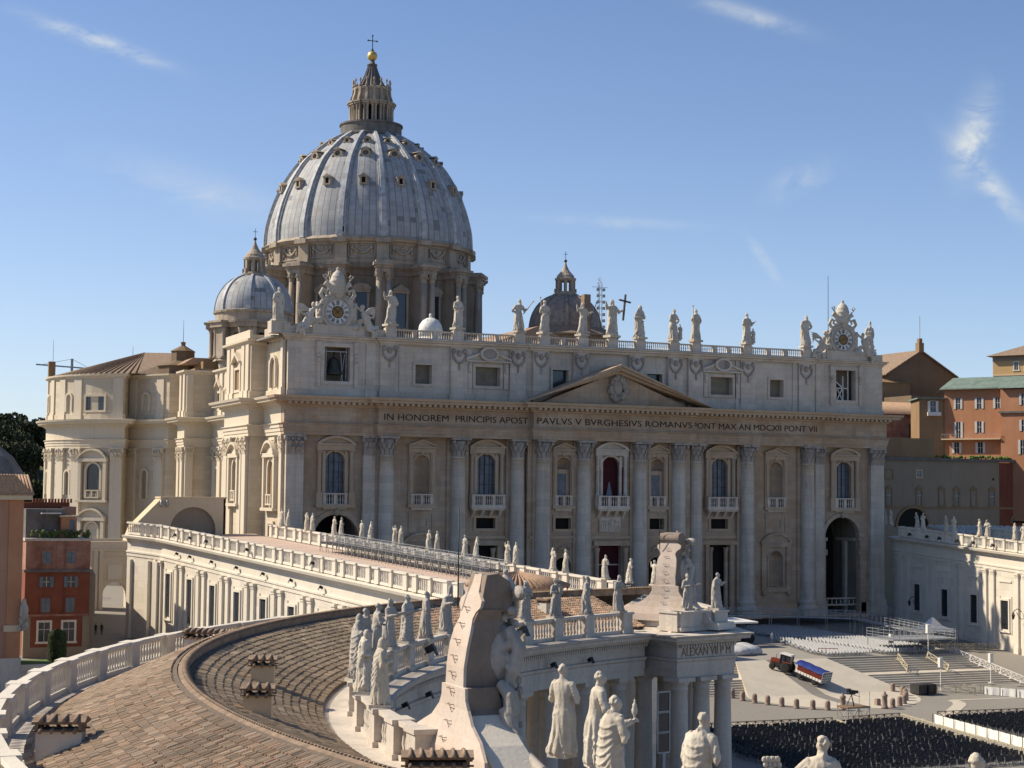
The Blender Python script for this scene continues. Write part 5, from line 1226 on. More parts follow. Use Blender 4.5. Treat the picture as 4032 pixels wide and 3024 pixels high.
# ================================================================== straight wings
def wing(side, name, label):
    """side -1 south, +1 north; runs from the basilica front to the end of the colonnade, its parapet sinking with the ground"""
    Wg = thing(name, label, 'wing building', (side * 64, -50, -26))
    def pin(y): return side * (60 + .12 * y)
    def pout(y): return side * (78 + .12 * y)
    def rz_(y): return max(-5.5 + .042 * y, -9.75)
    def gz(y): return -23.4 + .055 * y if y < 0 else -23.4 + .03 * y
    ys = [1.5 - 4.65 * i for i in range(0, 25)]
    if side < 0: outp = [(-80.9, 5.9, rz_(5)), (-79.4, 1.4, rz_(1.4))] + [(pout(y), y, rz_(y)) for y in [-3.5 - 4.65 * i for i in range(0, 24)]]
    else: outp = [(pout(y), y, rz_(y)) for y in ys]
    inp = [(pin(y), y, rz_(y)) for y in ys]
    so, si = (1, -1) if side < 0 else (-1, 1)
    ent = [(0, -5.3), (.12, -5.25), (.12, -4.8), (.25, -4.7), (.25, -4.45), (0, -4.4), (0, -3.0), (.2, -2.9), (.3, -2.6), (.95, -2.45), (1.1, -2.1), (-.5, -1.95)]
    mb = MB(); mb.sweep(ent, outp, side=so); mb.sweep(ent, inp, side=si); mb.build('entablature', 'wing_stone', Wg)
    mb = MB()
    for path, sd in ((outp, so), (inp, si)):
        for a, b in zip(path[:-1], path[1:]):
            mb.add([(a[0], a[1], -29), (b[0], b[1], -29), (b[0], b[1], b[2] - 5.25), (a[0], a[1], a[2] - 5.25)], [(0, 1, 2, 3)])
    a, b = outp[-1], inp[-1]; mb.add([(a[0], a[1], -29), (b[0], b[1], -29), (b[0], b[1], b[2] - 2), (a[0], a[1], a[2] - 2)], [(0, 1, 2, 3)])
    a, b = outp[0], inp[0]; mb.add([(a[0], a[1], -29), (b[0], b[1], -29), (b[0], b[1], b[2] - 2), (a[0], a[1], a[2] - 2)], [(0, 1, 2, 3)])
    mb.build('wall', 'wing_wall', Wg)
    tr = MB()
    for i in range(len(ys) - 1):
        y0, y1 = ys[i], ys[i + 1]; tr.add([(pin(y0), y0, rz_(y0) - 2.0), (pin(y1), y1, rz_(y1) - 2.0), (pout(y1), y1, rz_(y1) - 2.0), (pout(y0), y0, rz_(y0) - 2.0)], [(0, 1, 2, 3)])
    if side < 0: tr.add([(-80.9, 5.9, rz_(5) - 2.0), (-79.4, 1.4, rz_(1.4) - 2.0), (pout(-3.5), -3.5, rz_(-3.5) - 2.0), (pin(1.5), 1.5, rz_(1.5) - 2.0), (-60, 8, rz_(6) - 2)], [(0, 1, 2, 3, 4)])
    tr.build('terrace', 'terrace_floor' if side < 0 else 'paving_pale', Wg)
    bays = [-2.95 - 9.35 * i for i in range(0, 11)]
    def ped(b, path_x, y, w, rot):
        b.obox((path_x, y, rz_(y) - .95), (.75, w, 1.9), rot); b.obox((path_x, y, rz_(y) - .08), (.95, w + .25, .2), rot)
    for px, sg in ((pout, 1), (pin, 1)):
        rot = math.atan2(.12 * side, 1) * -1; bal = MB()
        for k, y in enumerate(bays):
            for t in (-1.15, 1.15): ped(bal, px(y + t), y + t, .95, rot)
            m = y - 4.67
            if m < bays[-1]: continue
            ped(bal, px(m), m, .6, rot)
            for p, q in ((y + .6, y - .6), (y - 1.7, m + .35), (m - .35, y - 9.35 + 1.7)):
                rail_run(bal, (px(p), p, rz_(p)), (px(q), q, rz_(q)), -1.9, 1.9, .45, .45, r=1.2, n=5)
        bal.build('balustrade', 'wing_stone', Wg)
    if side < 0:
        bal = MB()
        for a, b in zip(outp[:2], outp[1:3]): rail_run(bal, (a[0], a[1], a[2]), (b[0], b[1], b[2]), -1.9, 1.9, .5, .45, r=1.2, n=5)
        for t in (0, .33, .67, 1):
            a, b = outp[1], outp[2]; bal.obox((a[0] + (b[0] - a[0]) * t, a[1] + (b[1] - a[1]) * t, a[2] + (b[2] - a[2]) * t - .95), (.8, .95, 1.9), -.35)
        bal.build('balustrade', 'wing_stone', Wg)
    # pilasters in pairs and tall windows between
    for px, sg in ((pout, 1), (pin, -1)):
        rot = -math.atan2(.12 * side, 1)
        nx = side * sg
        for y in bays:
            for t in (-1.15, 1.15):
                pl_ = MB(); x = px(y + t) + nx * .16; zt = rz_(y + t) - 5.3; pl_.obox((x, y + t, (zt - 29) / 2), (.4, 1.05, zt + 29), rot)
                pl_.obox((x + nx * .05, y + t, zt - .18), (.62, 1.35, .34), rot); pl_.obox((x + nx * .03, y + t, zt - .62), (.52, 1.2, .16), rot); pl_.obox((x + nx * .05, y + t, gz(y) + .6), (.6, 1.35, 1.2), rot); pl_.build('pilaster', 'wing_stone', Wg)
    if side < 0:
        for q, w in (((-77.9, -3.2, -20.2), (1.3, 1.3, 18.0)), ((-79.0, -.6, -20.2), (.5, 1.0, 18.1)), ((-80.7, 4.6, -20.2), (.5, 1.0, 18.2))): pl_ = MB(); pl_.obox(q, w, .33); pl_.build('pilaster', 'wing_stone', Wg)
    for px, sg in ((pout, 1), (pin, -1)):
        rz = (-math.pi / 2 if side * sg < 0 else math.pi / 2) - math.atan2(.12 * side, 1)
        for y in bays[:-1]:
            m = y - 4.67; inner = sg < 0
            u = Vector((math.cos(rz), math.sin(rz), 0)); n = Vector((math.sin(rz), -math.cos(rz), 0)); o = Vector((px(m), m, 0)) + n * .004
            zt = rz_(m) - (10.1 if inner else 7.0); zb = zt - (4.7 if inner else 6.4); hw = 1.1 if inner else 1.05
            Wn = thing('window', None, None, (o.x, o.y, zb)); Wn.parent = Wg; Wn.location = Vector((o.x, o.y, zb)) - Vector(ORG[Wg.name])
            fr = MB()
            for a, b, c, d in ((-hw - .35, -hw, zb - .3, zt + .35), (hw, hw + .35, zb - .3, zt + .35), (-hw, hw, zt, zt + .35), (-hw - .5, hw + .5, zb - .55, zb - .3)): fr.hprism([(a, c), (b, c), (b, d), (a, d)], o, u, n, .3)
            fr.hprism([(-hw - .75, zb - .8), (-hw - .45, zb - .8), (-hw - .45, zt + .7), (-hw - .75, zt + .7)], o, u, n, .12); fr.hprism([(hw + .45, zb - .8), (hw + .75, zb - .8), (hw + .75, zt + .7), (hw + .45, zt + .7)], o, u, n, .12)
            if inner: fr.hprism([(-hw - .75, zt + 3.0), (hw + .75, zt + 3.0), (hw + .75, zt + 3.3), (-hw - .75, zt + 3.3)], o, u, n, .15)
            fr.build('frame', 'wing_stone', Wn)
            pn = MB(); pn.hprism([(-hw, zb), (hw, zb), (hw, zt), (-hw, zt)], o, u, n, .04); pn.build('pane', 'glass_dark', Wn)
            if inner:
                g = MB()
                for i in range(5): p = o + u * (-hw + hw * 2 * (i + .5) / 5) + n * .12; g.bar((p.x, p.y, zb), (p.x, p.y, zt), .04)
                for i in range(7): z = zb + (zt - zb) * (i + .5) / 7; a = o - u * hw + n * .13; b = o + u * hw + n * .13; g.bar((a.x, a.y, z), (b.x, b.y, z), .04)
                g.build('bars', 'iron', Wn)
    return Wg, pin, pout, rz_
WS = wing(-1, 'wing_building', 'sunlit pale stone wing with tall windows running from the basilica to the colonnade')
WN_ = wing(1, 'wing_building', 'half shaded pale stone wing with barred windows beside the steps')
# ================================================================== ground, steps, town around
def gzf(y):
    if y < -110: return -28.2
    if y < -70: return -28.2 + (y + 110) / 40.0
    if y < 0: return -27.2 + (y + 70) / 70.0 * 3.8
    if y < 60: return -23.4 + y / 60 * 2.4
    if y < 200: return -21.0
    return -21.0
def hill(x, y):
    d = max(0.0, y - 200) / 170.0
    s = max(0.0, min(1.0, d)); s = s * s * (3 - 2 * s)
    return s * 30.0 * max(0.15, min(1.0, (120 - x) / 160)) 
gx = [-6000, -2500, -900, -400, -250] + list(range(-190, 191, 12)) + [250, 400, 900, 2500, 6000]
gy = [-3000, -1200, -500, -320, -200, -140] + list(range(-112, 61, 7)) + [90, 140, 200, 240, 280, 320, 360, 420, 600, 1200, 3000, 9000]
vs = [(x, y, gzf(y) + (hill(x, y) if abs(x) < 900 and y < 1300 else 0)) for y in gy for x in gx]; nx_ = len(gx)
mb = MB(); mb.add(vs, [(j * nx_ + i, j * nx_ + i + 1, (j + 1) * nx_ + i + 1, (j + 1) * nx_ + i) for j in range(len(gy) - 1) for i in range(nx_ - 1)])
def ground_mat():
    m, N, L, P = new_mat('ground_mat')
    g = N.new('ShaderNodeNewGeometry').outputs['Position']
    br = N.new('ShaderNodeTexBrick'); L.new(g, br.inputs['Vector']); br.inputs['Scale'].default_value = 1.6
    br.inputs['Color1'].default_value = (.235, .215, .185, 1); br.inputs['Color2'].default_value = (.28, .255, .22, 1); br.inputs['Mortar'].default_value = (.18, .165, .14, 1); br.inputs['Mortar Size'].default_value = .03
    n = noise_(N, L, g, .09, 5, .65); c = mixc(N, L, mulf(N, L, ramp_(N, L, n, .4, .7), .5), br.outputs['Color'], (.26, .24, .21))
    sp = N.new('ShaderNodeSeparateXYZ'); L.new(g, sp.inputs[0])
    gr = noise_(N, L, g, .25, 5, .7); grass = mixc(N, L, gr, (.045, .06, .02), (.11, .12, .05))
    c = mixc(N, L, ramp_(N, L, sp.outputs[1], 200, 215), c, grass)
    L.new(c, P.inputs['Base Color']); P.inputs['Roughness'].default_value = .9; P.inputs['Specular IOR Level'].default_value = .2
    MATS['ground_mat'] = m
ground_mat(); structure(mb, 'ground', 'ground_mat')
# parvis: raised platform before the basilica, two flights of steps, central ramp
PZ = -23.38
mb = MB(); mb.prism([(-33, -55.0), (33, -55.0), (38, -1), (-38, -1)], -28, PZ); structure(mb, 'parvis_pavement', 'cobble')
st = MB()
for s in (-1, 1):
    n1 = 7
    for k in range(7):
        z1 = PZ - .27 * (k + 1); y0 = -55 - .50 * k; y1 = y0 - .50
        st.box(*sorted((s * (7.5 + .0 * k), s * (33.2 + .05 * k))), y1, y0 + .02, -28.1, z1 + .0)
    y = -58.5; zl = PZ - .27 * 7
    st.box(*sorted((s * 7.6, s * 34)), y - 2.4, y + .01, -28.1, zl - .005)
    for k in range(7):
        z1 = zl - .255 * (k + 1) ; y0 = y - 2.4 - .55 * k
        st.box(*sorted((s * (8.6 + .25 * k), s * (34.2 + .05 * k))), y0 - .55, y0 + .02, -28.2, z1)
structure(st, 'steps', 'paving_pale')
rp = MB()
cen = [(7.5, -54.9), (8.2, -60.5), (10.0, -65.5)]
ap = [(-2 * 0 + 12.5 * math.cos(R_(t)), -66.5 - 12.0 * math.sin(R_(t))) for t in range(0, 181, 6)]
top = [(-7.5, -54.9, PZ + .02), (7.5, -54.9, PZ + .02)]
def rz2(x, y): return max(gzf(y) + .015, PZ + .02 - max(0, (-54.9 - y)) * .30)
rows = []
for j in range(15):
    y = -54.9 - 23.6 * j / 14
    w = 7.5 + (12.5 - 7.5) * min(1, j / 7) if y > -66.5 else 12.5 * math.sqrt(max(0.0, 1 - ((-66.5 - y) / 12.0) ** 2))
    w = max(w, .05)
    rows.append([(-w + 2 * w * i / 12, y, rz2(0, y)) for i in range(13)])
rp.add([p for r in rows for p in r], [(j * 13 + i, j * 13 + i + 1, (j + 1) * 13 + i + 1, (j + 1) * 13 + i) for j in range(14) for i in range(12)])
for j in range(14):
    for e in (0, 12): a, b = rows[j][e], rows[j + 1][e]; rp.add([a, b, (b[0], b[1], -28.2), (a[0], a[1], -28.2)], [(0, 1, 2, 3)])
structure(rp, 'ramp', 'paving_pale')
cs = MB()
for x0, x1 in ((-2.6, -.6),):
    for j in range(13):
        a, b = rows[j][0][1], rows[j + 1][0][1]; cs.add([(x0, a, rz2(0, a) + .012), (x1, a, rz2(0, a) + .012), (x1, b, rz2(0, b) + .012), (x0, b, rz2(0, b) + .012)], [(0, 1, 2, 3)])
structure(cs, 'cobble_strip', 'asphalt_old')
# pale travertine bands laid in the square
bd = MB()
def band(pts, w):
    P = [Vector((p[0], p[1])) for p in pts]
    for a, b in zip(P[:-1], P[1:]):
        d = (b - a).normalized(); q = Vector((-d.y, d.x)) * w / 2; n = max(1, int((b - a).length / 4))
        for i in range(n):
            c, e = a + (b - a) * i / n, a + (b - a) * (i + 1) / n
            bd.add([(*(c - q), gzf(c.y) + .02), (*(c + q), gzf(c.y) + .02), (*(e + q), gzf(e.y) + .02), (*(e - q), gzf(e.y) + .02)], [(0, 1, 2, 3)])
band([(4.0, -86.5), (8.5, -82.5), (12.2, -79.0), (13.6, -77.0), (14.0, -75.2)], 1.7); band([(13.8, -75.0), (23.5, -75.6), (34, -76.5)], .7); band([(-30, -84), (-14, -86.5), (0, -88)], .6)
structure(bd, 'paving_band', 'paving_pale')
# street, pavement and lawn on the south side
rd = MB(); rd.add([(-90.5, -12, gzf(-12) + .03), (-82.5, -12, gzf(-12) + .03), (-80.5, 12, gzf(12) + .03), (-72, 70, -20.9), (-82, 70, -20.9), (-88, 15, gzf(15) + .03)], [(0, 1, 2, 3, 4, 5)]); structure(rd, 'street', 'asphalt_old')
lw = MB(); lw.box(-106, -92.4, -37, -28.5, -26, -23.0); structure(lw, 'lawn', 'lawn')
kb = MB(); kb.box(-108, -92.0, -37.8, -37.05, -27, -22.75); kb.box(-92.35, -91.9, -37.0, -28, -27, -22.75); kb.box(-108, -92, -38.6, -37.85, -27.5, -23.6); structure(kb, 'kerb', 'wing_stone')
# ---------------------------------------------------------------- houses
def house_window(par, o, u, n, x, z0, z1, hw, fmat='plaster_cream', pane_mat='glass_dark', shutter=None, closed=False, ped=False, frame=.22):
    o, u, n = Vector(o), Vector(u), Vector(n); p = o + u * x + n * .004
    W_ = thing('window', None, None, (p.x, p.y, z0)); W_.parent = par; W_.location = Vector((p.x, p.y, z0)) - Vector(ORG[par.name])
    def q(b, a, c, d, e, dd): b.hprism([(a, d), (c, d), (c, e), (a, e)], p, u, n, dd)
    if frame:
        b = MB(); q(b, -hw - frame, -hw, z0, z1, .09); q(b, hw, hw + frame, z0, z1, .09); q(b, -hw - frame, hw + frame, z1, z1 + frame, .1); q(b, -hw - frame * 1.4, hw + frame * 1.4, z0 - frame, z0, .16)
        if ped: b.hprism([(-hw - .45, z1 + .35), (hw + .45, z1 + .35), (0, z1 + .95)], p, u, n, .2)
        b.build('frame', fmat, W_)
    b = MB(); q(b, -hw, hw, z0, z1, .02); b.build('pane', pane_mat, W_)
    if shutter:
        if not closed:
            b = MB(); q(b, -.03, .03, z0, z1, .05); q(b, -hw, hw, (z0 + z1) / 2 - .03, (z0 + z1) / 2 + .03, .05); b.build('sash', 'white_paint', W_)
        for s in (-1, 1):
            b = MB()
            if closed: q(b, *sorted((s * .015, s * hw)), z0, z1, .1)
            else: q(b, *sorted((s * hw, s * (hw * 1.95))), z0, z1, .12)
            b.build('shutter', shutter, W_)
    elif pane_mat.startswith('glass'):
        b = MB(); q(b, -.025, .025, z0, z1, .06)
        q(b, -hw, hw, z0 + (z1 - z0) * .62, z0 + (z1 - z0) * .62 + .06, .06); b.build('sash', 'white_paint' if frame else 'iron', W_)
    return W_
def block(name, label, p0, u, L_, depth, z0, z1, mat, wall_name='wall'):
    u = Vector((u[0], u[1], 0)).normalized(); n = Vector((u.y, -u.x, 0)); p0 = Vector((p0[0], p0[1], 0))
    H = thing(name, label, 'building', (p0.x, p0.y, z0))
    b = MB(); a, c = p0, p0 + u * L_; b.prism([(a.x, a.y), (c.x, c.y), (c.x - n.x * depth, c.y - n.y * depth), (a.x - n.x * depth, a.y - n.y * depth)], z0, z1); b.build(wall_name, mat, H)
    return H, p0, u, n
def slab(par, name, mat, p0, u, n, s0, s1, d0, d1, z0, z1):
    """box in wall coordinates: s along the wall, d out from it"""
    b = MB(); P = [p0 + u * s + n * d for s, d in ((s0, d0), (s1, d0), (s1, d1), (s0, d1))]; b.prism([(p.x, p.y) for p in P][::-1 if d1 > d0 else 1], z0, z1); return b.build(name, mat, par, recalc=True)
# red house at the end of the street
H, p, u, n = block('town_house', 'dark red house with blue grey shutters and a rooftop terrace', (-98.9, -14), (1, 0), 9.0, 16, -26, -11.8, 'plaster_red')
slab(H, 'upper_storey', 'plaster_faded', p, u, n, 0, 9.0, -16, -.01, -11.8, -7.7)
slab(H, 'cornice', 'dark_stone', p, u, n, -.25, 9.3, -.3, .4, -12.1, -11.75); slab(H, 'terrace_edge', 'colonnade_stone', p, u, n, -.2, 9.3, -16, .25, -7.7, -7.35); slab(H, 'string_course', 'plaster_faded', p, u, n, 0, 9.05, -.2, .12, -18.35, -18.05)
slab(H, 'corner_pier', 'plaster_grey', p, u, n, 8.1, 9.08, -1, .08, -24.0, -18.4); slab(H, 'corner_pier', 'plaster_grey', p, u, n, -.06, .9, -1, .08, -24.0, -18.4); slab(H, 'plinth', 'plaster_grey', p, u, n, -.08, 9.1, -1, .1, -24.2, -22.7)
for x in (2.9, 6.3):
    house_window(H, p, u, n, x, -10.9, -9.2, .52, 'plaster_faded', 'glass_dark', 'shutter_blue', True); house_window(H, p, u, n, x + .05, -14.25, -12.75, .5, 'plaster_red', 'glass_dark', 'shutter_blue'); house_window(H, p, u, n, x, -17.8, -15.8, .6, 'plaster_red', 'glass_dark', 'shutter_blue', True); house_window(H, p, u, n, x - .1, -21.9, -19.2, .78, 'wing_stone', 'glass_dark', None, frame=.3)
tr = MB()
for i in range(34): x = .2 + i * .27; q = p + u * x - n * .2; tr.bar((q.x, q.y, -7.35), (q.x, q.y, -6.5), .03)
a, b = p - n * .2, p + u * 9 - n * .2; tr.bar((a.x, a.y, -6.5), (b.x, b.y, -6.5), .05); tr.build('terrace_railing', 'iron', H)
pt = MB(); rr = random.Random(5)
for i in range(90):
    x = rr.uniform(.8, 8.9); q = p + u * x - n * rr.uniform(.5, 1.2); r = rr.uniform(.12, .3); pt.ball((q.x, q.y, -7.2 + rr.uniform(0, .9)), (r, r, r * 1.1), 5, 4)
o = pt.build('roof_plants', 'lawn', H)
slab(H, 'roof_room', 'dark_stone', p, u, n, .2, 5.8, -9, -2.5, -7.4, -3.2); slab(H, 'roof_room', 'plaster_orange', p, u, n, 5.0, 7.2, -3.4, -1.4, -7.4, -4.4); slab(H, 'roof_slab', 'plaster_cream', p, u, n, 4.8, 7.5, -3.6, -1.2, -4.35, -4.1); slab(H, 'roof_window', 'glass_blue', p, u, n, 6.2, 6.9, -1.45, -1.35, -6.6, -4.7); slab(H, 'parapet_wall', 'plaster_red', p, u, n, -.5, 7.2, -12, -8.5, -7.4, -2.3)
mr = MB()
for i in range(13): q = p + u * (2.0 + i * .45) - n * 8.6; mr.obox((q.x, q.y, -2.05), (.24, .5, .6))
mr.build('merlon_row', 'plaster_red', H); slab(H, 'parapet_wall', 'plaster_pink', p, u, n, 6.0, 8.1, -12, -8.0, -7.4, -2.9)
slab(H, 'awning', 'shutter_grey', p, u, n, 2.2, 5.0, -3.0, -1.2, -3.9, -3.75)
# orange house at the left edge
H, p, u, n = block('corner_house', 'tall salmon house with a deep tiled eave beside the street', (-122, -40), (1, 0), 19.2, 12, -27, -1.7, 'plaster_pink')
slab(H, 'corner_pier', 'plaster_orange', p, u, n, 17.5, 19.26, -1.2, .12, -27, -1.7); slab(H, 'eave', 'plaster_cream', p, u, n, -1, 20.2, -13, .9, -1.75, -1.2)
rf = MB(); 
for i in range(60):
    x = -1 + i * .36; a = p + u * x + n * 1.0; b = p + u * x - n * 5; rf.tube([(a.x, a.y, -1.05), (b.x, b.y, 1.4)], .16, 6)
rf.hprism([(-1.0, -1.2), (20.3, -1.2), (20.3, -1.05), (18, 1.4), (-1, 1.4)], p + n * .95, u, -n, 8); rf.build('tile_roof', 'terracotta', H)
slab(H, 'string_course', 'plaster_cream', p, u, n, 17.2, 19.4, -1, .25, -18.3, -17.5); slab(H, 'plinth', 'colonnade_stone', p, u, n, 10, 19.4, -1.1, .3, -27, -21.6)
sc = MB(); rr = random.Random(2); q = p + u * 19.5 + n * .3
for i in range(60): t = rr.random(); sc.ball((q.x + rr.uniform(-.35, .45) * (1.2 - t), q.y - rr.uniform(0, .4), -18.0 + 3.6 * t), (rr.uniform(.15, .35), .3, rr.uniform(.2, .5)), 7, 5)
sc.ball((q.x + .1, q.y - .2, -15.6), (.55, .5, .9), 10, 7); sc.build('corner_shield', 'statue_old', H)
dmm = MB(); dmm.lathe([(6.5, -.5), (6.5, 1.2), (6.8, 1.3), (6.2, 2.2), (5.0, 4.0), (3.0, 5.6), (.9, 6.3), (.9, 7.0), (.1, 7.5)], 8, (-107, -22, 0), smooth=False)
t_ = dmm.build('chapel_dome', 'dark_stone'); tag(t_, 'old grey lead cupola behind the salmon house', 'dome')
# gateway closing the street
H, p, u, n = block('gateway', 'beige arched gateway closing the street behind the red house', (-80.6, 45), (1, 0), 8.6, 5, -10.6, -9.6, 'south_trim', 'cornice')
g = MB(); wall(g, p, u, n, -1.5, 8.6, -22, -10.6, [(2.9, 7.4, -22, -19.0, True)], 4.0); g.build('wall', 'south_trim', H)
for z0, z1, d in ((-11.2, -10.9, .25), (-12.2, -12.0, .15)): slab(H, 'moulding', 'south_trim', p, u, n, -1.5, 8.7, -.1, d, z0, z1)
slab(H, 'tablet', 'wing_stone', p, u, n, 3.7, 6.2, -.1, .12, -16.3, -13.7)
for s in (1.2, 2.2, 7.6): slab(H, 'pilaster', 'south_trim', p, u, n, s, s + .7, -.1, .25, -22, -11.2)
slab(H, 'parapet', 'south_trim', p, u, n, -1.5, 8.7, -.4, .1, -9.55, -9.0)
# grey block between wing and red house (street side wall in shade)
o = MB(); o.prism([(-89.8, -12.8), (-88.9, -12.8), (-81.5, 40), (-84.5, 40)], -26, -12.6); w_ = o.build('side_wall_house', 'plaster_grey'); tag(w_, 'low grey wall along the shaded street next to the red house', 'wall')
# building with a big lunette on the south wing terrace
H = thing('lunette_house', 'small cream building with a dark half round window on the terrace', 'building', (-70, 2, -8))
g = MB(); wall(g, (-76.5, 5, 0), (1, 0, 0), (0, -1, 0), .6, 10.8, -8.3, -1.6, [(2.0, 9.3, -8.2, -6.6, True)], 1.0); g.box(-75.9, -65.7, 9.0, 9.3, -8.3, -1.6); g.box(-66.0, -65.7, 5.0, 9, -8.3, -1.6); g.box(-76.1, -65.5, 4.9, 9.3, -1.6, -1.35)
g.hprism([(0, -8.3), (0, -1.6), (-4.3, -6.0), (-5.2, -8.3)], (-75.9, 5, 0), (1, 0, 0), (0, 1, 0), 4.2); g.build('wall', 'plaster_cream', H)
g = MB(); pane(g, (-76.5, 5, 0), (1, 0, 0), (0, -1, 0), (2.0, 9.3, -8.2, -6.6, True), .6); g.build('lunette', 'plaster_grey', H)
g = MB()
for s in (0, .45): g.tube([(-76.0 + s * 2, 4.6, -3.0), (-76.0 + s * 2, 4.6, -1.9)], .22, 8)
g.build('alarm_box', 'galvanised', H)
# ---- north side: papal palaces
H, p, u, n = block('palace', 'long grey brown palace wall with pedimented windows behind the north wing', (76, 30), (1, 0), 32.6, 14, -26, 7.9, 'plaster_grey')
slab(H, 'east_wall', 'plaster_red', p, u, n, 32.6, 48, -14, .05, -26, 7.4); slab(H, 'cornice', 'dark_stone', p, u, n, -1, 48, -.5, .5, 7.5, 8.1); slab(H, 'string_course', 'plaster_ochre', p, u, n, 0, 48, -.3, .12, -2.5, -2.1); slab(H, 'terrace_wall', 'plaster_ochre', p, u, n, 0, 15.9, -13, -.4, 8.0, 12.2)
for x, h in ((4.1, 0), (11.7, 0), (17.5, 1), (21.3, 0), (25.8, 1), (30.6, 0)): house_window(H, p, u, n, x, -1.75, 1.35, .55, 'plaster_ochre', 'glass_dark' if not h else 'plaster_grey', None, ped=True, frame=.32)
house_window(H, p, u, n, 4.1, 3.75, 5.45, .85, 'plaster_ochre', 'plaster_grey', None); house_window(H, p, u, n, 11.7, 4.1, 5.4, .6, 'plaster_cream', 'glass_dark', None); house_window(H, p, u, n, 37.5, 3.2, 5.0, .55, 'plaster_cream', 'plaster_grey', None); house_window(H, p, u, n, 37.4, -1.9, 1.6, .65, 'plaster_ochre', 'plaster_red', None); house_window(H, p, u, n, 31, 3.6, 4.1, .22, 'plaster_grey', 'dark_void', None, frame=0)
g = MB(); o0 = p + n * .01
g.hprism(arc_pts(10.0, -6.3, 3.9, 0, math.pi, 16), o0, u, n, .06); g.build('arch_opening', 'dark_void', H); g = MB(); arch_frame(g, o0, u, n, 6.1, 13.9, -6.3, .5, .25); arch_frame(g, o0, u, n, 35.8, 39.4, -5.4, .5, .25); g.build('arch_frame', 'plaster_ochre', H); g = MB(); g.hprism(arc_pts(37.6, -5.4, 1.8, 0, math.pi, 12), o0, u, n, .06); g.build('arch_opening', 'dark_void', H)
g = MB(); rr = random.Random(8)
for i in range(120): x = rr.uniform(16, 47); q = p + u * x - n * rr.uniform(.2, 1.0); r = rr.uniform(.15, .4); g.ball((q.x, q.y, 8.2 + rr.uniform(0, .5)), (r, r, r), 5, 4)
g.build('terrace_plants', 'lawn', H)
# orange palace with pale shutters
H, p, u, n = block('orange_palace', 'orange palace with pale shutters and a green copper roof', (98 + .53 * 13.2, 55 - .85 * 13.2), (.53, -.85), 31, 12, -5, 23.9, 'plaster_orange'); p = Vector((98, 55, 0))
slab(H, 'projecting_wing', 'plaster_orange', p, u, n, 26.2, 44, 0, 1.2, -5, 23.3)
P0 = p + u * 12.8; g = MB()
q = [p + u * 12.6 + n * 1.2, p + u * 45 + n * 1.2, p + u * 45 - n * 5, p + u * 13.4 - n * 5]; g.add([(q[0].x, q[0].y, 23.85), (q[1].x, q[1].y, 23.85), (q[2].x, q[2].y, 26.6), (q[3].x, q[3].y, 26.6)], [(0, 1, 2, 3)]); g.add([(q[0].x, q[0].y, 23.6), (q[1].x, q[1].y, 23.6), (q[1].x, q[1].y, 23.85), (q[0].x, q[0].y, 23.85)], [(0, 1, 2, 3)])
q2 = [p + u * 26 + n * 2.2, p + u * 45 + n * 2.2, p + u * 45 - n * 3, p + u * 26 - n * 3]; g.add([(q2[0].x, q2[0].y, 23.55), (q2[1].x, q2[1].y, 23.55), (q2[2].x, q2[2].y, 26.1), (q2[3].x, q2[3].y, 26.1)], [(0, 1, 2, 3)])
b_ = p + u * 12.6 - n * 9; g.add([(q[0].x, q[0].y, 23.85), (q[3].x, q[3].y, 26.6), (b_.x - 6, b_.y + 2, 21.8)], [(0, 1, 2)]); g.build('roof', 'copper_green', H)
for x in (16.35, 21.1, 25.4): house_window(H, p, u, n, x - (.0 if x < 25 else .2), 19.35, 21.75, .5, 'plaster_orange', 'glass_dark', 'shutter_grey', frame=0)
house_window(H, p, u, n, 16.4, 13.0, 16.5, .5, 'plaster_orange', 'glass_dark', 'shutter_grey', frame=0); house_window(H, p, u, n, 21.1, 14.1, 16.55, .5, 'plaster_orange', 'glass_dark', 'shutter_grey', frame=0)
for x, z0, z1 in ((31.3, 19.9, 22.3), (31.3, 14.3, 16.7), (37, 19.9, 22.3), (37, 14.3, 16.7), (31.0, 9.3, 12.4)): house_window(H, p + n * 1.2, u, n, x, z0, z1, .5, 'plaster_orange', 'glass_dark', 'shutter_grey', frame=0)
for x in (16.0, 21.3): house_window(H, p, u, n, x, 9.6, 12.0, .55, 'plaster_orange', 'glass_dark', 'shutter_grey', frame=0)
slab(H, 'balcony', 'plaster_cream', p, u, n, 13.0, 26.2, 0, 1.6, 12.55, 12.8); slab(H, 'string_course', 'dark_stone', p, u, n, 25.8, 44, 1.2, 1.6, 18.2, 18.6)
g = MB()
for s in [13 + i * .4 for i in range(34)]: a = p + u * s + n * 1.55; g.bar((a.x, a.y, 12.8), (a.x, a.y, 13.8), .03)
a, b = p + u * 13 + n * 1.55, p + u * 26.2 + n * 1.55; g.bar((a.x, a.y, 13.8), (b.x, b.y, 13.8), .06); g.build('railing', 'galvanised', H)
# return wing with loggia left of it
H2, p2, u2, n2 = block('palace_annex', 'ochre annex with a white shuttered balcony door left of the orange palace', (100.2, 46.4), (.9, -.44), 5.6, 10, -5, 21.6, 'plaster_ochre')
house_window(H2, p2, u2, n2, 3.0, 18.6, 21.2, .6, 'plaster_cream', 'glass_dark', 'white_paint', frame=.12); slab(H2, 'balcony', 'white_paint', p2, u2, n2, 1.7, 4.6, 0, 1.0, 17.9, 18.7); slab(H2, 'roof', 'copper_green', p2, u2, n2, -.6, 6, -10, .8, 21.6, 21.9)
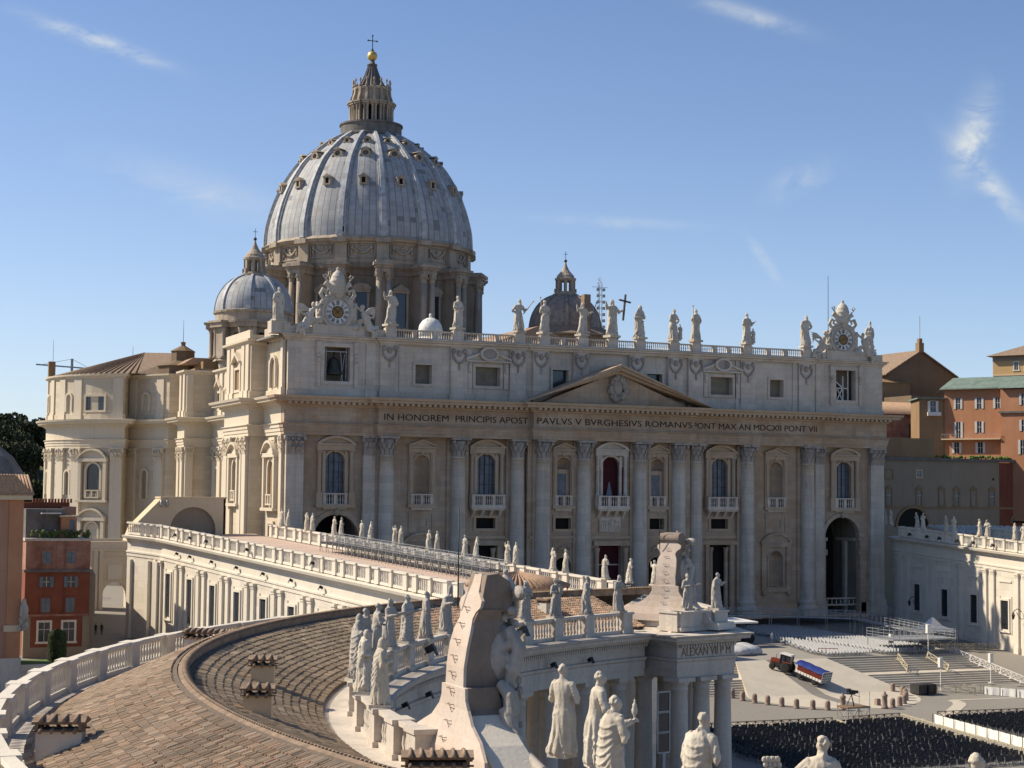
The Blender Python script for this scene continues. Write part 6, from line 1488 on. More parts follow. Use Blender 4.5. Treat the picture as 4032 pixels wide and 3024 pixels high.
# lower tiled range
H3, p3, u3, n3 = block('tiled_range', 'low brick red range with a lean-to tiled roof beside the front', (92, 60), (1, 0), 22.5, 8, -5, 18.9, 'plaster_faded')
g = MB(); g.add([(91, 59.2, 18.75), (115, 59.2, 18.75), (115, 68, 22.0), (91, 68, 22.0)], [(0, 1, 2, 3)])
for i in range(60): x = 91.2 + i * .4; g.tube([(x, 59.1, 18.85), (x, 68, 22.1)], .14, 5)
g.build('tile_roof', 'terracotta', H3); slab(H3, 'terrace', 'plaster_ochre', p3, u3, n3, 6, 22, 0, 3.5, 12.6, 13.4); g = MB(); g.hprism(arc_pts(16.5, 16.3, .9, 0, math.pi, 10) + [(15.6, 13.4), (17.4, 13.4)], p3 + n3 * .02, u3, n3, .05); g.build('door', 'dark_void', H3); slab(H3, 'white_bench', 'white_paint', p3, u3, n3, 17.0, 20.0, 2.6, 3.2, 13.4, 14.6)
# great chapel with a gable
H4, p4, u4, n4 = block('chapel', 'tall plain brown chapel with a wide gabled roof and stone finial', (138, 110), (1, 0), 21.3, 40, -5, 32.8, 'plaster_umber')
g = MB(); g.hprism([(-.0, 32.8), (21.3, 32.8), (10.3, 39.0)], p4, u4, -n4, 40); g.build('gable', 'plaster_umber', H4)
g = MB()
for s, e in ((-1.2, 10.3), (22.4, 10.3)):
    a = [p4 + u4 * s + n4 * .8, p4 + u4 * e + n4 * .8, p4 + u4 * e - n4 * 40, p4 + u4 * s - n4 * 40]; zz = [32.5, 39.3, 39.3, 32.5]; g.add([(q.x, q.y, z) for q, z in zip(a, zz)] + [(q.x, q.y, z - .35) for q, z in zip(a, zz)], [(0, 1, 2, 3), (7, 6, 5, 4), (0, 4, 5, 1), (0, 3, 7, 4)])
g.build('roof', 'roof_brown', H4)
g = MB(); q = p4 + u4 * 10.3; g.box(q.x - .8, q.x + .8, q.y - .7, q.y + .9, 38.6, 41.2); g.box(q.x - .5, q.x + .5, q.y - .4, q.y + .6, 41.2, 42.4); g.bar((q.x, q.y, 42.3), (q.x, q.y, 48.4), .09); g.build('finial', 'plaster_ochre', H4)
g = MB(); g.prism([(134.5, 108), (143.5, 108), (143.5, 112), (134.5, 112)], -5, 30.2); g.add([(134, 107.5, 30.1), (144, 107.5, 30.1), (143, 112, 31.4), (135, 112, 31.4)], [(0, 1, 2, 3)]); g.build('buttress', 'plaster_ochre', H4)
slab(H4, 'lower_body', 'plaster_umber', p4, u4, n4, -3, 22, 0, 14, -5, 26.0)
# yellow tower block
H5, p5, u5, n5 = block('yellow_palace', 'yellow palace block with a hipped tiled roof on the skyline', (156.2, 90), (.53, -.85), 24, 22, -5, 36.2, 'plaster_yellow')
slab(H5, 'frieze', 'plaster_grey', p5, u5, n5, -.05, 24, -22, .05, 35.2, 36.6)
g = MB(); q = [p5 + u5 * -1.3 + n5 * 1.3, p5 + u5 * 25 + n5 * 1.3, p5 + u5 * 25 - n5 * 23.3, p5 + u5 * -1.3 - n5 * 23.3]; t = p5 + u5 * 12 - n5 * 11
for i in range(4): a, b = q[i], q[(i + 1) % 4]; g.add([(a.x, a.y, 36.5), (b.x, b.y, 36.5), (t.x, t.y, 41.8)], [(0, 1, 2)])
g.add([(a.x, a.y, 36.45) for a in q], [(3, 2, 1, 0)]); g.build('roof', 'roof_brown', H5)
for x in (6.1, 8.9): house_window(H5, p5, u5, n5, x, 32.8, 34.8, .5, 'wing_stone', 'glass_dark', None, frame=.3)
slab(H5, 'string_course', 'plaster_cream', p5, u5, n5, 0, 24, -.1, .15, 31.4, 31.7)
# ---------------------------------------------------------------- trees on the hill, clipped shrub
def leaf_cloud(mb, centre, radii, n, size, rnd):
    for i in range(n):
        while True:
            p = Vector((rnd.uniform(-1, 1), rnd.uniform(-1, 1), rnd.uniform(-1, 1)))
            if p.length < 1: break
        p = p.normalized() * p.length ** .35
        c = Vector((centre[0] + p.x * radii[0], centre[1] + p.y * radii[1], centre[2] + p.z * radii[2]))
        s = size * rnd.uniform(.6, 1.4); a = Vector((rnd.gauss(0, 1), rnd.gauss(0, 1), rnd.gauss(0, .7))).normalized(); b = a.orthogonal().normalized(); b = (Matrix.Rotation(rnd.uniform(0, 6.28), 3, a) @ b); d = a.cross(b)
        mb.add([c - b * s - d * s * .6, c + b * s - d * s * .5, c + b * s * .7 + d * s * .7, c - b * s * .6 + d * s * .6], [(0, 1, 2, 3)])
def tree(name, x, y, z, h, w, seed, kind, label, group):
    rnd = random.Random(seed)
    T = thing(name, label, 'tree', (x, y, z), group)
    tk = MB(); tk.tube([(x, y, z - 1), (x + .3, y, z + h * .35), (x - .2, y + .3, z + h * .75)], [w * .06, w * .045, w * .02], 7)
    for i in range(5): a = rnd.uniform(0, 6.28); tk.tube([(x, y, z + h * (.4 + .06 * i)), (x + math.cos(a) * w * .3, y + math.sin(a) * w * .3, z + h * (.62 + .05 * i))], [w * .025, w * .008], 5)
    tk.build('trunk', 'bark', T)
    cr = MB(); tints = []
    k = 11 if kind == 'pine' else 9
    for i in range(k):
        a = rnd.uniform(0, 6.28); q = rnd.uniform(.1, .42) * w
        zz = z + h * (rnd.uniform(.72, .93) if kind == 'pine' else rnd.uniform(.3, .9)); rr_ = w * rnd.uniform(.2, .32) * (1 if kind == 'pine' else 1.05 - .35 * (zz - z) / h)
        n0 = len(cr.f); leaf_cloud(cr, (x + math.cos(a) * q, y + math.sin(a) * q, zz), (rr_, rr_, rr_ * (.55 if kind == 'pine' else .9)), 300, w * .034, rnd)
        t = rnd.uniform(.65, 1.25); tints += [t] * (len(cr.f) - n0)
    o = cr.build('crown', 'leaf_attr', T)
    col = o.data.color_attributes.new('tint', 'FLOAT_COLOR', 'CORNER'); base = np.array([.040, .055, .024]) if kind == 'pine' else np.array([.055, .072, .03])
    arr = np.ones((len(tints), 4, 4), np.float32); rs = np.random.RandomState(seed); arr[:, :, :3] = (base * np.array(tints)[:, None] * (1 + rs.normal(0, .22, (len(tints), 1))))[:, None, :]
    col.data.foreach_set('color', np.clip(arr, .004, 1).ravel()); return T
TR = [(-92, 232, 19, 15, 'round'), (-83, 226, 16, 13, 'round'), (-74, 222, 15, 12, 'round'), (-98, 262, 18, 15, 'pine'), (-84, 268, 20, 16, 'pine'), (-70, 262, 17, 13, 'round'), (-76, 300, 17, 17, 'pine'), (-62, 296, 18, 15, 'pine'),
      (-92, 305, 17, 15, 'round'), (-82, 340, 16, 18, 'pine'), (-66, 345, 17, 18, 'pine'), (-50, 335, 16, 16, 'pine'), (-98, 350, 16, 16, 'pine'), (-72, 385, 16, 18, 'pine'), (-54, 380, 17, 17, 'pine'), (-38, 385, 16, 16, 'pine'), (-88, 392, 16, 17, 'pine'), (-70, 205, 13, 10, 'round')]
def gh(x, y):
    return gzf(y) + hill(x, y)
_r = random.Random(9)
for k in range(22): TR.append((_r.uniform(-112, -50), _r.uniform(215, 420), _r.uniform(14, 20), _r.uniform(13, 19), _r.choice(('pine', 'round'))))
lab = {'pine': 'dark flat topped pine among the wooded hill left of the apse', 'round': 'dense round evergreen low on the wooded hill left of the apse'}
for i, (x, y, h, w, kd) in enumerate(TR): tree('pine_tree' if kd == 'pine' else 'evergreen_tree', x, y, gh(x, y), h, w, 40 + i, kd, lab[kd], 'pines on the hill' if kd == 'pine' else 'evergreens on the hill')
S_ = thing('clipped_shrub', 'dark clipped round topped shrub before the red house', 'shrub', (-96.7, -30.5, -23.0))
cr = MB(); rnd = random.Random(77)
for i in range(3800):
    a = rnd.uniform(0, 6.28); z = rnd.uniform(0, 4.1); r = 1.22 if z < 3.1 else 1.22 * math.sqrt(max(0, 1 - ((z - 3.1) / 1.0) ** 2)); r *= rnd.uniform(.9, 1.03)
    c = Vector((-96.7 + r * math.cos(a), -30.5 + r * math.sin(a), -23 + z)); b = Vector((-math.sin(a), math.cos(a), rnd.uniform(-.6, .6))).normalized(); d = Vector((rnd.uniform(-.4, .4), rnd.uniform(-.4, .4), 1)).normalized(); s = .075
    cr.add([c - b * s - d * s, c + b * s - d * s, c + b * s + d * s, c - b * s + d * s], [(0, 1, 2, 3)])
cr.lathe([(1.05, 0), (1.08, 3.0), (.9, 3.6), (.4, 3.95)], 14, (-96.7, -30.5, -23.0))
o = cr.build('crown', 'leaf_attr', S_); col = o.data.color_attributes.new('tint', 'FLOAT_COLOR', 'CORNER'); k = len(o.data.loops); rs = np.random.RandomState(1); arr = np.ones((k, 4), np.float32); arr[:, :3] = np.array([.03, .05, .018]) * rs.uniform(.6, 1.6, (k // 4 + 1, 1)).repeat(4, 0)[:k]; col.data.foreach_set('color', arr.ravel())
# crane, masts
def mast(name, label, cat, a, b, r=.12, mat='iron'):
    m = MB(); m.tube([a, b], [r, r * .6], 6); return tag(m.build(name, mat), label, cat)
cr = thing('tower_crane', 'distant tower crane with a long level jib on the left skyline', 'crane', (-40, 330, 5))
m = MB(); m.bar((-40, 330, 5), (-40, 330, 44.4), .8); m.build('mast', 'galvanised', cr); m = MB(); m.bar((-52, 330, 42.0), (-33, 330, 41.2), .6, .45); m.bar((-40, 330, 44.3), (-50, 330, 42), .12); m.bar((-40, 330, 44.3), (-34, 330, 41.3), .12); m.build('jib', 'galvanised', cr)
lt = thing('antenna_mast', 'red and white lattice antenna mast with dishes behind the front', 'antenna', (97.2, 200, 10))
m = MB()
for a in range(3):
    t = 2.1 * a; q = Vector((97.2 + 1.0 * math.cos(t), 200 + 1.0 * math.sin(t), 0)); m.bar((q.x, q.y, 10), (97.2 + .6 * math.cos(t), 200 + .6 * math.sin(t), 64.5), .13)
for i in range(26):
    z = 14 + i * 2
    for a in range(3): t, t2 = 2.1 * a, 2.1 * (a + 1); m.bar((97.2 + .9 * math.cos(t), 200 + .9 * math.sin(t), z), (97.2 + .9 * math.cos(t2), 200 + .9 * math.sin(t2), z + 1.8), .08)
m.build('lattice', 'galvanised', lt); m = MB()
for i in range(9):
    for s in (-1, 1): m.obox((97.2 + s * 1.0, 199.4, 47 + i * 1.9), (.9, .3, .9))
m.bar((94.6, 200, 63), (99.8, 200, 63), .12); m.bar((97.2, 200, 64), (97.2, 200, 66.3), .1); m.build('dipoles', 'galvanised', lt)
mast('lightning_rod', 'thin tall rod standing behind the right clock', 'rod', (58.5, 20, 24.6), (58.5, 20, 43.5), .09)
mast('aerial', 'thin aerial on the little turret of the transept roof', 'antenna', (-49.6, 112, 32.6), (-49.6, 112, 37.5), .06); mast('aerial', 'thin aerial at the end of the transept roof ridge', 'antenna', (-56.5, 134, 29.4), (-56.5, 134, 33.0), .06); mast('aerial', 'thin aerial rising beside the brick chimney near the crane', 'antenna', (-74.0, 138, 25), (-74.0, 138, 34.0), .06)
m = MB(); m.box(-75.0, -73.5, 137.3, 138.7, 24.9, 29.0); tag(m.build('roof_chimney', 'plaster_ochre'), 'small brick chimney on the far edge of the transept roof', 'chimney')
# ================================================================== carved figures
def sculpt(mb, voxel, name, mat, smooth_it=1):
    """join closed lumps into one continuous carved surface"""
    me = bpy.data.meshes.new(name); me.from_pydata([tuple(p) for p in mb.v], [], mb.f); me.update()
    o = bpy.data.objects.new('tmp', me); COL.objects.link(o)
    m = o.modifiers.new('r', 'REMESH'); m.mode = 'VOXEL'; m.voxel_size = voxel; m.use_smooth_shade = True
    if smooth_it: s = o.modifiers.new('s', 'SMOOTH'); s.iterations = smooth_it; s.factor = .45
    dg = bpy.context.evaluated_depsgraph_get(); out = bpy.data.meshes.new_from_object(o.evaluated_get(dg)); out.name = name
    bpy.data.objects.remove(o); bpy.data.meshes.remove(me)
    out.materials.clear(); out.materials.append(MATS[mat]); return out
ARM = {  # elbow and wrist relative to the shoulder for the figure's right side (x < 0), front is -y; unit height
    'down': ((-.045, .0, -.15), (-.03, -.05, -.28)), 'fold': ((-.06, -.02, -.15), (.07, -.12, -.12)), 'belly': ((-.06, .01, -.16), (.05, -.12, -.20)),
    'out': ((-.10, -.05, -.12), (-.20, -.14, -.08)), 'fwd': ((-.05, -.05, -.14), (-.06, -.22, -.10)), 'up': ((-.11, -.03, -.03), (-.17, -.06, .12)),
    'reach': ((-.05, -.12, -.10), (-.02, -.29, -.05)), 'side': ((-.12, .0, -.10), (-.25, -.03, -.05)), 'hip': ((-.12, .03, -.14), (-.03, -.03, -.22)), 'grip': ((-.08, -.03, -.14), (-.12, -.13, -.06))}
def figure_mesh(seed, right='fold', left='belly', lean=0.0, turn=0.0, hair='short', beard=False, cape=False, female=False, bend=0.0, voxel=.0125, mat='statue_stone', nude=False):
    r = random.Random(seed); mb = MB(); sway = r.choice((-1, 1)) * r.uniform(.025, .05)
    def cx(z): return sway * math.sin(z * 3.6) + lean * z * z
    def cy(z): return -bend * z * z + .01 * math.sin(z * 5)
    tab = [(0, .165, .150), (.03, .167, .150), (.18, .145, .130), (.34, .136, .120), (.46, .132, .110), (.54, .112, .094), (.62, .108, .085), (.72, .128, .088), (.79, .132, .078), (.825, .085, .062), (.845, .046, .046), (.88, .042, .042)]
    if female: tab = [(z, a * (.93 if z > .5 else 1.0), b) for z, a, b in tab]
    prof = smooth_prof([(a, z) for z, a, b in tab], 4); profb = smooth_prof([(b, z) for z, a, b in tab], 4)
    ph = [r.uniform(0, 6.28) for _ in range(4)]; k1, k2 = r.choice((7, 8, 9)), r.choice((12, 13, 15)); n = 44
    vs = []
    for (a, z), (b, _) in zip(prof, profb):
        fall = max(0.0, min(1.0, (.60 - z) / .5)); am = .014 + .15 * fall; tw = 2.2 * (z - .3) * (1 if sway > 0 else -1)
        for i in range(n):
            t = 2 * math.pi * i / n
            f = 1 + am * (abs(math.sin(k1 / 2 * t + ph[0] + tw)) - .6) + am * .6 * math.sin(k2 * t + ph[1] - tw * 1.6) + (.03 * math.sin(3 * t + 9 * z + ph[2]) if z < .8 else 0)
            vs.append((cx(z) + a * f * math.cos(t), cy(z) + b * f * math.sin(t), z))
    m = len(prof); fs = [(j * n + i, j * n + (i + 1) % n, (j + 1) * n + (i + 1) % n, (j + 1) * n + i) for j in range(m - 1) for i in range(n)] + [tuple(reversed(range(n))), tuple(range((m - 1) * n, m * n))]
    mb.add(vs, fs)
    # swags of the mantle across the body and hanging folds
    s = 1 if sway > 0 else -1
    for i in range(6):
        z0, z1 = .80 - .035 * i, .50 - .055 * i; pts = []
        for j in range(9):
            t = j / 8; th = -math.pi / 2 + s * (1.25 - 2.5 * t); z = z0 + (z1 - z0) * t - .03 * math.sin(math.pi * t)
            pts.append((cx(z) + math.cos(th) * .125, cy(z) + math.sin(th) * (.092 + .012 * (z < .5)), z))
        mb.tube(pts, [.010] + [.015 + .004 * (i % 2)] * 7 + [.010], 6)
    for i in range(7):
        th = r.uniform(0, 6.28); z0 = r.uniform(.42, .62); mb.tube([(cx(z0) + .10 * math.cos(th), cy(z0) + .085 * math.sin(th), z0), (cx(.25) + .118 * math.cos(th + .15 * s), cy(.25) + .108 * math.sin(th + .15 * s), .25), (.150 * math.cos(th + .3 * s), .135 * math.sin(th + .3 * s), .015)], [.010, .018, .026], 6)
    mb.tube([(cx(.45) - s * .12, cy(.45) - .03, .48), (cx(.25) - s * .135, -.03, .26), (-s * .15, -.02, .06)], [.03, .04, .05], 7)
    if cape:
        pr = smooth_prof([(.165, .05), (.150, .25), (.140, .5), (.138, .68), (.115, .79), (.06, .845)], 4); vs = []; q = 26
        for e, sc in ((0, 1.0), (1, .84)):
            for a, z in pr:
                for i in range(q + 1):
                    t = -.35 + (math.pi + .7) * i / q; f = 1 + .05 * math.sin(9 * t + ph[3]) * max(0, (.75 - z))
                    vs.append((cx(z) + a * f * sc * math.cos(t), cy(z) + (a * .82 * f * sc * math.sin(t)) + .012, z))
        M_ = len(pr); w = q + 1; o_ = M_ * w
        fs = [(j * w + i, j * w + i + 1, (j + 1) * w + i + 1, (j + 1) * w + i) for j in range(M_ - 1) for i in range(q)] + [(o_ + j * w + i, o_ + (j + 1) * w + i, o_ + (j + 1) * w + i + 1, o_ + j * w + i + 1) for j in range(M_ - 1) for i in range(q)]
        fs += [(j * w, (j + 1) * w, o_ + (j + 1) * w, o_ + j * w) for j in range(M_ - 1)] + [(j * w + q, o_ + j * w + q, o_ + (j + 1) * w + q, (j + 1) * w + q) for j in range(M_ - 1)]
        fs += [(i, o_ + i, o_ + i + 1, i + 1) for i in range(q)] + [((M_ - 1) * w + i, (M_ - 1) * w + i + 1, o_ + (M_ - 1) * w + i + 1, o_ + (M_ - 1) * w + i) for i in range(q)]
        mb.add(vs, fs)
        for i in range(6):
            z0, dr, of = .80 - .035 * i, .07 + .055 * i, .25 * s * (i - 2); pts = []
            for j in range(11):
                t = -.5 + (math.pi + 1.0) * j / 10; z = z0 - dr * math.sin(math.pi * j / 10) ** 1.2 - .03 * math.sin(t + of); rr_ = .122 + .016 * min(1, (.82 - z) * 3)
                pts.append((cx(z) + rr_ * math.cos(t), cy(z) + rr_ * .86 * math.sin(t) + .012, z))
            mb.tube(pts, [.008] + [.015] * 9 + [.008], 6)
        mb.tube([(cx(.8) - .10, cy(.8) - .04, .80), (cx(.83), cy(.83) + .05, .845), (cx(.8) + .10, cy(.8) - .04, .80)], [.026, .036, .026], 8)
    # arms with sleeves and hands
    hands = {}
    for sd, pose in ((-1, right), (1, left)):
        e, w = ARM[pose]; sh = Vector((cx(.775) + sd * .118, cy(.775), .775)); el = sh + Vector((-sd * e[0], e[1], e[2])); wr = sh + Vector((-sd * w[0], w[1], w[2]))
        mb.tube([sh + Vector((-sd * .03, 0, .02)), sh, (sh + el) / 2, el, (el * .45 + wr * .55), wr], [.045, .052, .046, .044, .038, .027], 9)
        mb.ball(el + Vector((0, .005, -.02)), (.036, .036, .05), 7, 5)
        d = (wr - el).normalized(); hd = wr + d * .030; mb.ball(hd, (.021, .021, .027), 8, 6)
        x = d.orthogonal().normalized()
        for i in range(4): b_ = hd + x * (.017 * (i - 1.5) / 1.5); mb.tube([b_, b_ + d * .028 + x * .003 * (i - 1.5), b_ + d * (.046 - .005 * abs(i - 1.3)) - Vector((0, 0, .010))], [.0085, .0075, .0055], 5)
        mb.tube([hd - x * .012, hd - x * .034 + d * .018], [.008, .006], 5)
        for i in range(3): t = .2 + .25 * i; p = sh * (1 - t) + el * t; mb.tube([p + Vector((0, -.045, 0)), p + Vector((-sd * -.02, .0, -.05)), p + Vector((0, .045, 0))], [.010, .014, .010], 5)
        hands['r' if sd < 0 else 'l'] = hd
    # feet
    for sd in (-1, 1): mb.tube([(sd * .06, -.09, .02), (sd * .07, -.16, .015)], [.03, .022], 7)
    # head
    hc = Vector((cx(.92), cy(.92) - .012, .925)); Rm = Matrix.Rotation(turn, 3, 'Z')
    def H(v): return hc + Rm @ Vector(v)
    mb.ball(H((0, 0, 0)), (.047, .056, .068), 14, 10, M=Rm); mb.ball(H((0, -.020, -.035)), (.034, .036, .034), 10, 8, M=Rm)
    mb.tube([H((0, -.054, .018)), H((0, -.070, -.012)), H((0, -.060, -.018))], [.008, .012, .010], 6)
    mb.tube([H((-.030, -.048, .022)), H((0, -.058, .020)), H((.030, -.048, .022))], [.007, .009, .007], 6); mb.tube([H((-.014, -.056, -.034)), H((.014, -.056, -.034))], [.007, .007], 5)
    for sd in (-1, 1): mb.ball(H((sd * .048, .004, -.002)), (.008, .014, .02), 6, 5)
    if beard:
        for i in range(9): mb.ball(H((r.uniform(-.028, .028), -.042 - r.uniform(0, .014), -.055 - r.uniform(0, .055))), r.uniform(.014, .022), 6, 5)
    if hair in ('short', 'long', 'bun', 'curly'):
        for i in range(34 if hair != 'curly' else 44):
            a = r.uniform(-.35, math.pi + .35); e = r.uniform(.0, 1.45); mb.ball(H((.047 * math.cos(a) * math.cos(e), .012 + .050 * math.sin(a) * math.cos(e), .012 + .062 * math.sin(e))), r.uniform(.012, .020), 6, 4)
    if hair == 'long':
        for i in range(14): a = r.uniform(0, math.pi); mb.tube([H((.045 * math.cos(a), .03 * math.sin(a) + .01, .01)), H((.056 * math.cos(a), .045 * math.sin(a) + .012, -.05)), H((.062 * math.cos(a), .05 * math.sin(a) + .01, -.105))], [.016, .017, .010], 6)
    if hair == 'bun': mb.ball(H((0, .068, .010)), (.026, .026, .024), 8, 6); mb.tube([H((-.05, 0, .03)), H((0, .03, .065)), H((.05, 0, .03))], [.010, .012, .010], 6)
    if hair == 'veil':
        vs = [(z, a) for z, a in ((.06, .03), (.03, .058), (-.03, .066), (-.09, .085), (-.16, .10))]
        mb.lathe([(.098, -.16), (.084, -.09), (.066, -.03), (.060, .02), (.045, .055), (.015, .076)], 16, tuple(hc + Vector((0, .016, 0))))
    if hair == 'mitre': mb.lathe([(.050, .025), (.056, .055), (.050, .10), (.022, .145), (.004, .16)], 12, tuple(hc)); mb.tube([H((.03, .05, .02)), H((.03, .075, -.10))], [.012, .014], 5)
    if hair == 'hood': mb.lathe([(.06, -.10), (.074, -.05), (.067, .0), (.058, .04), (.030, .078), (.005, .088)], 14, tuple(hc + Vector((0, .018, 0))))
    return drape(sculpt(mb, voxel, 'statue', mat), seed), hands
from mathutils import noise as _ns
def drape(me, seed):
    """press long wrinkles of cloth into the finished figure, deeper towards the hem"""
    n = len(me.vertices); co = np.empty(n * 3, np.float32); me.vertices.foreach_get('co', co); co = co.reshape(-1, 3); no = np.empty(n * 3, np.float32); me.vertices.foreach_get('normal', no); no = no.reshape(-1, 3)
    o = seed * 3.7; d = np.empty(n, np.float32)
    for i in range(n):
        x, y, z = co[i]
        if z > .86: d[i] = 0; continue
        w = _ns.noise((x * 5 + o, y * 5, z * 3)); a = _ns.noise((x * 13 + o + w * 1.3, y * 13 + w, z * 3.2 + w * 1.6)); b = _ns.noise((x * 24 + o, y * 24, z * 5 + o))
        d[i] = ((.5 - abs(a)) * 1.3 - .35) * (.014 + .022 * max(0.0, min(1.0, (.62 - z) / .5))) + b * .005
    me.vertices.foreach_set('co', (co + no * d[:, None]).ravel()); me.update(); return me
def add_part(o, mb, name, mat): return mb.build(name, mat, o, True)
NST = [0]
def statue(loc, rz, H, label, group, mat='statue_stone', plinth=(.34, .30, .05), attr=None, voxel=.0135, tilt=0.0, **kw):
    NST[0] += 1; kw.setdefault('seed', NST[0] * 7 + 3)
    me, hands = figure_mesh(voxel=voxel, mat=mat, **kw)
    me.transform(Matrix.Translation((0, 0, plinth[2] * H)) @ Matrix.Scale(H * (1 - plinth[2]), 4))
    o = link('statue', me, None, loc); o.rotation_euler = (0, tilt, rz); tag(o, label, 'statue', group)
    b = MB(); b.box(-plinth[0] * H / 2, plinth[0] * H / 2, -plinth[1] * H / 2, plinth[1] * H / 2, -.04, plinth[2] * H + .01); add_part(o, b, 'plinth', mat)
    q = H * (1 - plinth[2]); hp = {k: Vector(v) * q + Vector((0, 0, plinth[2] * H)) for k, v in hands.items()}
    if attr:
        kind, side = attr[0], attr[1]; p = hp[side]; b = MB(); am = mat
        if kind == 'staff': d = Vector(attr[2]).normalized(); b.tube([p - d * attr[3] * H * .5, p + d * attr[3] * H * .5], .013 * H, 7); b.ball(p + d * attr[3] * H * .5, .026 * H, 7, 5); am = 'iron' if len(attr) > 4 else mat
        if kind == 'cross':
            d = Vector((.12, 0, 1)).normalized(); top = p + d * .42 * H; w_ = attr[2] * H; b.bar(p - d * .28 * H, top, w_); c = p + d * .24 * H; x = Vector((1, 0, -.12)).normalized(); b.bar(c - x * .2 * H, c + x * .2 * H, w_); am = 'bronze'
        if kind == 'book': b.obox(p + Vector((0, -.02 * H, .03 * H)), (.10 * H, .045 * H, .13 * H))
        if kind == 'goblet': b.lathe([(.026 * H, 0), (.008 * H, .012 * H), (.010 * H, .04 * H), (.026 * H, .065 * H), (.030 * H, .10 * H), (.018 * H, .125 * H), (.024 * H, .14 * H), (.004 * H, .175 * H)], 12, tuple(p + Vector((0, 0, .005 * H)))); b.bar(p + Vector((0, 0, .165 * H)), p + Vector((0, 0, .205 * H)), .008 * H); b.bar(p + Vector((-.014 * H, 0, .188 * H)), p + Vector((.014 * H, 0, .188 * H)), .008 * H)
        if kind == 'palm':
            for i in range(11): a = -1 + .2 * i; b.ball(p + Vector((a * .06 * H, -.01 * H, .03 * H + .05 * H * abs(math.sin(i * 2.1)))), (.022 * H, .018 * H, .026 * H), 6, 5)
        if kind == 'child':
            m2, _ = figure_mesh(seed=901, voxel=.03, mat=mat, hair='curly'); m2.transform(Matrix.Translation((attr[2] * H, -.05 * H, plinth[2] * H)) @ Matrix.Scale(H * .48, 4)); c = link('companion', m2, o)
        elif kind == 'saltire':
            b.bar((-.26 * H, .0, .05 * H), (.05 * H, -.12 * H, .52 * H), .045 * H, .03 * H); add_part(o, b, 'saltire', am)
        else: add_part(o, b, {'staff': 'staff', 'cross': 'cross', 'book': 'book', 'goblet': 'reliquary', 'palm': 'flowers'}[kind], am)
    return o
# ---- the row on the basilica front
GF = 'statues along the top of the basilica front'
fy = AT - .2
FST = [(-58.7, 26.95, 5.4, dict(right='fold', left='down', hair='short', beard=True, cape=True), None, 'cloaked stone figure on the left corner beyond the left clock'),
 (-40.05, 26.95, 5.9, dict(right='up', left='hip', hair='long', beard=True), None, 'stone figure raising one hand just right of the left clock'),
 (-28.2, 26.95, 5.6, dict(right='fold', left='belly', hair='short', beard=True, cape=True), None, 'cloaked stone figure clasping its robe in front of the drum of the main dome'),
 (-17.0, 26.95, 5.7, dict(right='hip', left='grip', hair='short', beard=True), ('staff', 'l', (.55, -.2, .75), .50), 'stone figure holding a knobbed staff slanting up to the right'),
 (-12.3, 26.95, 5.8, dict(right='grip', left='belly', hair='short'), ('staff', 'r', (-.28, -.1, .95), .62), 'stone figure with a lance slanting left, before the left rim of the brown dome'),
 (-5.1, 26.95, 5.7, dict(right='up', left='side', hair='long', beard=True), ('staff', 'l', (.35, -.1, .95), .62, 1), 'stone figure with one arm raised and a thin dark cross staff'),
 (.6, 26.95, 6.6, dict(right='up', left='side', hair='long', beard=True, cape=True), ('cross', 'l', .042), 'tallest central figure carrying a big dark cross'),
 (6.05, 26.95, 5.9, dict(right='belly', left='fold', hair='hood', beard=True, cape=True), ('saltire', 'r'), 'stone figure leaning on the beam of a slanting cross, right of the great cross'),
 (12.8, 26.95, 5.6, dict(right='fold', left='hip', hair='curly'), ('child', 'l', .22), 'young curly haired figure with a small creature at its feet'),
 (17.2, 26.95, 5.8, dict(right='grip', left='hip', hair='short', beard=True, cape=True), ('staff', 'r', (-.18, -.1, 1), .66), 'cloaked stone figure with a slim spear upright on its left'),
 (27.7, 26.95, 5.6, dict(right='belly', left='grip', hair='short', beard=True, cape=True), ('child', 'l', .24), 'stone figure with a child at its side standing alone on the right half'),
 (40.3, 26.95, 5.9, dict(right='down', left='hip', hair='short', beard=True, cape=True), None, 'broad cloaked figure just left of the right clock'),
 (54.9, 26.95, 5.3, dict(right='fold', left='down', hair='mitre', beard=True, cape=True), None, 'figure on the far right corner beyond the right clock')]
for x, z, H, kw, at_, lb in FST: statue((x, fy + (.9 if abs(x) > 54 else 0), z), .25 if x < 30 else .0, H, lb, GF, 'statue_stone', (.36, .3, .05), at_, .016, **kw)
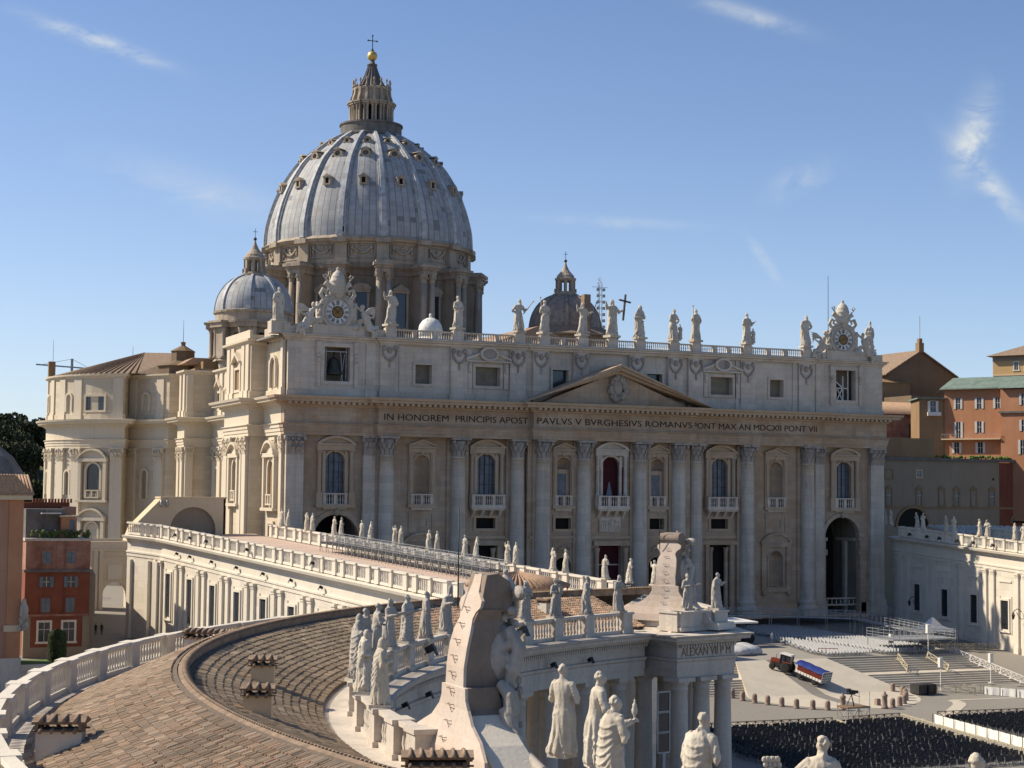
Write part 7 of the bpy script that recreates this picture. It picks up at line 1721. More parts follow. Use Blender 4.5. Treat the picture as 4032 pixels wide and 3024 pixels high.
# ---- two clocks
def clock_group(x, label, hh, mm_):
    C0 = Vector((x, fy - .1, 28.72)); K = thing('clock', label, 'clock', tuple(C0), 'clocks on the basilica front')
    def disc(r0, r1, y, d, n=40):
        b = MB()
        for i in range(n):
            a, c = 2 * math.pi * i / n, 2 * math.pi * (i + 1) / n
            b.hprism([(r0 * math.cos(a), r0 * math.sin(a)), (r1 * math.cos(a), r1 * math.sin(a)), (r1 * math.cos(c), r1 * math.sin(c)), (r0 * math.cos(c), r0 * math.sin(c))], C0 + Vector((0, y, 0)), FX, FN, d)
        return b
    b = disc(0.02, 2.0, .0, .25); b.build('dial', 'clock_face', K); b = disc(2.0, 2.25, .1, .55); b.build('bezel', 'statue_old', K); b = disc(2.25, 2.75, .2, .5); b.build('ring', 'statue_stone', K)
    b = disc(.02, .85, -.252, .02); b.build('centre_disc', 'gold_dial', K); b = disc(.85, 1.0, -.253, .03); b.build('inner_ring', 'iron', K)
    nm = MB(); ST = {'I': [((0, -1), (0, 1))], 'V': [((-.4, 1), (0, -1)), ((.4, 1), (0, -1))], 'X': [((-.4, 1), (.4, -1)), ((.4, 1), (-.4, -1))]}
    for i, s in enumerate(('XII', 'I', 'II', 'III', 'IIII', 'V', 'VI', 'VII', 'VIII', 'IX', 'X', 'XI')):
        a = math.pi / 2 - i * math.pi / 6; wd = {'I': .14, 'V': .25, 'X': .25}; tot = sum(wd[c] for c in s); e = Vector((math.cos(a), 0, math.sin(a))); t = Vector((math.sin(a), 0, -math.cos(a))); u_ = -tot / 2
        for c in s:
            m = u_ + wd[c] / 2; u_ += wd[c]
            for p, q in ST[c]:
                P = [C0 + Vector((0, -.27, 0)) + e * (1.5 + .34 * v[1]) + t * (m + v[0] * wd[c] * 1.0) for v in (p, q)]; nm.bar(P[0], P[1], .075, .05)
    nm.build('numerals', 'letters_dark', K)
    hd = MB()
    for an, ln, w in ((hh, 1.05, .13), (mm_, 1.6, .10)): a = math.pi / 2 - an; e = Vector((math.cos(a), 0, math.sin(a))); hd.bar(C0 + Vector((0, -.31, 0)) - e * .3, C0 + Vector((0, -.31, 0)) + e * ln, w, .05)
    hd.build('hands', 'iron', K)
    s = MB(); rr = random.Random(31); L = lambda a, y, c: (a, y, c)
    # scroll base, volutes, garlands round the ring
    s.box(-4.6, 4.6, -.2, .9, -3.9, -2.6); s.box(-3.4, 3.4, .0, .9, -2.7, 1.6)
    for i in range(26): a = R_(-25 + 230 * i / 25); k = 2.95 + .12 * math.sin(i * 1.7); s.ball((k * math.cos(a), .0 + rr.uniform(-.15, .15), k * math.sin(a)), rr.uniform(.28, .42), 7, 5)
    for t in (-1, 1):
        s.tube([(t * 2.3, .1, 2.1), (t * 2.9, 0, 2.9), (t * 2.5, -.1, 3.7), (t * 1.8, 0, 3.5), (t * 2.1, 0, 2.9)], [.3, .36, .34, .28, .2], 8); s.tube([(t * .8, .1, 3.0), (t * 1.5, 0, 4.2), (t * 2.1, 0, 4.7), (t * 2.3, 0, 4.3)], [.4, .36, .3, .22], 8)
        s.tube([(t * .5, -.2, 3.4), (t * 2.2, -.3, 5.5)], [.17, .14], 7); s.tube([(t * 2.1, -.3, 5.3), (t * 2.6, -.3, 5.9), (t * 2.1, -.3, 6.1), (t * 1.8, -.3, 5.6)], [.14] * 4, 6)
        # reclining winged figure
        s.tube([(t * 5.5, -.3, -2.6), (t * 4.9, -.35, -1.2), (t * 4.3, -.35, .2)], [.75, .65, .5], 10); s.ball((t * 4.15, -.45, 1.0), (.36, .4, .46), 9, 7)
        s.tube([(t * 4.6, -.4, .1), (t * 3.7, -.6, .5), (t * 2.9, -.4, 1.3)], [.26, .22, .16], 7); s.tube([(t * 4.8, -.4, -.2), (t * 5.6, -.5, -.7), (t * 6.3, -.3, -.2)], [.26, .2, .14], 7)
        s.tube([(t * 5.4, -.4, -2.4), (t * 6.6, -.8, -2.3), (t * 7.0, -.7, -3.7)], [.5, .4, .24], 8); s.tube([(t * 5.2, -.6, -2.6), (t * 5.9, -1.1, -3.0), (t * 5.7, -1.0, -4.3)], [.46, .36, .22], 8)
        for i in range(8): s.tube([(t * (4.9 + .1 * i), -.5 - .07 * i, -1.5 - .15 * i), (t * (5.6 + .15 * i), -.8, -2.6 - .1 * i), (t * (6.0 + .2 * (i % 3)), -.9, -3.9)], [.16, .2, .14], 6)
        for i in range(6): s.tube([(t * 4.8, .1, .2), (t * (5.6 + .12 * i), .2, .9 - .18 * i), (t * (6.9 - .12 * i), .2, 1.15 - .42 * i)], [.2, .18, .07], 6)
        for i in range(12): s.ball((t * rr.uniform(2.6, 4.4), rr.uniform(-.3, .1), rr.uniform(-2.6, -1.0)), rr.uniform(.25, .5), 7, 5)
    # tiara
    s.lathe([(1.05, 3.0), (1.15, 3.6), (1.1, 4.0), (1.25, 4.15), (1.2, 4.8), (1.3, 4.95), (1.1, 5.6), (1.1, 5.8), (.75, 6.4), (.3, 6.8), (.2, 7.1)], 18, (0, 0, 0)); s.ball((0, 0, 7.1), .3, 8, 6); s.ball((0, -.4, 2.9), (.6, .5, .8), 8, 6)
    me = sculpt(s, .10, 'carving', 'statue_stone', 1); link('carving', me, K); return K
clock_group(-49.2, 'round clock with roman numerals and carved angels above the bell opening near the main dome', R_(315), R_(40)); clock_group(48.2, 'round clock with roman numerals and carved angels on the far right end of the front', R_(75), R_(250))
# ---- pairs along the south wing
GW = 'paired statues along the south wing'
_, pin_s, pout_s, rzs = WS
POS = ['hands folded', 'one arm lowered', 'a raised hand', 'a bowed head', 'a hand stretched out', 'a wrapped mantle', 'arm on hip']
poses = [dict(right='fold', left='belly'), dict(right='down', left='fold'), dict(right='belly', left='up'), dict(right='fold', left='hip', bend=.06), dict(right='belly', left='out'), dict(right='fold', left='down', cape=True), dict(right='hip', left='fold')]
ordw = ['first', 'second', 'third', 'fourth', 'fifth', 'sixth', 'seventh', 'eighth', 'ninth', 'tenth', 'eleventh', 'twelfth']
WPX = [(-5.4, -7.9), (-15.2, -17.3), (-25.1, -27.5), (-34.3, -37.1), (-44.8, -46.6), (-54.7, -56.9), (-64.3, -67.2), (-75.0, -76.9), (-85.2, -87.9), (-96.0, -100.6), (-105.2,)]
hairs = ['short', 'veil', 'long', 'bun', 'short', 'hood', 'curly']
pool = {}
for k, pr in enumerate(WPX):
    for j, y in enumerate(pr):
        i = (k * 2 + j * 3 + k // 3) % 7; zb = rzs(y) + .05; top = -2.75 + .0445 * y
        sp = dict(poses[i]); hr = hairs[(k + j * 2) % 7]
        pair = 'last single statue' if len(pr) == 1 else ('%s of the %s pair' % ('left' if j == 0 else 'right', ordw[k]))
        statue((pin_s(y), y, zb), math.pi / 2 + (-.3 if j else .25), max(2.6, top - zb), 'saint with %s, %s from the front, south wing' % (POS[i], pair), GW, 'statue_pale', (.34, .30, .04), None, .02, hair=hr, beard=(hr in ('short', 'hood')), **sp)
# ---- pairs on the north wing
GN = 'paired statues along the north wing'
_, pin_n, pout_n, rzn = WN_
for k, pr in enumerate([(4.3, 2.2), (-7.5, -9.6), (-17.3, -19.9), (-28.0, -30.4), (-38.5, -41)]):
    for j, y in enumerate(pr):
        i = (k * 3 + j) % 7; sp = dict(poses[i]); hr = hairs[(k * 2 + j) % 7]
        statue((pin_n(y), y, rzn(y) + .05), -math.pi / 2 + (.3 if j else -.3), 2.85, 'saint with %s, %s from the front, north wing' % (POS[i], '%s of the %s pair' % ('left' if j == 0 else 'right', ordw[k])), GN, 'statue_pale', (.34, .30, .04), None, .02, hair=hr, beard=(hr == 'short'), **sp)
# ---- saints round the colonnade
GC = 'saints along the inner parapet of the colonnade'
def ring_statue(a, lb, H=2.95, r=65.6, z=-9.58, turn=0.0, mat='statue_old', voxel=.0125, **kw):
    at_ = kw.pop('attr', None); x, y = pol(r, a); return statue((x, y, z), R_(a + 270) + turn, H, lb, GC, mat, (.34, .32, .045), at_, voxel, **kw)
RS = [(118.9, 'veiled saint leaning to one side, second from the pavilion end of the far parapet', dict(right='fold', left='belly', hair='short', beard=True, lean=.05)),
 (122.6, 'saint holding an open book against the chest, third from the pavilion on the far parapet', dict(right='fold', left='fold', hair='short', beard=True, attr=('book', 'l'))),
 (126.4, 'saint with arms crossed and one knee forward, fourth from the pavilion on the far parapet', dict(right='fold', left='fold', hair='long', bend=.05)),
 (130.2, 'saint with a long falling mantle, fifth from the pavilion just right of the near monument', dict(right='down', left='belly', hair='curly', cape=True)),
 (133.9, 'small looking saint partly hidden behind the near monument, with a raised arm', dict(right='up', left='belly', hair='short', beard=True)),
 (137.4, 'mitred bishop bending forward just left of the near monument', dict(right='fwd', left='fwd', hair='mitre', beard=True, bend=.10, cape=True)),
 (140.8, 'slim saint gazing right, second left of the near monument', dict(right='belly', left='fold', hair='short', beard=True)),
 (144.3, 'saint reading, third left of the near monument', dict(right='fold', left='fwd', hair='curly', cape=True)),
 (148.0, 'saint with one arm held forward, rear of the crowded cluster', dict(right='fwd', left='out', hair='long')),
 (151.7, 'young saint with bowed head in the middle of the crowded cluster', dict(right='fold', left='belly', hair='curly', bend=.05)),
 (155.4, 'broad cloaked saint in the shaded crowd, its cape catching light', dict(right='belly', left='hip', hair='short', beard=True, cape=True)),
 (159.2, 'helmeted saint leftmost but one in the crowded cluster', dict(right='down', left='fold', hair='hood', cape=True)),
 (163.0, 'leftmost saint of the cluster turning away with a long mantle', dict(right='fold', left='down', hair='veil', cape=True)),
 (167.6, 'bald cloaked saint seen from behind in the middle of the near three', dict(right='belly', left='fold', hair='none', beard=True, cape=True)),
 (171.9, 'nearest cloaked saint with a striding leg beside the low balustrade', dict(right='fold', left='belly', hair='hood', beard=True, cape=True))]
for i, (a, lb, kw) in enumerate(RS): ring_statue(a, lb, turn=(.4 if i % 3 == 0 else -.3), mat='statue_old' if a < 165 else 'statue_pale', voxel=.0125 if a < 150 else .0105, seed=200 + i * 5, **kw)
statue((-63.9, -141.5, -9.55), rzp - .2, 2.9, 'saint with flowing cloak on the left corner of the end pavilion', GC, 'statue_old', (.34, .32, .045), None, .0135, right='fold', left='out', hair='short', beard=True, seed=311)
statue((-61.1, -141.5, -9.55), rzp + .2, 2.95, 'saint reaching out an arm on the right corner of the end pavilion', GC, 'statue_old', (.34, .32, .045), None, .0135, right='fold', left='side', hair='curly', cape=True, seed=312)
x, y = pol(65.6, 115.2); statue((x, y, -9.58), R_(115.2 + 270), 2.9, 'bearded saint with hand extended, first on the curve next to the pavilion', GC, 'statue_old', (.34, .32, .045), None, .0135, right='fold', left='out', hair='long', beard=True, seed=313)
# nearest figures seen from behind along the bottom of the picture
NB = [((-106.1, -207.8), -1.05, dict(right='fold', left='fold', hair='bun', female=True, seed=411), None, 'tall woman with her hair in a bun, arms crossed, right of the near monument'),
      ((-105.9, -210.2), -1.75, dict(right='fold', left='belly', hair='curly', seed=412, lean=-.03), None, 'slender curly haired figure with a smooth back behind the one raising a reliquary'),
      ((-108.6, -216.7), -1.50, dict(right='fold', left='reach', hair='short', cape=True, seed=413), ('goblet', 'l'), 'draped figure with outstretched arm raising a crowned reliquary'),
      ((-108.0, -220.9), -1.15, dict(right='belly', left='belly', hair='short', cape=True, seed=414), None, 'monk in a plain ribbed cape looking right at the bottom edge'),
      ((-107.5, -226.0), -.35, dict(right='fold', left='side', hair='short', cape=True, seed=415), ('palm', 'l'), 'round headed figure from behind holding a bunch of flowers before the dark chairs'),
      ((-105.7, -229.6), -1.60, dict(right='fold', left='fold', hair='curly', seed=416), None, 'figure showing only the crown of its head at the bottom right')]
for (x, y), rz, kw, at_, lb in NB: statue((x, y, -9.5), rz + math.pi, 3.15, lb, GC, 'statue_pale', (.24, .24, .03), at_, .0085, **kw)
# ---- carved arms of the pope: a tall scrolled monument, twice
def monument(loc, rz, label, s=1.0, roll=False):
    """local: back towards -x, front (carving) towards +x, width along y"""
    K = thing('coat_of_arms', label, 'monument', loc, 'carved coats of arms on the colonnade'); K.rotation_euler.z = rz
    rows = [(-1.1, -.55, 4.6), (-.55, -.45, 4.3), (.0, -.2, 3.2), (.45, -.08, 2.1), (.95, .0, 1.5), (1.3, .0, 1.25), (1.75, .0, 1.22), (1.78, .04, .93), (2.5, .06, .90), (3.3, .18, .92), (3.9, .34, .86), (4.35, .50, .66), (4.6, .58, .78), (4.8, .64, 1.08), (5.05, .70, 1.08), (5.2, .74, .80), (5.35, .80, .52), (5.7, .92, .40), (6.05, 1.0, .34)]
    b = MB(); n = len(rows); vs = []
    for z, x, w in rows: vs += [(x, -w, z), (x, w, z), (x + .12, w, z), (x + .12, -w, z)]
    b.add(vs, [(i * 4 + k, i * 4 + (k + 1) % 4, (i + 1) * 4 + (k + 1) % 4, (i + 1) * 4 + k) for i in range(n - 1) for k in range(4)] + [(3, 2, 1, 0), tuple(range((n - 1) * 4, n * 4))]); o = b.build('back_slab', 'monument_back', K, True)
    b = MB(); vs = []
    body = [(-1.1, .0, 4.3, 1.9), (-.2, .0, 3.0, 1.7), (.4, .05, 1.8, 1.6), (.95, .1, 1.2, 1.5), (1.75, .1, 1.15, 1.3), (1.8, .14, .86, 1.35), (2.6, .16, .84, 1.4), (3.6, .3, .82, 1.35), (4.3, .55, .75, 1.1), (4.7, .65, .95, 1.0)]
    for z, x, w, d in body: vs += [(x, -w, z), (x, w, z), (x + d, w * .92, z), (x + d, -w * .92, z)]
    n = len(body); b.add(vs, [(i * 4 + k, i * 4 + (k + 1) % 4, (i + 1) * 4 + (k + 1) % 4, (i + 1) * 4 + k) for i in range(n - 1) for k in range(4)] + [(3, 2, 1, 0), tuple(range((n - 1) * 4, n * 4))])
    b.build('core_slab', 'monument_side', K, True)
    b = MB(); vs = []
    for z, x, w, d in ((-1.1, -.02, 4.5, 1.95), (-.2, -.02, 3.12, 1.75), (.4, .03, 1.95, 1.65), (.75, .08, 1.5, 1.6)): vs += [(x, -w, z), (x, w, z), (x + d, w * .92, z), (x + d, -w * .92, z)]
    b.add(vs, [(i * 4 + k, i * 4 + (k + 1) % 4, (i + 1) * 4 + (k + 1) % 4, (i + 1) * 4 + k) for i in range(3) for k in range(4)] + [(3, 2, 1, 0), (12, 13, 14, 15)]); b.build('foot', 'wing_stone', K, True)
    b = MB()   # rolled top
    A = [(1.0 + .42 * math.cos(R_(t)), 5.62 + .42 * math.sin(R_(t))) for t in range(0, 360, 20)]
    for t in range(18 if roll else 0):
        a, c = A[t], A[(t + 1) % 18]; b.add([(a[0], -.9, a[1]), (c[0], -.9, c[1]), (c[0], .9, c[1]), (a[0], .9, a[1])], [(0, 1, 2, 3)])
    if roll: b.add([(a[0], -.9, a[1]) for a in A], [tuple(range(18))]); b.add([(a[0], .9, a[1]) for a in A], [tuple(range(17, -1, -1))])
    b.hprism([(.75, 4.7), (1.95, 4.6), (2.1, 5.2), (2.0, 5.75), (1.5, 6.08), (1.02, 6.02)], (0, -.82, 0), (1, 0, 0), (0, 1, 0), 1.64)
    b.build('scroll_top', 'monument_side', K, True, recalc=True)
    b = MB()   # rungs up the back
    for i in range(9):
        z = -.2 + .62 * i; x = np.interp(z, [r[0] for r in rows], [r[1] for r in rows]); yy = .12
        b.tube([(x - .01, -.22 + yy, z), (x - .16, -.22 + yy, z), (x - .16, .22 + yy, z), (x - .01, .22 + yy, z)], .016, 5); b.tube([(x - .16, .0, z), (x - .05, .02, z - .3)], .014, 5)
    b.build('rung', 'lead_brown', K, True)
    s = MB(); rr = random.Random(17)
    for t in (-1, 1):   # side volutes and swags
        s.tube([(1.5, t * 1.1, 1.9), (1.7, t * 1.65, 1.5), (1.75, t * 1.75, .9), (1.7, t * 1.35, .75), (1.7, t * 1.3, 1.2), (1.7, t * 1.5, 1.25)], [.2, .3, .3, .22, .16, .1], 8)
        s.tube([(1.6, t * 1.5, 1.0), (1.7, t * 1.9, .1), (1.8, t * 2.8, -.6), (1.9, t * 4.3, -1.0)], [.34, .3, .26, .2], 8)
        s.tube([(1.9, t * .9, 4.0), (2.2, t * 1.3, 3.2), (2.0, t * 1.25, 2.4), (1.9, t * 1.0, 1.9)], [.22, .3, .28, .2], 8)
        s.tube([(2.1, t * .6, 1.2), (2.0, t * .9, .4), (2.1, t * 1.3, -.5)], [.3, .34, .26], 7); s.tube([(2.3, -t * .9, 5.2), (2.4, t * .9, 3.2)], [.10, .10], 7)
    s.ball((1.7, 0, 2.9), (.75, 1.05, 1.35), 14, 10); s.ball((1.9, 0, 2.0), (.5, .8, .9), 10, 8)
    for i in range(150):
        z = rr.uniform(-.6, 4.8); s.ball((1.75 + rr.uniform(-.1, .6), rr.uniform(-1.15, 1.15) * (1.0 if z > 1 else 1.3), z), rr.uniform(.08, .22), 7, 5)
    s.lathe([(.45, 4.3), (.55, 4.7), (.5, 5.0), (.55, 5.1), (.45, 5.5), (.28, 5.8), (.08, 6.0)], 14, (2.15, 0, 0)); s.ball((2.15, 0, 6.1), .12, 8, 6)
    for t in (-1, 1): s.ball((2.2, t * 1.25, 5.35), (.22, .5, .3), 8, 6); s.tube([(2.2, t * .5, 5.3), (2.2, t * 1.4, 5.5)], [.14, .12], 7)
    me = sculpt(s, .042, 'carving', 'statue_old', 0); link('carving', me, K)
    b = MB(); b.box(-.2, 2.6, -5.0, 5.0, -1.6, -1.05); b.build('base', 'wing_stone', K, True)
    b = MB(); b.tube([(.45, .75, 4.7), (.45, .75, 8.6)], [.035, .02], 6); b.bar((.45, .75, 6.6), (.45, .35, 6.6), .03); b.build('lightning_rod', 'iron', K, True)
    if s: return K
monument((-107.35, -200.55, -9.55), 0.0, 'tall scroll backed papal arms with rungs up its pink back and a lightning rod')
monument((-64.5, -138.9, -9.5), math.radians(33), 'pale scrolled papal arms with a rounded top above the end pavilion', 1, True)
# ================================================================== things in the square and on the terraces
def hz(x, y):
    g = gzf(y)
    if y > -55: return PZ if abs(x) < 36 else g
    if abs(x) < 12.5 and y > -78: return max(g, PZ - max(0, (-54.9 - y)) * .30) + .02
    return g
def chair_geo(x=0, y=0, z=0, rz=0.0):
    b = MB(); c, s = math.cos(rz), math.sin(rz)
    se = [(-.22, .22, -.22, .22, .42, .46)]; bk = [(-.22, .22, -.25, -.21, .50, .92)]
    lg = [(sx * .2 - .018, sx * .2 + .018, sy * .2 - .018, sy * .2 + .018, 0, .44 if sy > 0 else .62) for sx in (-1, 1) for sy in (-1, 1)]
    return se, bk, lg
def chair_proto(mat, label, group):
    se, bk, lg = chair_geo()
    c = thing('chair', label, 'chair', (0, 0, 0), group)
    for nm, L in (('seat', se), ('backrest', bk)):
        b = MB(); [b.box(*q) for q in L]; b.build(nm, mat, c)
    b = MB(); [b.box(*q) for q in lg]; b.build('leg_frame', 'galvanised', c); return c  # pale metal on the legs stands in for sun glints among the seats
def chair_stuff(name, spots, mat):
    se, bk, lg = chair_geo(); b = MB()
    for x, y, z, rz in spots:
        q = MB(); [q.box(*e) for e in se + bk + lg[:4]]; c, s = math.cos(rz), math.sin(rz)
        nb_ = len(q.f); b.add([(x + v[0] * c - v[1] * s, y + v[0] * s + v[1] * c, z + v[2]) for v in q.v], q.f)
    o = b.build(name, mat); o['kind'] = 'stuff'; o.data.materials.append(MATS['galvanised']); k = np.tile(np.r_[np.zeros(12, np.int32), np.ones(24, np.int32)], len(spots)); o.data.polygons.foreach_set('material_index', k); return o  # legs get the pale metal too, as speckles of sun glint
def chairs(spots, mat, label, group, stuff_name, lbl_stuff, limit=290):
    spots.sort(key=lambda p: (Vector((p[0], p[1], p[2])) - CAM).length)
    vis = [p for p in spots]; p0 = chair_proto(mat, label, group)
    for i, (x, y, z, rz) in enumerate(vis[:limit]):
        c = p0 if i == 0 else copy_tree(p0)
        c.location = (x, y, z); c.rotation_euler.z = rz
    if vis[limit:]: o = chair_stuff(stuff_name, vis[limit:], mat); tag(o, lbl_stuff, 'chairs')
rn = random.Random(12)
sp = []
for j in range(47):
    y = -53.6 + j * 1.0
    for i in range(40):
        x = 8.6 + i * .53
        if 16.3 < x < 18.3: continue
        x0 = 8.6 + max(0, (y + 49) * .33)
        if x < x0 or x > 29.6 - max(0, -47 - y) * .3 - max(0, (y + 30)) * .0 + (4 if y > -30 else 0): continue
        sp.append((x + rn.gauss(0, .03), y + rn.gauss(0, .05), PZ, math.pi / 2 + rn.gauss(0, .06)))
chairs(sp, 'chair_grey', 'pale grey chair in the rows on the parvis before the steps', 'grey chairs on the parvis', 'far_chairs', 'rows of grey chairs deep in the shade of the front', 100)
sp = []
for j in range(30):
    y = -90.3 - j * .95
    for i in range(64):
        x = -5.6 - j * .10 - i * .56
        if x < -37: continue
        if i % 17 == 16 or j % 14 == 13: continue
        sp.append((x + rn.gauss(0, .07), y + rn.gauss(0, .10), gzf(y), rn.gauss(0, .08)))
for j in range(20):
    y = -90.4 - j * .95
    for i in range(30):
        x = 1.2 - j * .03 + i * .56 + max(0, j * .1)
        sp.append((x + rn.gauss(0, .07), y + rn.gauss(0, .10), gzf(y), rn.gauss(0, .08)))
def shows(p):   # keep what the picture can show first when choosing individuals
    d = Vector(p[:3]) - CAM; return d.dot(f_) > 0 and -.305 < d.dot(r2) / d.dot(f_) < .31 and -.235 < d.dot(u2) / d.dot(f_)
sp1 = [p for p in sp if shows(p) and (Vector(p[:3]) - CAM).dot(r2) / (Vector(p[:3]) - CAM).dot(f_) > .11]; sp2 = [p for p in sp if p not in set(sp1)]
sp1.sort(key=lambda p: (Vector(p[:3]) - CAM).length)
chairs(sp1[:195], 'chair_black', 'black plastic chair in the fenced blocks of seating', 'black chairs in the square', 'far_chairs', '')
o = chair_stuff('far_chairs', sp1[195:] + sp2, 'chair_black'); tag(o, 'rows of black chairs in the fenced blocks farther back', 'chairs')
# wooden crowd barriers: each panel a thing
def barrier_mesh(w=2.2, h=1.05):
    b = MB()
    for x in (-w / 2, w / 2): b.box(x - .05, x + .05, -.04, .04, 0, h); b.box(x - .06, x + .06, -.3, .3, 0, .07)
    for z in (.18, h - .06): b.box(-w / 2, w / 2, -.03, .03, z - .045, z + .045)
    for s in (-1, 0):
        a, c = s * w / 2, (s + 1) * w / 2; b.bar((a, 0, .2), (c, 0, h - .1), .06); b.bar((a, .01, h - .1), (c, .01, .2), .06)
    b.box(-.04, .04, -.035, .035, .1, h); return b
BME = {m: mesh_of(barrier_mesh(), 'barrier', m) for m in ('wood_pale', 'wood_brown', 'white_paint')}
def barrier_line(pts, mat, label, group, w=2.25):
    for a, b in zip(pts[:-1], pts[1:]):
        a, b = Vector(a), Vector(b); n = max(1, int((b - a).length / w)); d = (b - a) / n
        for i in range(n):
            p = a + d * (i + .5); z0, z1 = hz(*(a + d * i)), hz(*(a + d * (i + 1)))
            o = link('barrier', BME[mat], None, (p.x, p.y, (z0 + z1) / 2)); o.rotation_euler = (0, -math.atan2(z1 - z0, d.length), math.atan2(d.y, d.x)); o.scale.x = d.length / w; tag(o, label, 'barrier', group)
barrier_line([(-38, -88.6), (-14.6, -89.2)], 'wood_brown', 'brown crossed wooden barrier along the back edge of the black seating', 'barriers behind the black seating')
barrier_line([(-11.5, -89.0), (-4.3, -88.4)], 'wood_brown', 'brown wooden barrier between the open gate and the corner of the black seating', 'barriers between gate and corner')
barrier_line([(-4.4, -89.0), (-5.6, -101), (-7.5, -121)], 'wood_pale', 'pale crossed wooden barrier along the aisle beside the black seating', 'barriers along the aisle')
barrier_line([(1.2, -88.6), (22, -90.2)], 'wood_brown', 'brown wooden barrier behind the second black seating block at the right edge', 'barriers behind the second block')
for (a, b, lb) in (((-14.8, -89.6), (-15.4, -94.0), 'pale wooden gate barrier swung open into the black seating'), ((-12.4, -91.4), (-10.2, -89.4), 'pale wooden barrier crossed behind the open gate'), ((-10.8, -92.0), (-9.0, -89.8), 'pale wooden barrier leaning nearest the corner of the black seating')): barrier_line([a, b], 'wood_pale', lb, None, 4.4 if 'gate' in lb else 2.6)
for a, b, lb in (((19.0, -56.2), (17.6, -60.4), 'pale wooden barrier on the upper steps, left of two'), ((24.2, -56.0), (24.6, -60.6), 'pale wooden barrier on the upper steps, right of two'), ((16.4, -68.6), (20.5, -71.8), 'pale wooden barrier at the foot of the steps behind the black crates'), ((20.8, -68.0), (24.8, -72.0), 'pale wooden barrier at the foot of the steps before the cloth fence')):
    p, q = Vector(a), Vector(b)
    def zz(y): return PZ if y > -55 else max(gzf(y), PZ - (-55 - y) * .34)
    m = (p + q) / 2; o = link('barrier', BME['wood_pale'], None, (m.x, m.y, zz(m.y) + .02)); o.rotation_euler = (0, -math.atan2(zz(q.y) - zz(p.y), (q - p).length), math.atan2(q.y - p.y, q.x - p.x)); o.scale = ((q - p).length / 2.25, 1, 1.0); tag(o, lb, 'barrier')
def zside(x, y): return max(gzf(y) - .0, PZ - max(0, -52 - y) * .26)
for i in range(12):
    t0, t1 = i / 12, (i + 1) / 12; a = Vector((30.8, -53.0)).lerp(Vector((36.0, -74.0)), t0); b = Vector((30.8, -53.0)).lerp(Vector((36.0, -74.0)), t1); m = (a + b) / 2
    o = link('barrier', BME['white_paint'], None, (m.x, m.y, zside(0, m.y) + .05)); o.rotation_euler = (0, -math.atan2(zside(0, b.y) - zside(0, a.y), (b - a).length), math.atan2(b.y - a.y, b.x - a.x)); o.scale = ((b - a).length / 2.25, 1, 1.1); tag(o, 'white crossed barrier running down the right edge of the steps', 'barrier', 'white barriers beside the steps')
barrier_line([(39.5, -33.5), (46, -33.0), (55, -34.5)], 'wood_pale', 'shaded pale barrier across the side street near the white tent', 'barriers across the side street')
# cloth covered fences
def cloth_fence(a, b, z, h, label, seed):
    r = random.Random(seed); a, b = Vector((*a, 0)), Vector((*b, 0)); n = int((b - a).length / .22); d = (b - a) / n; q = Vector((-d.y, d.x, 0)).normalized(); m = MB(); P = []
    for i in range(n + 1):
        p = a + d * i; o = .05 * math.sin(i * .9 + r.random()) + (.1 if i % 10 == 0 else 0); zz = hz(p.x, p.y); P += [p + q * o + Vector((0, 0, zz + .05)), p + q * o * .4 + Vector((0, 0, zz + h - (.06 if i % 10 == 5 else 0)))]
    m.add(P, [(2 * i, 2 * i + 2, 2 * i + 3, 2 * i + 1) for i in range(n)]); K = thing('cloth_fence', label, 'fence', (a.x, a.y, hz(a.x, a.y))); m.build('cloth', 'canvas_white', K, recalc=True)
    m = MB()
    for i in range(0, n + 1, 10): p = a + d * i - q * .15; m.bar((p.x, p.y, hz(p.x, p.y)), (p.x, p.y, hz(p.x, p.y) + h + .05), .06)
    m.build('posts', 'iron', K)
cloth_fence((-1.3, -91.2), (-3.2, -120), 0, 1.15, 'long white cloth hung on the fence of the second black seating block', 3)
cloth_fence((22.0, -71.8), (26.5, -78.5), 0, 1.15, 'short fence hung with white cloth at the right edge below the steps', 4)
# bollards
BOL = [(-14.3, -68.1), (-13.7, -70.1), (-12.9, -72.0), (-11.9, -73.8), (-10.9, -75.7), (-9.3, -77.0), (-7.8, -78.1), (1.9, -78.5), (3.8, -77.4), (5.4, -76.2), (7.6, -73.6), (9.1, -71.4), (10.3, -69.2), (10.5, -66.7), (-14.6, -66.0), (-14.2, -64.0)]
bb = MB(); bb.lathe([(.42, 0), (.42, .1), (.34, .18), (.36, .5), (.345, .95), (.28, 1.12), (.14, 1.22), (.02, 1.24)], 14); BM = mesh_of(bb, 'bollard', 'granite')
bb = MB(); bb.lathe([(.46, 0), (.46, .25), (.36, .32), (.34, 1.5), (.42, 1.6), (.42, 1.7), (.2, 1.9), (.14, 2.0), (.17, 2.1), (.02, 2.2)], 14); BT = mesh_of(bb, 'bollard', 'granite')
for x, y in BOL: o = link('bollard', BM, None, (x, y, gzf(y))); tag(o, 'short round topped granite bollard ringing the foot of the ramp', 'bollard', 'short bollards round the ramp')
for x, y, l in ((-5.9, -78.7, 'tall granite bollard with a ball finial beside the camera platform'), (.3, -79.0, 'tall granite bollard with a ball finial right of the camera platform')): o = link('bollard', BT, None, (x, y, gzf(y))); tag(o, l, 'bollard')
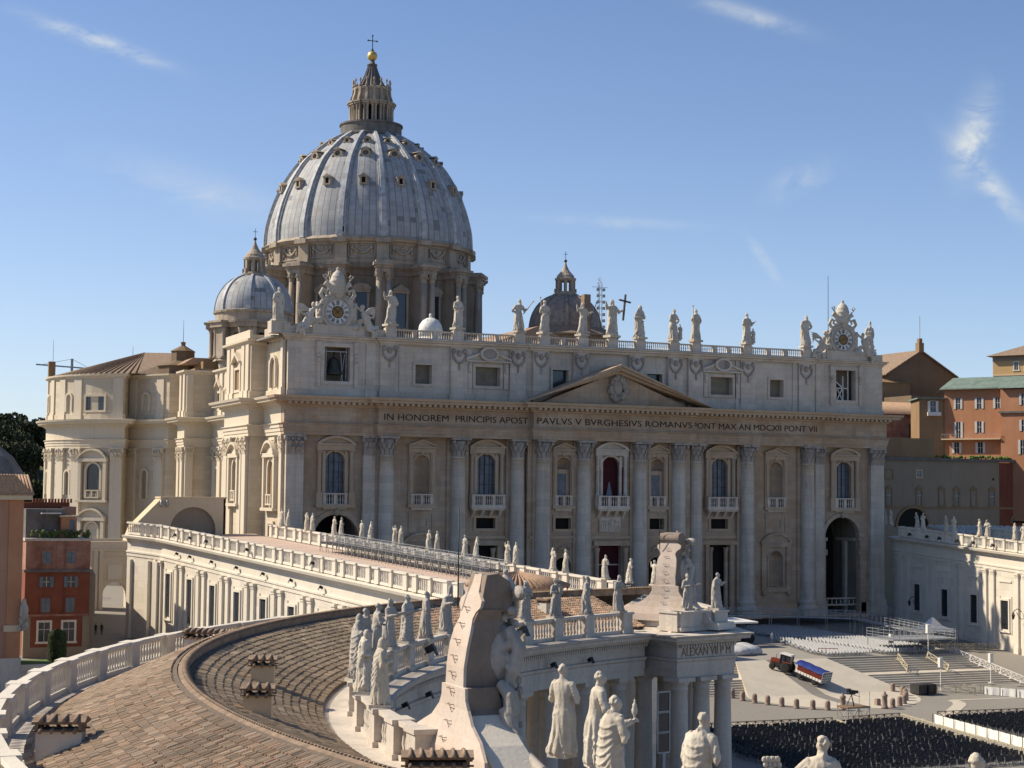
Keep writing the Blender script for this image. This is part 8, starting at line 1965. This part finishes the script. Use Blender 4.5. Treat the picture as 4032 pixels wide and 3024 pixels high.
# tractor with trailer
def rzz(x, y): return hz(x, y)
ax = Vector((-2.6, -58.0)); bx = Vector((.2, -63.5)); dr = (ax - bx).normalized()
def vehicle(name, label, cat, p, d, pitch): o = thing(name, label, cat, (p.x, p.y, hz(0, p.y))); o.rotation_euler = (0, pitch, math.atan2(d.y, d.x)); return o
pit = -math.atan(.30 * dr.y)
T = vehicle('tractor', 'small farm tractor with orange red bonnet and white cab roof', 'tractor', Vector((-2.3, -58.8)), Vector((-.55, .83)), -.20)
def wheel(par, x, y, r, w):
    b = MB(); b.lathe([(r * .62, -w / 2), (r * .95, -w / 2), (r, -w * .3), (r, w * .3), (r * .95, w / 2), (r * .62, w / 2)], 20); M = Matrix.Rotation(math.pi / 2, 3, 'X')
    b.v = [tuple(M @ Vector(v) + Vector((x, y, r))) for v in b.v]; o = b.build('wheel', 'tyre', par, True)
    c = MB(); c.lathe([(.01, -w * .3), (r * .3, -w * .3), (r * .62, -w * .42), (r * .62, w * .42), (r * .3, w * .3), (.01, w * .3)], 16); c.v = [tuple(M @ Vector(v) + Vector((x, y, r))) for v in c.v]; c.build('rim', 'white_paint', o, True)
for s in (-1, 1): wheel(T, -.75, s * .85, .72, .42); wheel(T, 1.25, s * .8, .46, .3)
b = MB(); b.box(-.2, 1.6, -.32, .32, .6, 1.05); b.box(-1.2, .4, -.4, .4, .5, .9); b.build('chassis', 'iron', T, True)
b = MB(); b.box(.35, 1.75, -.36, .36, 1.0, 1.5); b.box(1.6, 1.85, -.34, .34, .75, 1.42); b.build('bonnet', 'tractor_red', T, True)
b = MB(); b.box(-1.15, .4, -.62, .62, 1.0, 1.25)
for x, y in ((-1.1, -.6), (-1.1, .6), (.35, -.6), (.35, .6), (-.3, -.6), (-.3, .6)): b.box(x - .04, x + .04, y - .04, y + .04, 1.2, 2.4)
b.build('cab', 'black_plastic', T, True); b = MB(); b.box(-1.08, .33, -.57, .57, 1.25, 2.38); b.build('cab_glass', 'glass_dark', T, True)
b = MB(); b.box(-1.25, .5, -.7, .7, 2.38, 2.48); b.box(-1.15, .4, -.6, .6, 2.48, 2.56); b.build('cab_roof', 'white_paint', T, True)
for s in (-1, 1): b = MB(); b.box(-1.35, -.15, s * .85 - .24, s * .85 + .24, 1.42, 1.48); b.build('mudguard', 'tractor_red', T, True)
b = MB(); b.tube([(1.1, .3, 1.4), (1.1, .3, 2.2)], .04, 6); b.build('exhaust', 'iron', T, True)
V = vehicle('trailer', 'farm trailer of stacked red chairs under a blue tarpaulin', 'trailer', Vector((-.15, -62.7)), Vector((-.34, .94)), -.27)
b = MB(); b.box(-2.3, 2.3, -1.05, 1.05, .62, .78); b.box(2.3, 3.5, -.06, .06, .55, .68); b.build('bed', 'iron', V, True)
for s in (-1, 1):
    b = MB()
    for i in range(9): b.box(-2.25 + i * .5, -1.85 + i * .5, s * 1.05 - .03, s * 1.05 + .03, .78, 1.12)
    b.build('side_board', 'white_paint', V, True); wheel(V, -1.2, s * .95, .4, .25); wheel(V, 1.4, s * .95, .4, .25)
b = MB(); b.box(-2.34, -2.30, -1.1, 1.1, .7, 2.2); b.build('rear_gate', 'shutter_blue', V, True); b = MB()
for i in range(6): b.box(-2.38, -2.34, -1.08 + i * .43 - .02, -1.08 + i * .43 + .02, .7, 2.2)
for i in range(5): b.box(-2.385, -2.34, -1.1, 1.1, .72 + i * .36, .76 + i * .36)
b.build('gate_bars', 'white_paint', V, True)
b = MB(); rr = random.Random(4)
for i in range(14):
    for s in (-.7, 0, .7):
        x = -2.0 + i * .3; b.box(x - .12, x + .12, s - .25, s + .25, .82, 1.9 + rr.uniform(-.1, .1)); b.box(x - .02, x + .02, s - .28, s + .28, .82, 1.6)
o = b.build('chair_load', 'tractor_red', V, True)
b = MB(); nU, nV = 14, 8; P = []
for i in range(nU + 1):
    for j in range(nV + 1): x = -2.45 + 4.9 * i / nU; y = -1.12 + 2.24 * j / nV; P.append((x, y, 2.25 - .35 * (abs(y) / 1.12) ** 3 * (1.2 if y > 0 else .6) + .05 * math.sin(i * 1.3) * math.sin(j * 1.1) - (.12 if i == 0 else 0)))
b.add(P, [(i * (nV + 1) + j, (i + 1) * (nV + 1) + j, (i + 1) * (nV + 1) + j + 1, i * (nV + 1) + j + 1) for i in range(nU) for j in range(nV)], True); b.build('tarpaulin', 'tarp_blue', V, True)
# television camera on a scaffold platform
K = thing('camera_platform', 'scaffold tower carrying a television camera before the ramp', 'platform', (-8.9, -85.4, gzf(-85)))
def scaffold(par, name, x0, x1, y0, y1, z0, z1, nx=2, brace=True, mat='galvanised'):
    b = MB()
    for i in range(nx + 1):
        for y in (y0, y1): x = x0 + (x1 - x0) * i / nx; b.bar((x, y, z0), (x, y, z1), .06)
    for z in (z0 + .2, (z0 + z1) / 2, z1 - .05):
        for y in (y0, y1): b.bar((x0, y, z), (x1, y, z), .05)
        for x in (x0, x1): b.bar((x, y0, z), (x, y1, z), .05)
    if brace:
        for i in range(nx):
            a, c = x0 + (x1 - x0) * i / nx, x0 + (x1 - x0) * (i + 1) / nx
            for y in (y0, y1): b.bar((a, y, z0), (c, y, z1), .04); b.bar((c, y, z0), (a, y, z1), .04)
    return b.build(name, mat, par)
g0 = gzf(-85) - 1.1; scaffold(K, 'scaffold', -10.6, -7.4, -86.6, -84.4, g0, g0 + 2.6)
b = MB(); b.box(-10.7, -7.3, -86.7, -84.3, g0 + 2.6, g0 + 2.72); b.build('deck', 'wood_brown', K); b = MB()
for x in (-10.6, -9, -7.4): b.bar((x, -84.4, g0 + 2.7), (x, -84.4, g0 + (4.3 if x > -8 else 3.2)), .05)
b.bar((-7.4, -86.6, g0 + 2.7), (-7.4, -86.6, g0 + 4.6), .05); b.build('rail', 'galvanised', K)
K = thing('television_camera', 'black television camera on a tripod standing on the scaffold platform', 'camera', (-9.3, -85.5, g0 + 2.72)); b = MB()
for i in range(3): a = 2.1 * i + .4; b.bar((-9.3, -85.5, g0 + 4.1), (-9.3 + .6 * math.cos(a), -85.5 + .6 * math.sin(a), g0 + 2.72), .08)
b.build('tripod', 'black_plastic', K); b = MB(); b.box(-9.8, -8.9, -85.8, -85.2, g0 + 4.15, g0 + 4.65); b.box(-8.9, -8.4, -85.68, -85.35, g0 + 4.25, g0 + 4.58); b.box(-9.9, -9.5, -85.75, -85.25, g0 + 4.6, g0 + 4.85); b.build('body', 'black_plastic', K); b = MB(); b.bar((-9.2, -85.5, g0 + 4.1), (-8.5, -86.2, g0 + 3.9), .05); b.build('handle', 'iron', K)
# crates, small posts, red rail, speaker columns
for x, l in ((12.9, 'black wheeled crate with a grey end panel below the steps'), (14.5, 'plain black crate standing right of the grey ended one')):
    b = MB(); b.obox((x, -69.3, gzf(-69.3) + .75), (1.5, 1.7, 1.2), .12); b.obox((x, -69.3, gzf(-69.3) + .09), (1.3, 1.5, .18), .12); b.obox((x, -69.3, gzf(-69.3) + 1.37), (1.54, 1.74, .06), .12)
    for k in (-.5, .5): b.obox((x + k, -70.17 + .12 * k, gzf(-69.3) + .75), (.06, .05, 1.2), .12)
    tag(b.build('crate', 'black_plastic' if x > 13 else 'iron'), l, 'crate')
for x, y, h, l in ((17.9, -67.6, 4.6, 'slim pole carrying a white speaker at the foot of the steps'), (29.0, -64.6, 4.2, 'slim pole with a small speaker near the white barriers'), (25.6, -54.7, 4.4, 'slim pole with a white speaker before the scaffold deck'), (23.0, -49.2, 2.6, 'short speaker post standing among the grey chairs')):
    z = PZ if y > -55 else max(gzf(y), PZ - (-55 - y) * .34)
    K = thing('speaker_post', l, 'speaker', (x, y, z)); b = MB(); b.bar((x, y, z), (x, y, z + h), .1); b.box(x - .3, x + .3, y - .3, y + .3, z, z + .06); b.build('pole', 'white_paint', K); b = MB(); b.box(x - .28, x + .28, y - .25, y + .25, z + h - 1.3, z + h); b.box(x - .22, x + .22, y - .28, y - .25, z + h - 1.2, z + h - .1); b.build('speaker', 'white_paint', K)
b = MB(); 
for i in range(6): b.bar((8.9 + i * .5, -50.9 - i * .25, PZ), (8.9 + i * .5, -50.9 - i * .25, PZ + 1.0), .05)
b.bar((8.9, -50.9, PZ + 1), (11.4, -52.15, PZ + 1), .08); b.bar((8.9, -50.9, PZ + .5), (11.4, -52.15, PZ + .5), .06); tag(b.build('red_rail', 'red_plastic'), 'short red rail at the left front corner of the grey chairs', 'railing')
b = MB(); b.box(.9, 1.5, -76.5, -75.9, -27.35, -26.6); b.box(.95, 1.45, -76.45, -75.95, -26.6, -26.5); tag(b.build('small_bin', 'granite'), 'small brown box standing between the two tall bollards', 'box')
# wrapped bundle, flower car, canopy with altar people, tents
rr = random.Random(6); s = MB()
for i in range(12): s.ball((-1.2 + rr.uniform(-1.6, 1.6), -46.5 + rr.uniform(-1.8, 1.8), PZ + rr.uniform(.3, .7)), (1.9, 1.9, rr.uniform(.7, 1.1)), 10, 8)
me = sculpt(s, .16, 'wrapped_bundle', 'chair_grey', 12); tag(link('wrapped_bundle', me), 'large heap wrapped in pale grey sheeting left of the tractor', 'bundle')
s = MB()
for i in range(14): s.ball((7.0 + rr.uniform(-3.0, 3.0), -31 + rr.uniform(-1.2, 1.2), PZ + rr.uniform(.3, .9)), (1.0, .8, .8), 8, 6)
me = sculpt(s, .16, 'covered_pile', 'cloth_dark', 10); tag(link('covered_pile', me), 'dark covered pile in the shade left of the grey chairs', 'pile')
K = thing('canopy', 'flat cream canopy on a single post at the foot of the front', 'canopy', (2.7, -34.5, PZ))
b = MB(); b.box(-2.2, 7.6, -36.5, -32.5, PZ + 3.6, PZ + 3.85); b.add([(-2.2, -36.5, PZ + 3.85), (7.6, -36.5, PZ + 3.85), (7.6, -32.5, PZ + 3.85), (-2.2, -32.5, PZ + 3.85), (-1.4, -34.5, PZ + 4.45), (4.5, -34.5, PZ + 4.45)], [(0, 1, 5, 4), (1, 2, 5), (2, 3, 4, 5), (3, 0, 4)]); b.build('roof', 'canvas_white', K)
for x in (4.2, -1.0): b = MB(); b.box(x - .4, x + .4, -34.8, -34.1, PZ, PZ + 3.6); b.build('post', 'canvas_white', K)
K = thing('tent', 'small white pagoda tent in the shade by the north wing', 'tent', (47.5, -27, gzf(-27)))
b = MB(); z = gzf(-27)
q = [(44.6, -29.8), (50.4, -29.8), (50.4, -24.2), (44.6, -24.2)]
for t0, r0, t1, r1 in ((2.4, 1.0, 2.7, .75), (2.7, .75, 3.3, .38), (3.3, .38, 4.6, .03)):
    for i in range(4):
        a, c = q[i], q[(i + 1) % 4]; L = lambda p, k: (47.5 + (p[0] - 47.5) * k, -27 + (p[1] + 27) * k)
        b.add([(*L(a, r0), z + t0), (*L(c, r0), z + t0), (*L(c, r1), z + t1), (*L(a, r1), z + t1)], [(0, 1, 2, 3)])
b.build('roof', 'canvas_white', K)
for x, y in q: b = MB(); b.bar((x, y, z), (x, y, z + 2.4), .08); b.build('pole', 'galvanised', K)
# camera walkway on scaffolding
K = thing('walkway', 'grey scaffold walkway with railings bending round the seating to a raised deck', 'walkway', (24, -40, PZ))
wp = [(12, -4.2, PZ + 2.6), (27, -9.0, PZ + 2.6), (37.5, -19, PZ + 2.6), (33.0, -45, PZ + 2.2)]
b = MB(); r_w = MB(); sc_ = MB()
for a, c in zip(wp[:-1], wp[1:]):
    a, c = Vector(a), Vector(c); d = (c - a); n = int(d.length / 1.6); d /= n; q = Vector((-d.y, d.x, 0)).normalized() * .9
    b.add([a - q, a + q, c + q, c - q, a - q - Vector((0, 0, .2)), a + q - Vector((0, 0, .2)), c + q - Vector((0, 0, .2)), c - q - Vector((0, 0, .2))], [(0, 3, 2, 1), (4, 5, 6, 7), (0, 1, 5, 4), (1, 2, 6, 5), (2, 3, 7, 6), (3, 0, 4, 7)])
    for s in (-1, 1):
        for i in range(n + 1): p = a + d * i + q * s; r_w.bar(p, p + Vector((0, 0, 1.2)), .06); sc_.bar((p.x, p.y, PZ), p, .06) if i % 3 == 0 else None
        for z in (.35, .8, 1.2): r_w.bar(a + q * s + Vector((0, 0, z)), c + q * s + Vector((0, 0, z)), .05)
b.box(20.0, 31.5, -53.8, -47.0, PZ + 2.0, PZ + 2.2); b.build('deck', 'galvanised', K)
for y in (-53.7, -47.1):
    for i in range(12): x = 20.1 + i * 1.03; r_w.bar((x, y, PZ + 2.2), (x, y, PZ + 3.5), .07)
    for z in (2.6, 3.0, 3.5): r_w.bar((20.1, y, PZ + z), (31.4, y, PZ + z), .06)
for x in (20.1, 31.4):
    for z in (2.6, 3.0, 3.5): r_w.bar((x, -53.7, PZ + z), (x, -47.1, PZ + z), .06)
r_w.build('railing', 'galvanised', K)
for x in (20.2, 24, 27.6, 31.3):
    for y in (-53.6, -47.2): sc_.bar((x, y, PZ), (x, y, PZ + 2), .08)
for x0, x1 in ((27.6, 31.3), (24, 27.6)): sc_.bar((x0, -53.6, PZ), (x1, -53.6, PZ + 2), .06); sc_.bar((x1, -53.6, PZ), (x0, -53.6, PZ + 2), .06)
sc_.build('scaffold', 'galvanised', K)
# ---- people
def person(x, y, z, rz, label, top, legs, h=1.72, dress=False, walk=.18):
    s = MB(); k = h / 1.72
    def S(*p): return (p[0] * k, p[1] * k, p[2] * k)
    s.tube([S(0, 0, .86), S(0, 0, 1.1), S(0, .01, 1.32), S(0, .01, 1.45), S(0, 0, 1.5), S(0, -.01, 1.56)], [.15, .14, .17, .13, .065, .05], 10); s.ball(S(0, -.015, 1.64), (.078, .092, .112), 10, 8); s.ball(S(0, -.105, 1.63), .018, 5, 4)
    for sd in (-1, 1):
        s.tube([S(sd * .09, 0, .92), S(sd * .1, -sd * walk * .5, .5), S(sd * .1, -sd * walk * .9 + .06, .09)], [.10, .07, .048], 8); s.tube([S(sd * .1, -sd * walk * .9 + .08, .05), S(sd * .11, -sd * walk * .9 - .12, .035)], [.045, .035], 7)
        s.tube([S(sd * .19, 0, 1.40), S(sd * .25, sd * walk * .4, 1.14), S(sd * .24, sd * walk * .8 - .06, .88)], [.058, .046, .036], 8); s.ball(S(sd * .24, sd * walk * .8 - .08, .82), (.035, .035, .06), 7, 5)
    if dress: s.lathe([(.26 * k, .15 * k), (.2 * k, .6 * k), (.15 * k, 1.0 * k)], 12)
    me = sculpt(s, .03, 'person', top, 1); o = link('person', me, None, (x, y, z)); o.rotation_euler.z = rz; tag(o, label, 'person')
    b = MB(); b.lathe([(.088 * k, 1.62 * k), (.092 * k, 1.68 * k), (.07 * k, 1.745 * k), (.02 * k, 1.768 * k)], 10, (0, .012, 0)); b.build('hair', 'bark', o, True); return o
person(-84.9, 9.2, gzf(9) + .03, 2.9, 'person in dark clothes walking on the left side of the shaded street', 'cloth_dark', 0); person(-84.0, 9.0, gzf(9) + .03, 2.7, 'person in a dark coat walking on the right side of the shaded street', 'cloth_dark', 0)
person(13.2, -31.5, PZ, 0, 'person in pale clothes standing before the dark covered pile', 'chair_grey', 0, walk=.1)
person(-20.5, -8.0, PZ, .4, 'person in a blue robe seen in the dark left doorway area', 'glass_blue', 0, dress=True) if False else None
for i, (x, y, c, l) in enumerate(((1.6, -33.2, 'curtain_red', 'person in a dark red robe under the cream canopy'), (2.8, -32.6, 'cloth_dark', 'person in black standing left of the canopy post'), (6.2, -32.4, 'curtain_red', 'person in a dark red robe right of the canopy post'), (7.4, -33.0, 'cloth_dark', 'person in black at the right end of the canopy'))): person(x, y, PZ, i, l, c, 0, dress=True, walk=.06)
# ---- things on the south wing terrace
def tz(y): return rzs(y) - 2.0
K = thing('terrace_scaffold', 'long grey scaffold gangway with railings on the sunlit terrace', 'scaffold', (-63, -55, tz(-55)))
b = MB(); r_w = MB(); sc_ = MB()
xs = lambda y: pin_s(y) - 4.2
ys = [-30 - 2.1 * i for i in range(24)]
for a, c in zip(ys[:-1], ys[1:]):
    za, zc = tz(a) + 1.4, tz(c) + 1.4
    b.add([(xs(a), a, za), (xs(c), c, zc), (xs(c) + 2.4, c, zc), (xs(a) + 2.4, a, za), (xs(a), a, za - .25), (xs(c), c, zc - .25), (xs(c) + 2.4, c, zc - .25), (xs(a) + 2.4, a, za - .25)], [(0, 1, 2, 3), (0, 4, 5, 1), (3, 2, 6, 7)])
    for dx in (0, 2.4):
        r_w.bar((xs(a) + dx, a, za), (xs(a) + dx, a, za + 1.2), .08)
        for z in (.25, .55, .85, 1.2): r_w.bar((xs(a) + dx, a, za + z), (xs(c) + dx, c, zc + z), .06)
        for k in range(6): t = k / 6; r_w.bar((xs(a) + dx, a + (c - a) * t, za + (zc - za) * t), (xs(a) + dx, a + (c - a) * t, za + (zc - za) * t + 1.2), .03)
    sc_.bar((xs(a), a, tz(a)), (xs(a), a, za), .09); sc_.bar((xs(a), a, za), (xs(a) - .0, c + .7, tz(c)), .06); sc_.bar((xs(a) + 2.4, a, tz(a)), (xs(a) + 2.4, a, za), .09)
b.build('deck', 'iron', K); r_w.build('railing', 'galvanised', K); sc_.build('props', 'galvanised', K)
for dx, y0, y1, l in ((-4.6, -72, -104, 'low grey railing along the lower terrace left of the round hut'), (-2.0, -82, -112, 'low grey railing behind the round tiled hut')):
    r_w = MB(); n = int((y0 - y1) / 1.6)
    for i in range(n):
        a, c = y0 - i * 1.6, y0 - (i + 1) * 1.6; r_w.bar((pin_s(a) + dx, a, tz(a)), (pin_s(a) + dx, a, tz(a) + 1.15), .06)
        for z in (.35, .75, 1.15): r_w.bar((pin_s(a) + dx, a, tz(a) + z), (pin_s(c) + dx, c, tz(c) + z), .05)
    tag(r_w.build('railing', 'galvanised'), l, 'railing')
K = thing('roof_hut', 'round tiled hut roof on the terrace end, above the far balustrade', 'hut', (-57.6, -93, tz(-93)))
b = MB(); b.lathe([(5.0, tz(-93) - .5), (5.0, -10.3), (5.2, -10.2)], 16, (-57.6, -93, 0), smooth=False); b.build('wall', 'plaster_cream', K)
b = MB(); b.lathe([(5.6, -10.25), (3.6, -9.55), (1.6, -9.0), (.1, -8.75)], 24, (-57.6, -93, 0), smooth=False)
for i in range(56): a = 2 * math.pi * i / 56; c, s = math.cos(a), math.sin(a); b.tube([(-57.6 + 5.7 * c, -93 + 5.7 * s, -10.2), (-57.6 + 3.6 * c, -93 + 3.6 * s, -9.47), (-57.6 + .3 * c, -93 + .3 * s, -8.72)], [.2, .14, .02], 5)
b.build('tile_roof', 'terracotta', K)
# floodlights along cornices and parapets
fl_ = MB(); fl_.obox((0, -.3, .05), (.5, .6, .45), M=Matrix.Rotation(-.5, 3, 'X')); fl_.obox((0, -.66, -.15), (.56, .06, .52), M=Matrix.Rotation(-.5, 3, 'X')); fl_.bar((-.3, 0, -.1), (-.3, -.3, .05), .05); fl_.bar((.3, 0, -.1), (.3, -.3, .05), .05); fl_.bar((0, .1, -.4), (0, -.1, -.05), .06); FLM = mesh_of(fl_, 'floodlight', 'black_plastic')
def flood(p, rz, label, group, s=1.0): o = link('floodlight', FLM, None, p); o.rotation_euler.z = rz; o.scale = (s, s, s); tag(o, label, 'floodlight', group)
for i, y in enumerate((-12, -17.6, -26.5, -36, -45.5, -54.8, -64)): flood((pout_s(y) - .25, y, rzs(y) - 3.7), -math.pi / 2 - .12, 'black floodlight fixed on the frieze of the sunlit south wing', 'floodlights on the south wing frieze', .75)
for i, y in enumerate((-12.5, -18.8, -25.6, -41, -62.5)): flood((pout_s(y) - .75, y, rzs(y) - .9), -math.pi / 2, 'black floodlight on the outer parapet of the south wing', 'floodlights on the south wing parapet', .75)
for a in (119.5, 124, 130.5, 142.5, 147.5, 166): flood((*pol(64.9, a), -12.9), R_(a + 90 + 180), 'black floodlight fixed on the shaded frieze of the colonnade', 'floodlights on the colonnade frieze', .62)
for a, l in ((128.2, 'square floodlight clamped to the far parapet right of the near monument'), (142.6, 'square floodlight clamped to the parapet left of the near monument')): flood((*pol(64.9, a), -10.1), R_(a + 270), l, None, .95)
for y in (-6.0, -12, -16.2, -22, -27, -33): flood((pin_n(y) - .5, y, rzn(y) - 1.2), -math.pi / 2, 'small floodlight on the north wing parapet', 'floodlights on the north wing', .8)
# tall loudspeaker rack by the end pavilion
K = thing('speaker_rack', 'tall grey rack of three framed panels hung beside the end pavilion', 'rack', (-70.2, -146.5, -16)); u2_ = u * 1
b = MB(); c = Vector((-68.6, -146.3, 0)); e = Vector((.9, .2, 0)).normalized()
for i in range(3):
    z = -15.4 - 1.55 * i
    for s in (-1, 1): b.bar(c + e * s * .6 + Vector((0, 0, z)), c + e * s * .6 + Vector((0, 0, z - 1.5)), .1)
    for q in (0, -1.5): b.bar(c - e * .6 + Vector((0, 0, z + q)), c + e * .6 + Vector((0, 0, z + q)), .1)
b.bar(c + Vector((0, 0, -20.0)), c + Vector((0, 0, GZ)), .25); b.build('frame', 'galvanised', K); b = MB()
for i in range(3): b.obox(c + Vector((0, .05, -16.15 - 1.55 * i)), (1.1, .08, 1.4), .22)
b.build('panel', 'glass_dark', K)
# street lamps on the north wing wall
for y, l in ((-7.8, 'black bracket lantern on the shaded part of the north wing wall'), (-40.6, 'black bracket lantern on the sunlit part of the north wing wall at the right edge')):
    z = -18.6; x = pin_n(y) - .3; K = thing('wall_lantern', l, 'lantern', (x, y, z)); b = MB(); b.tube([(x, y, z), (x - .8, y, z + .5), (x - 1.5, y, z + .2), (x - 1.7, y, z - .3)], .07, 6); b.tube([(x, y, z - 1.2), (x - .5, y, z - .9), (x - 1.0, y, z - .1)], .06, 6); b.build('bracket', 'iron', K); b = MB(); b.lathe([(.12, -.9), (.3, -.3), (.34, -.25), (.16, .1), (.03, .3)], 6, (x - 1.7, y, z - .3), smooth=False); b.build('lamp_head', 'iron', K)
# blue and grey seats of a stand behind the north wing
b = MB()
for j in range(10):
    for i in range(26): x, y = 72 + i * .9, 6 - j * .9 - i * .8; b.box(x, x + .5, y, y + .5, -6.9 + .28 * (9 - j) * .4, -6.4 + .28 * (9 - j) * .4)
o = b.build('grandstand_seats', 'shutter_grey'); o['kind'] = 'stuff'; tag(o, 'rows of pale seats on the stand behind the north wing statues', 'seats')
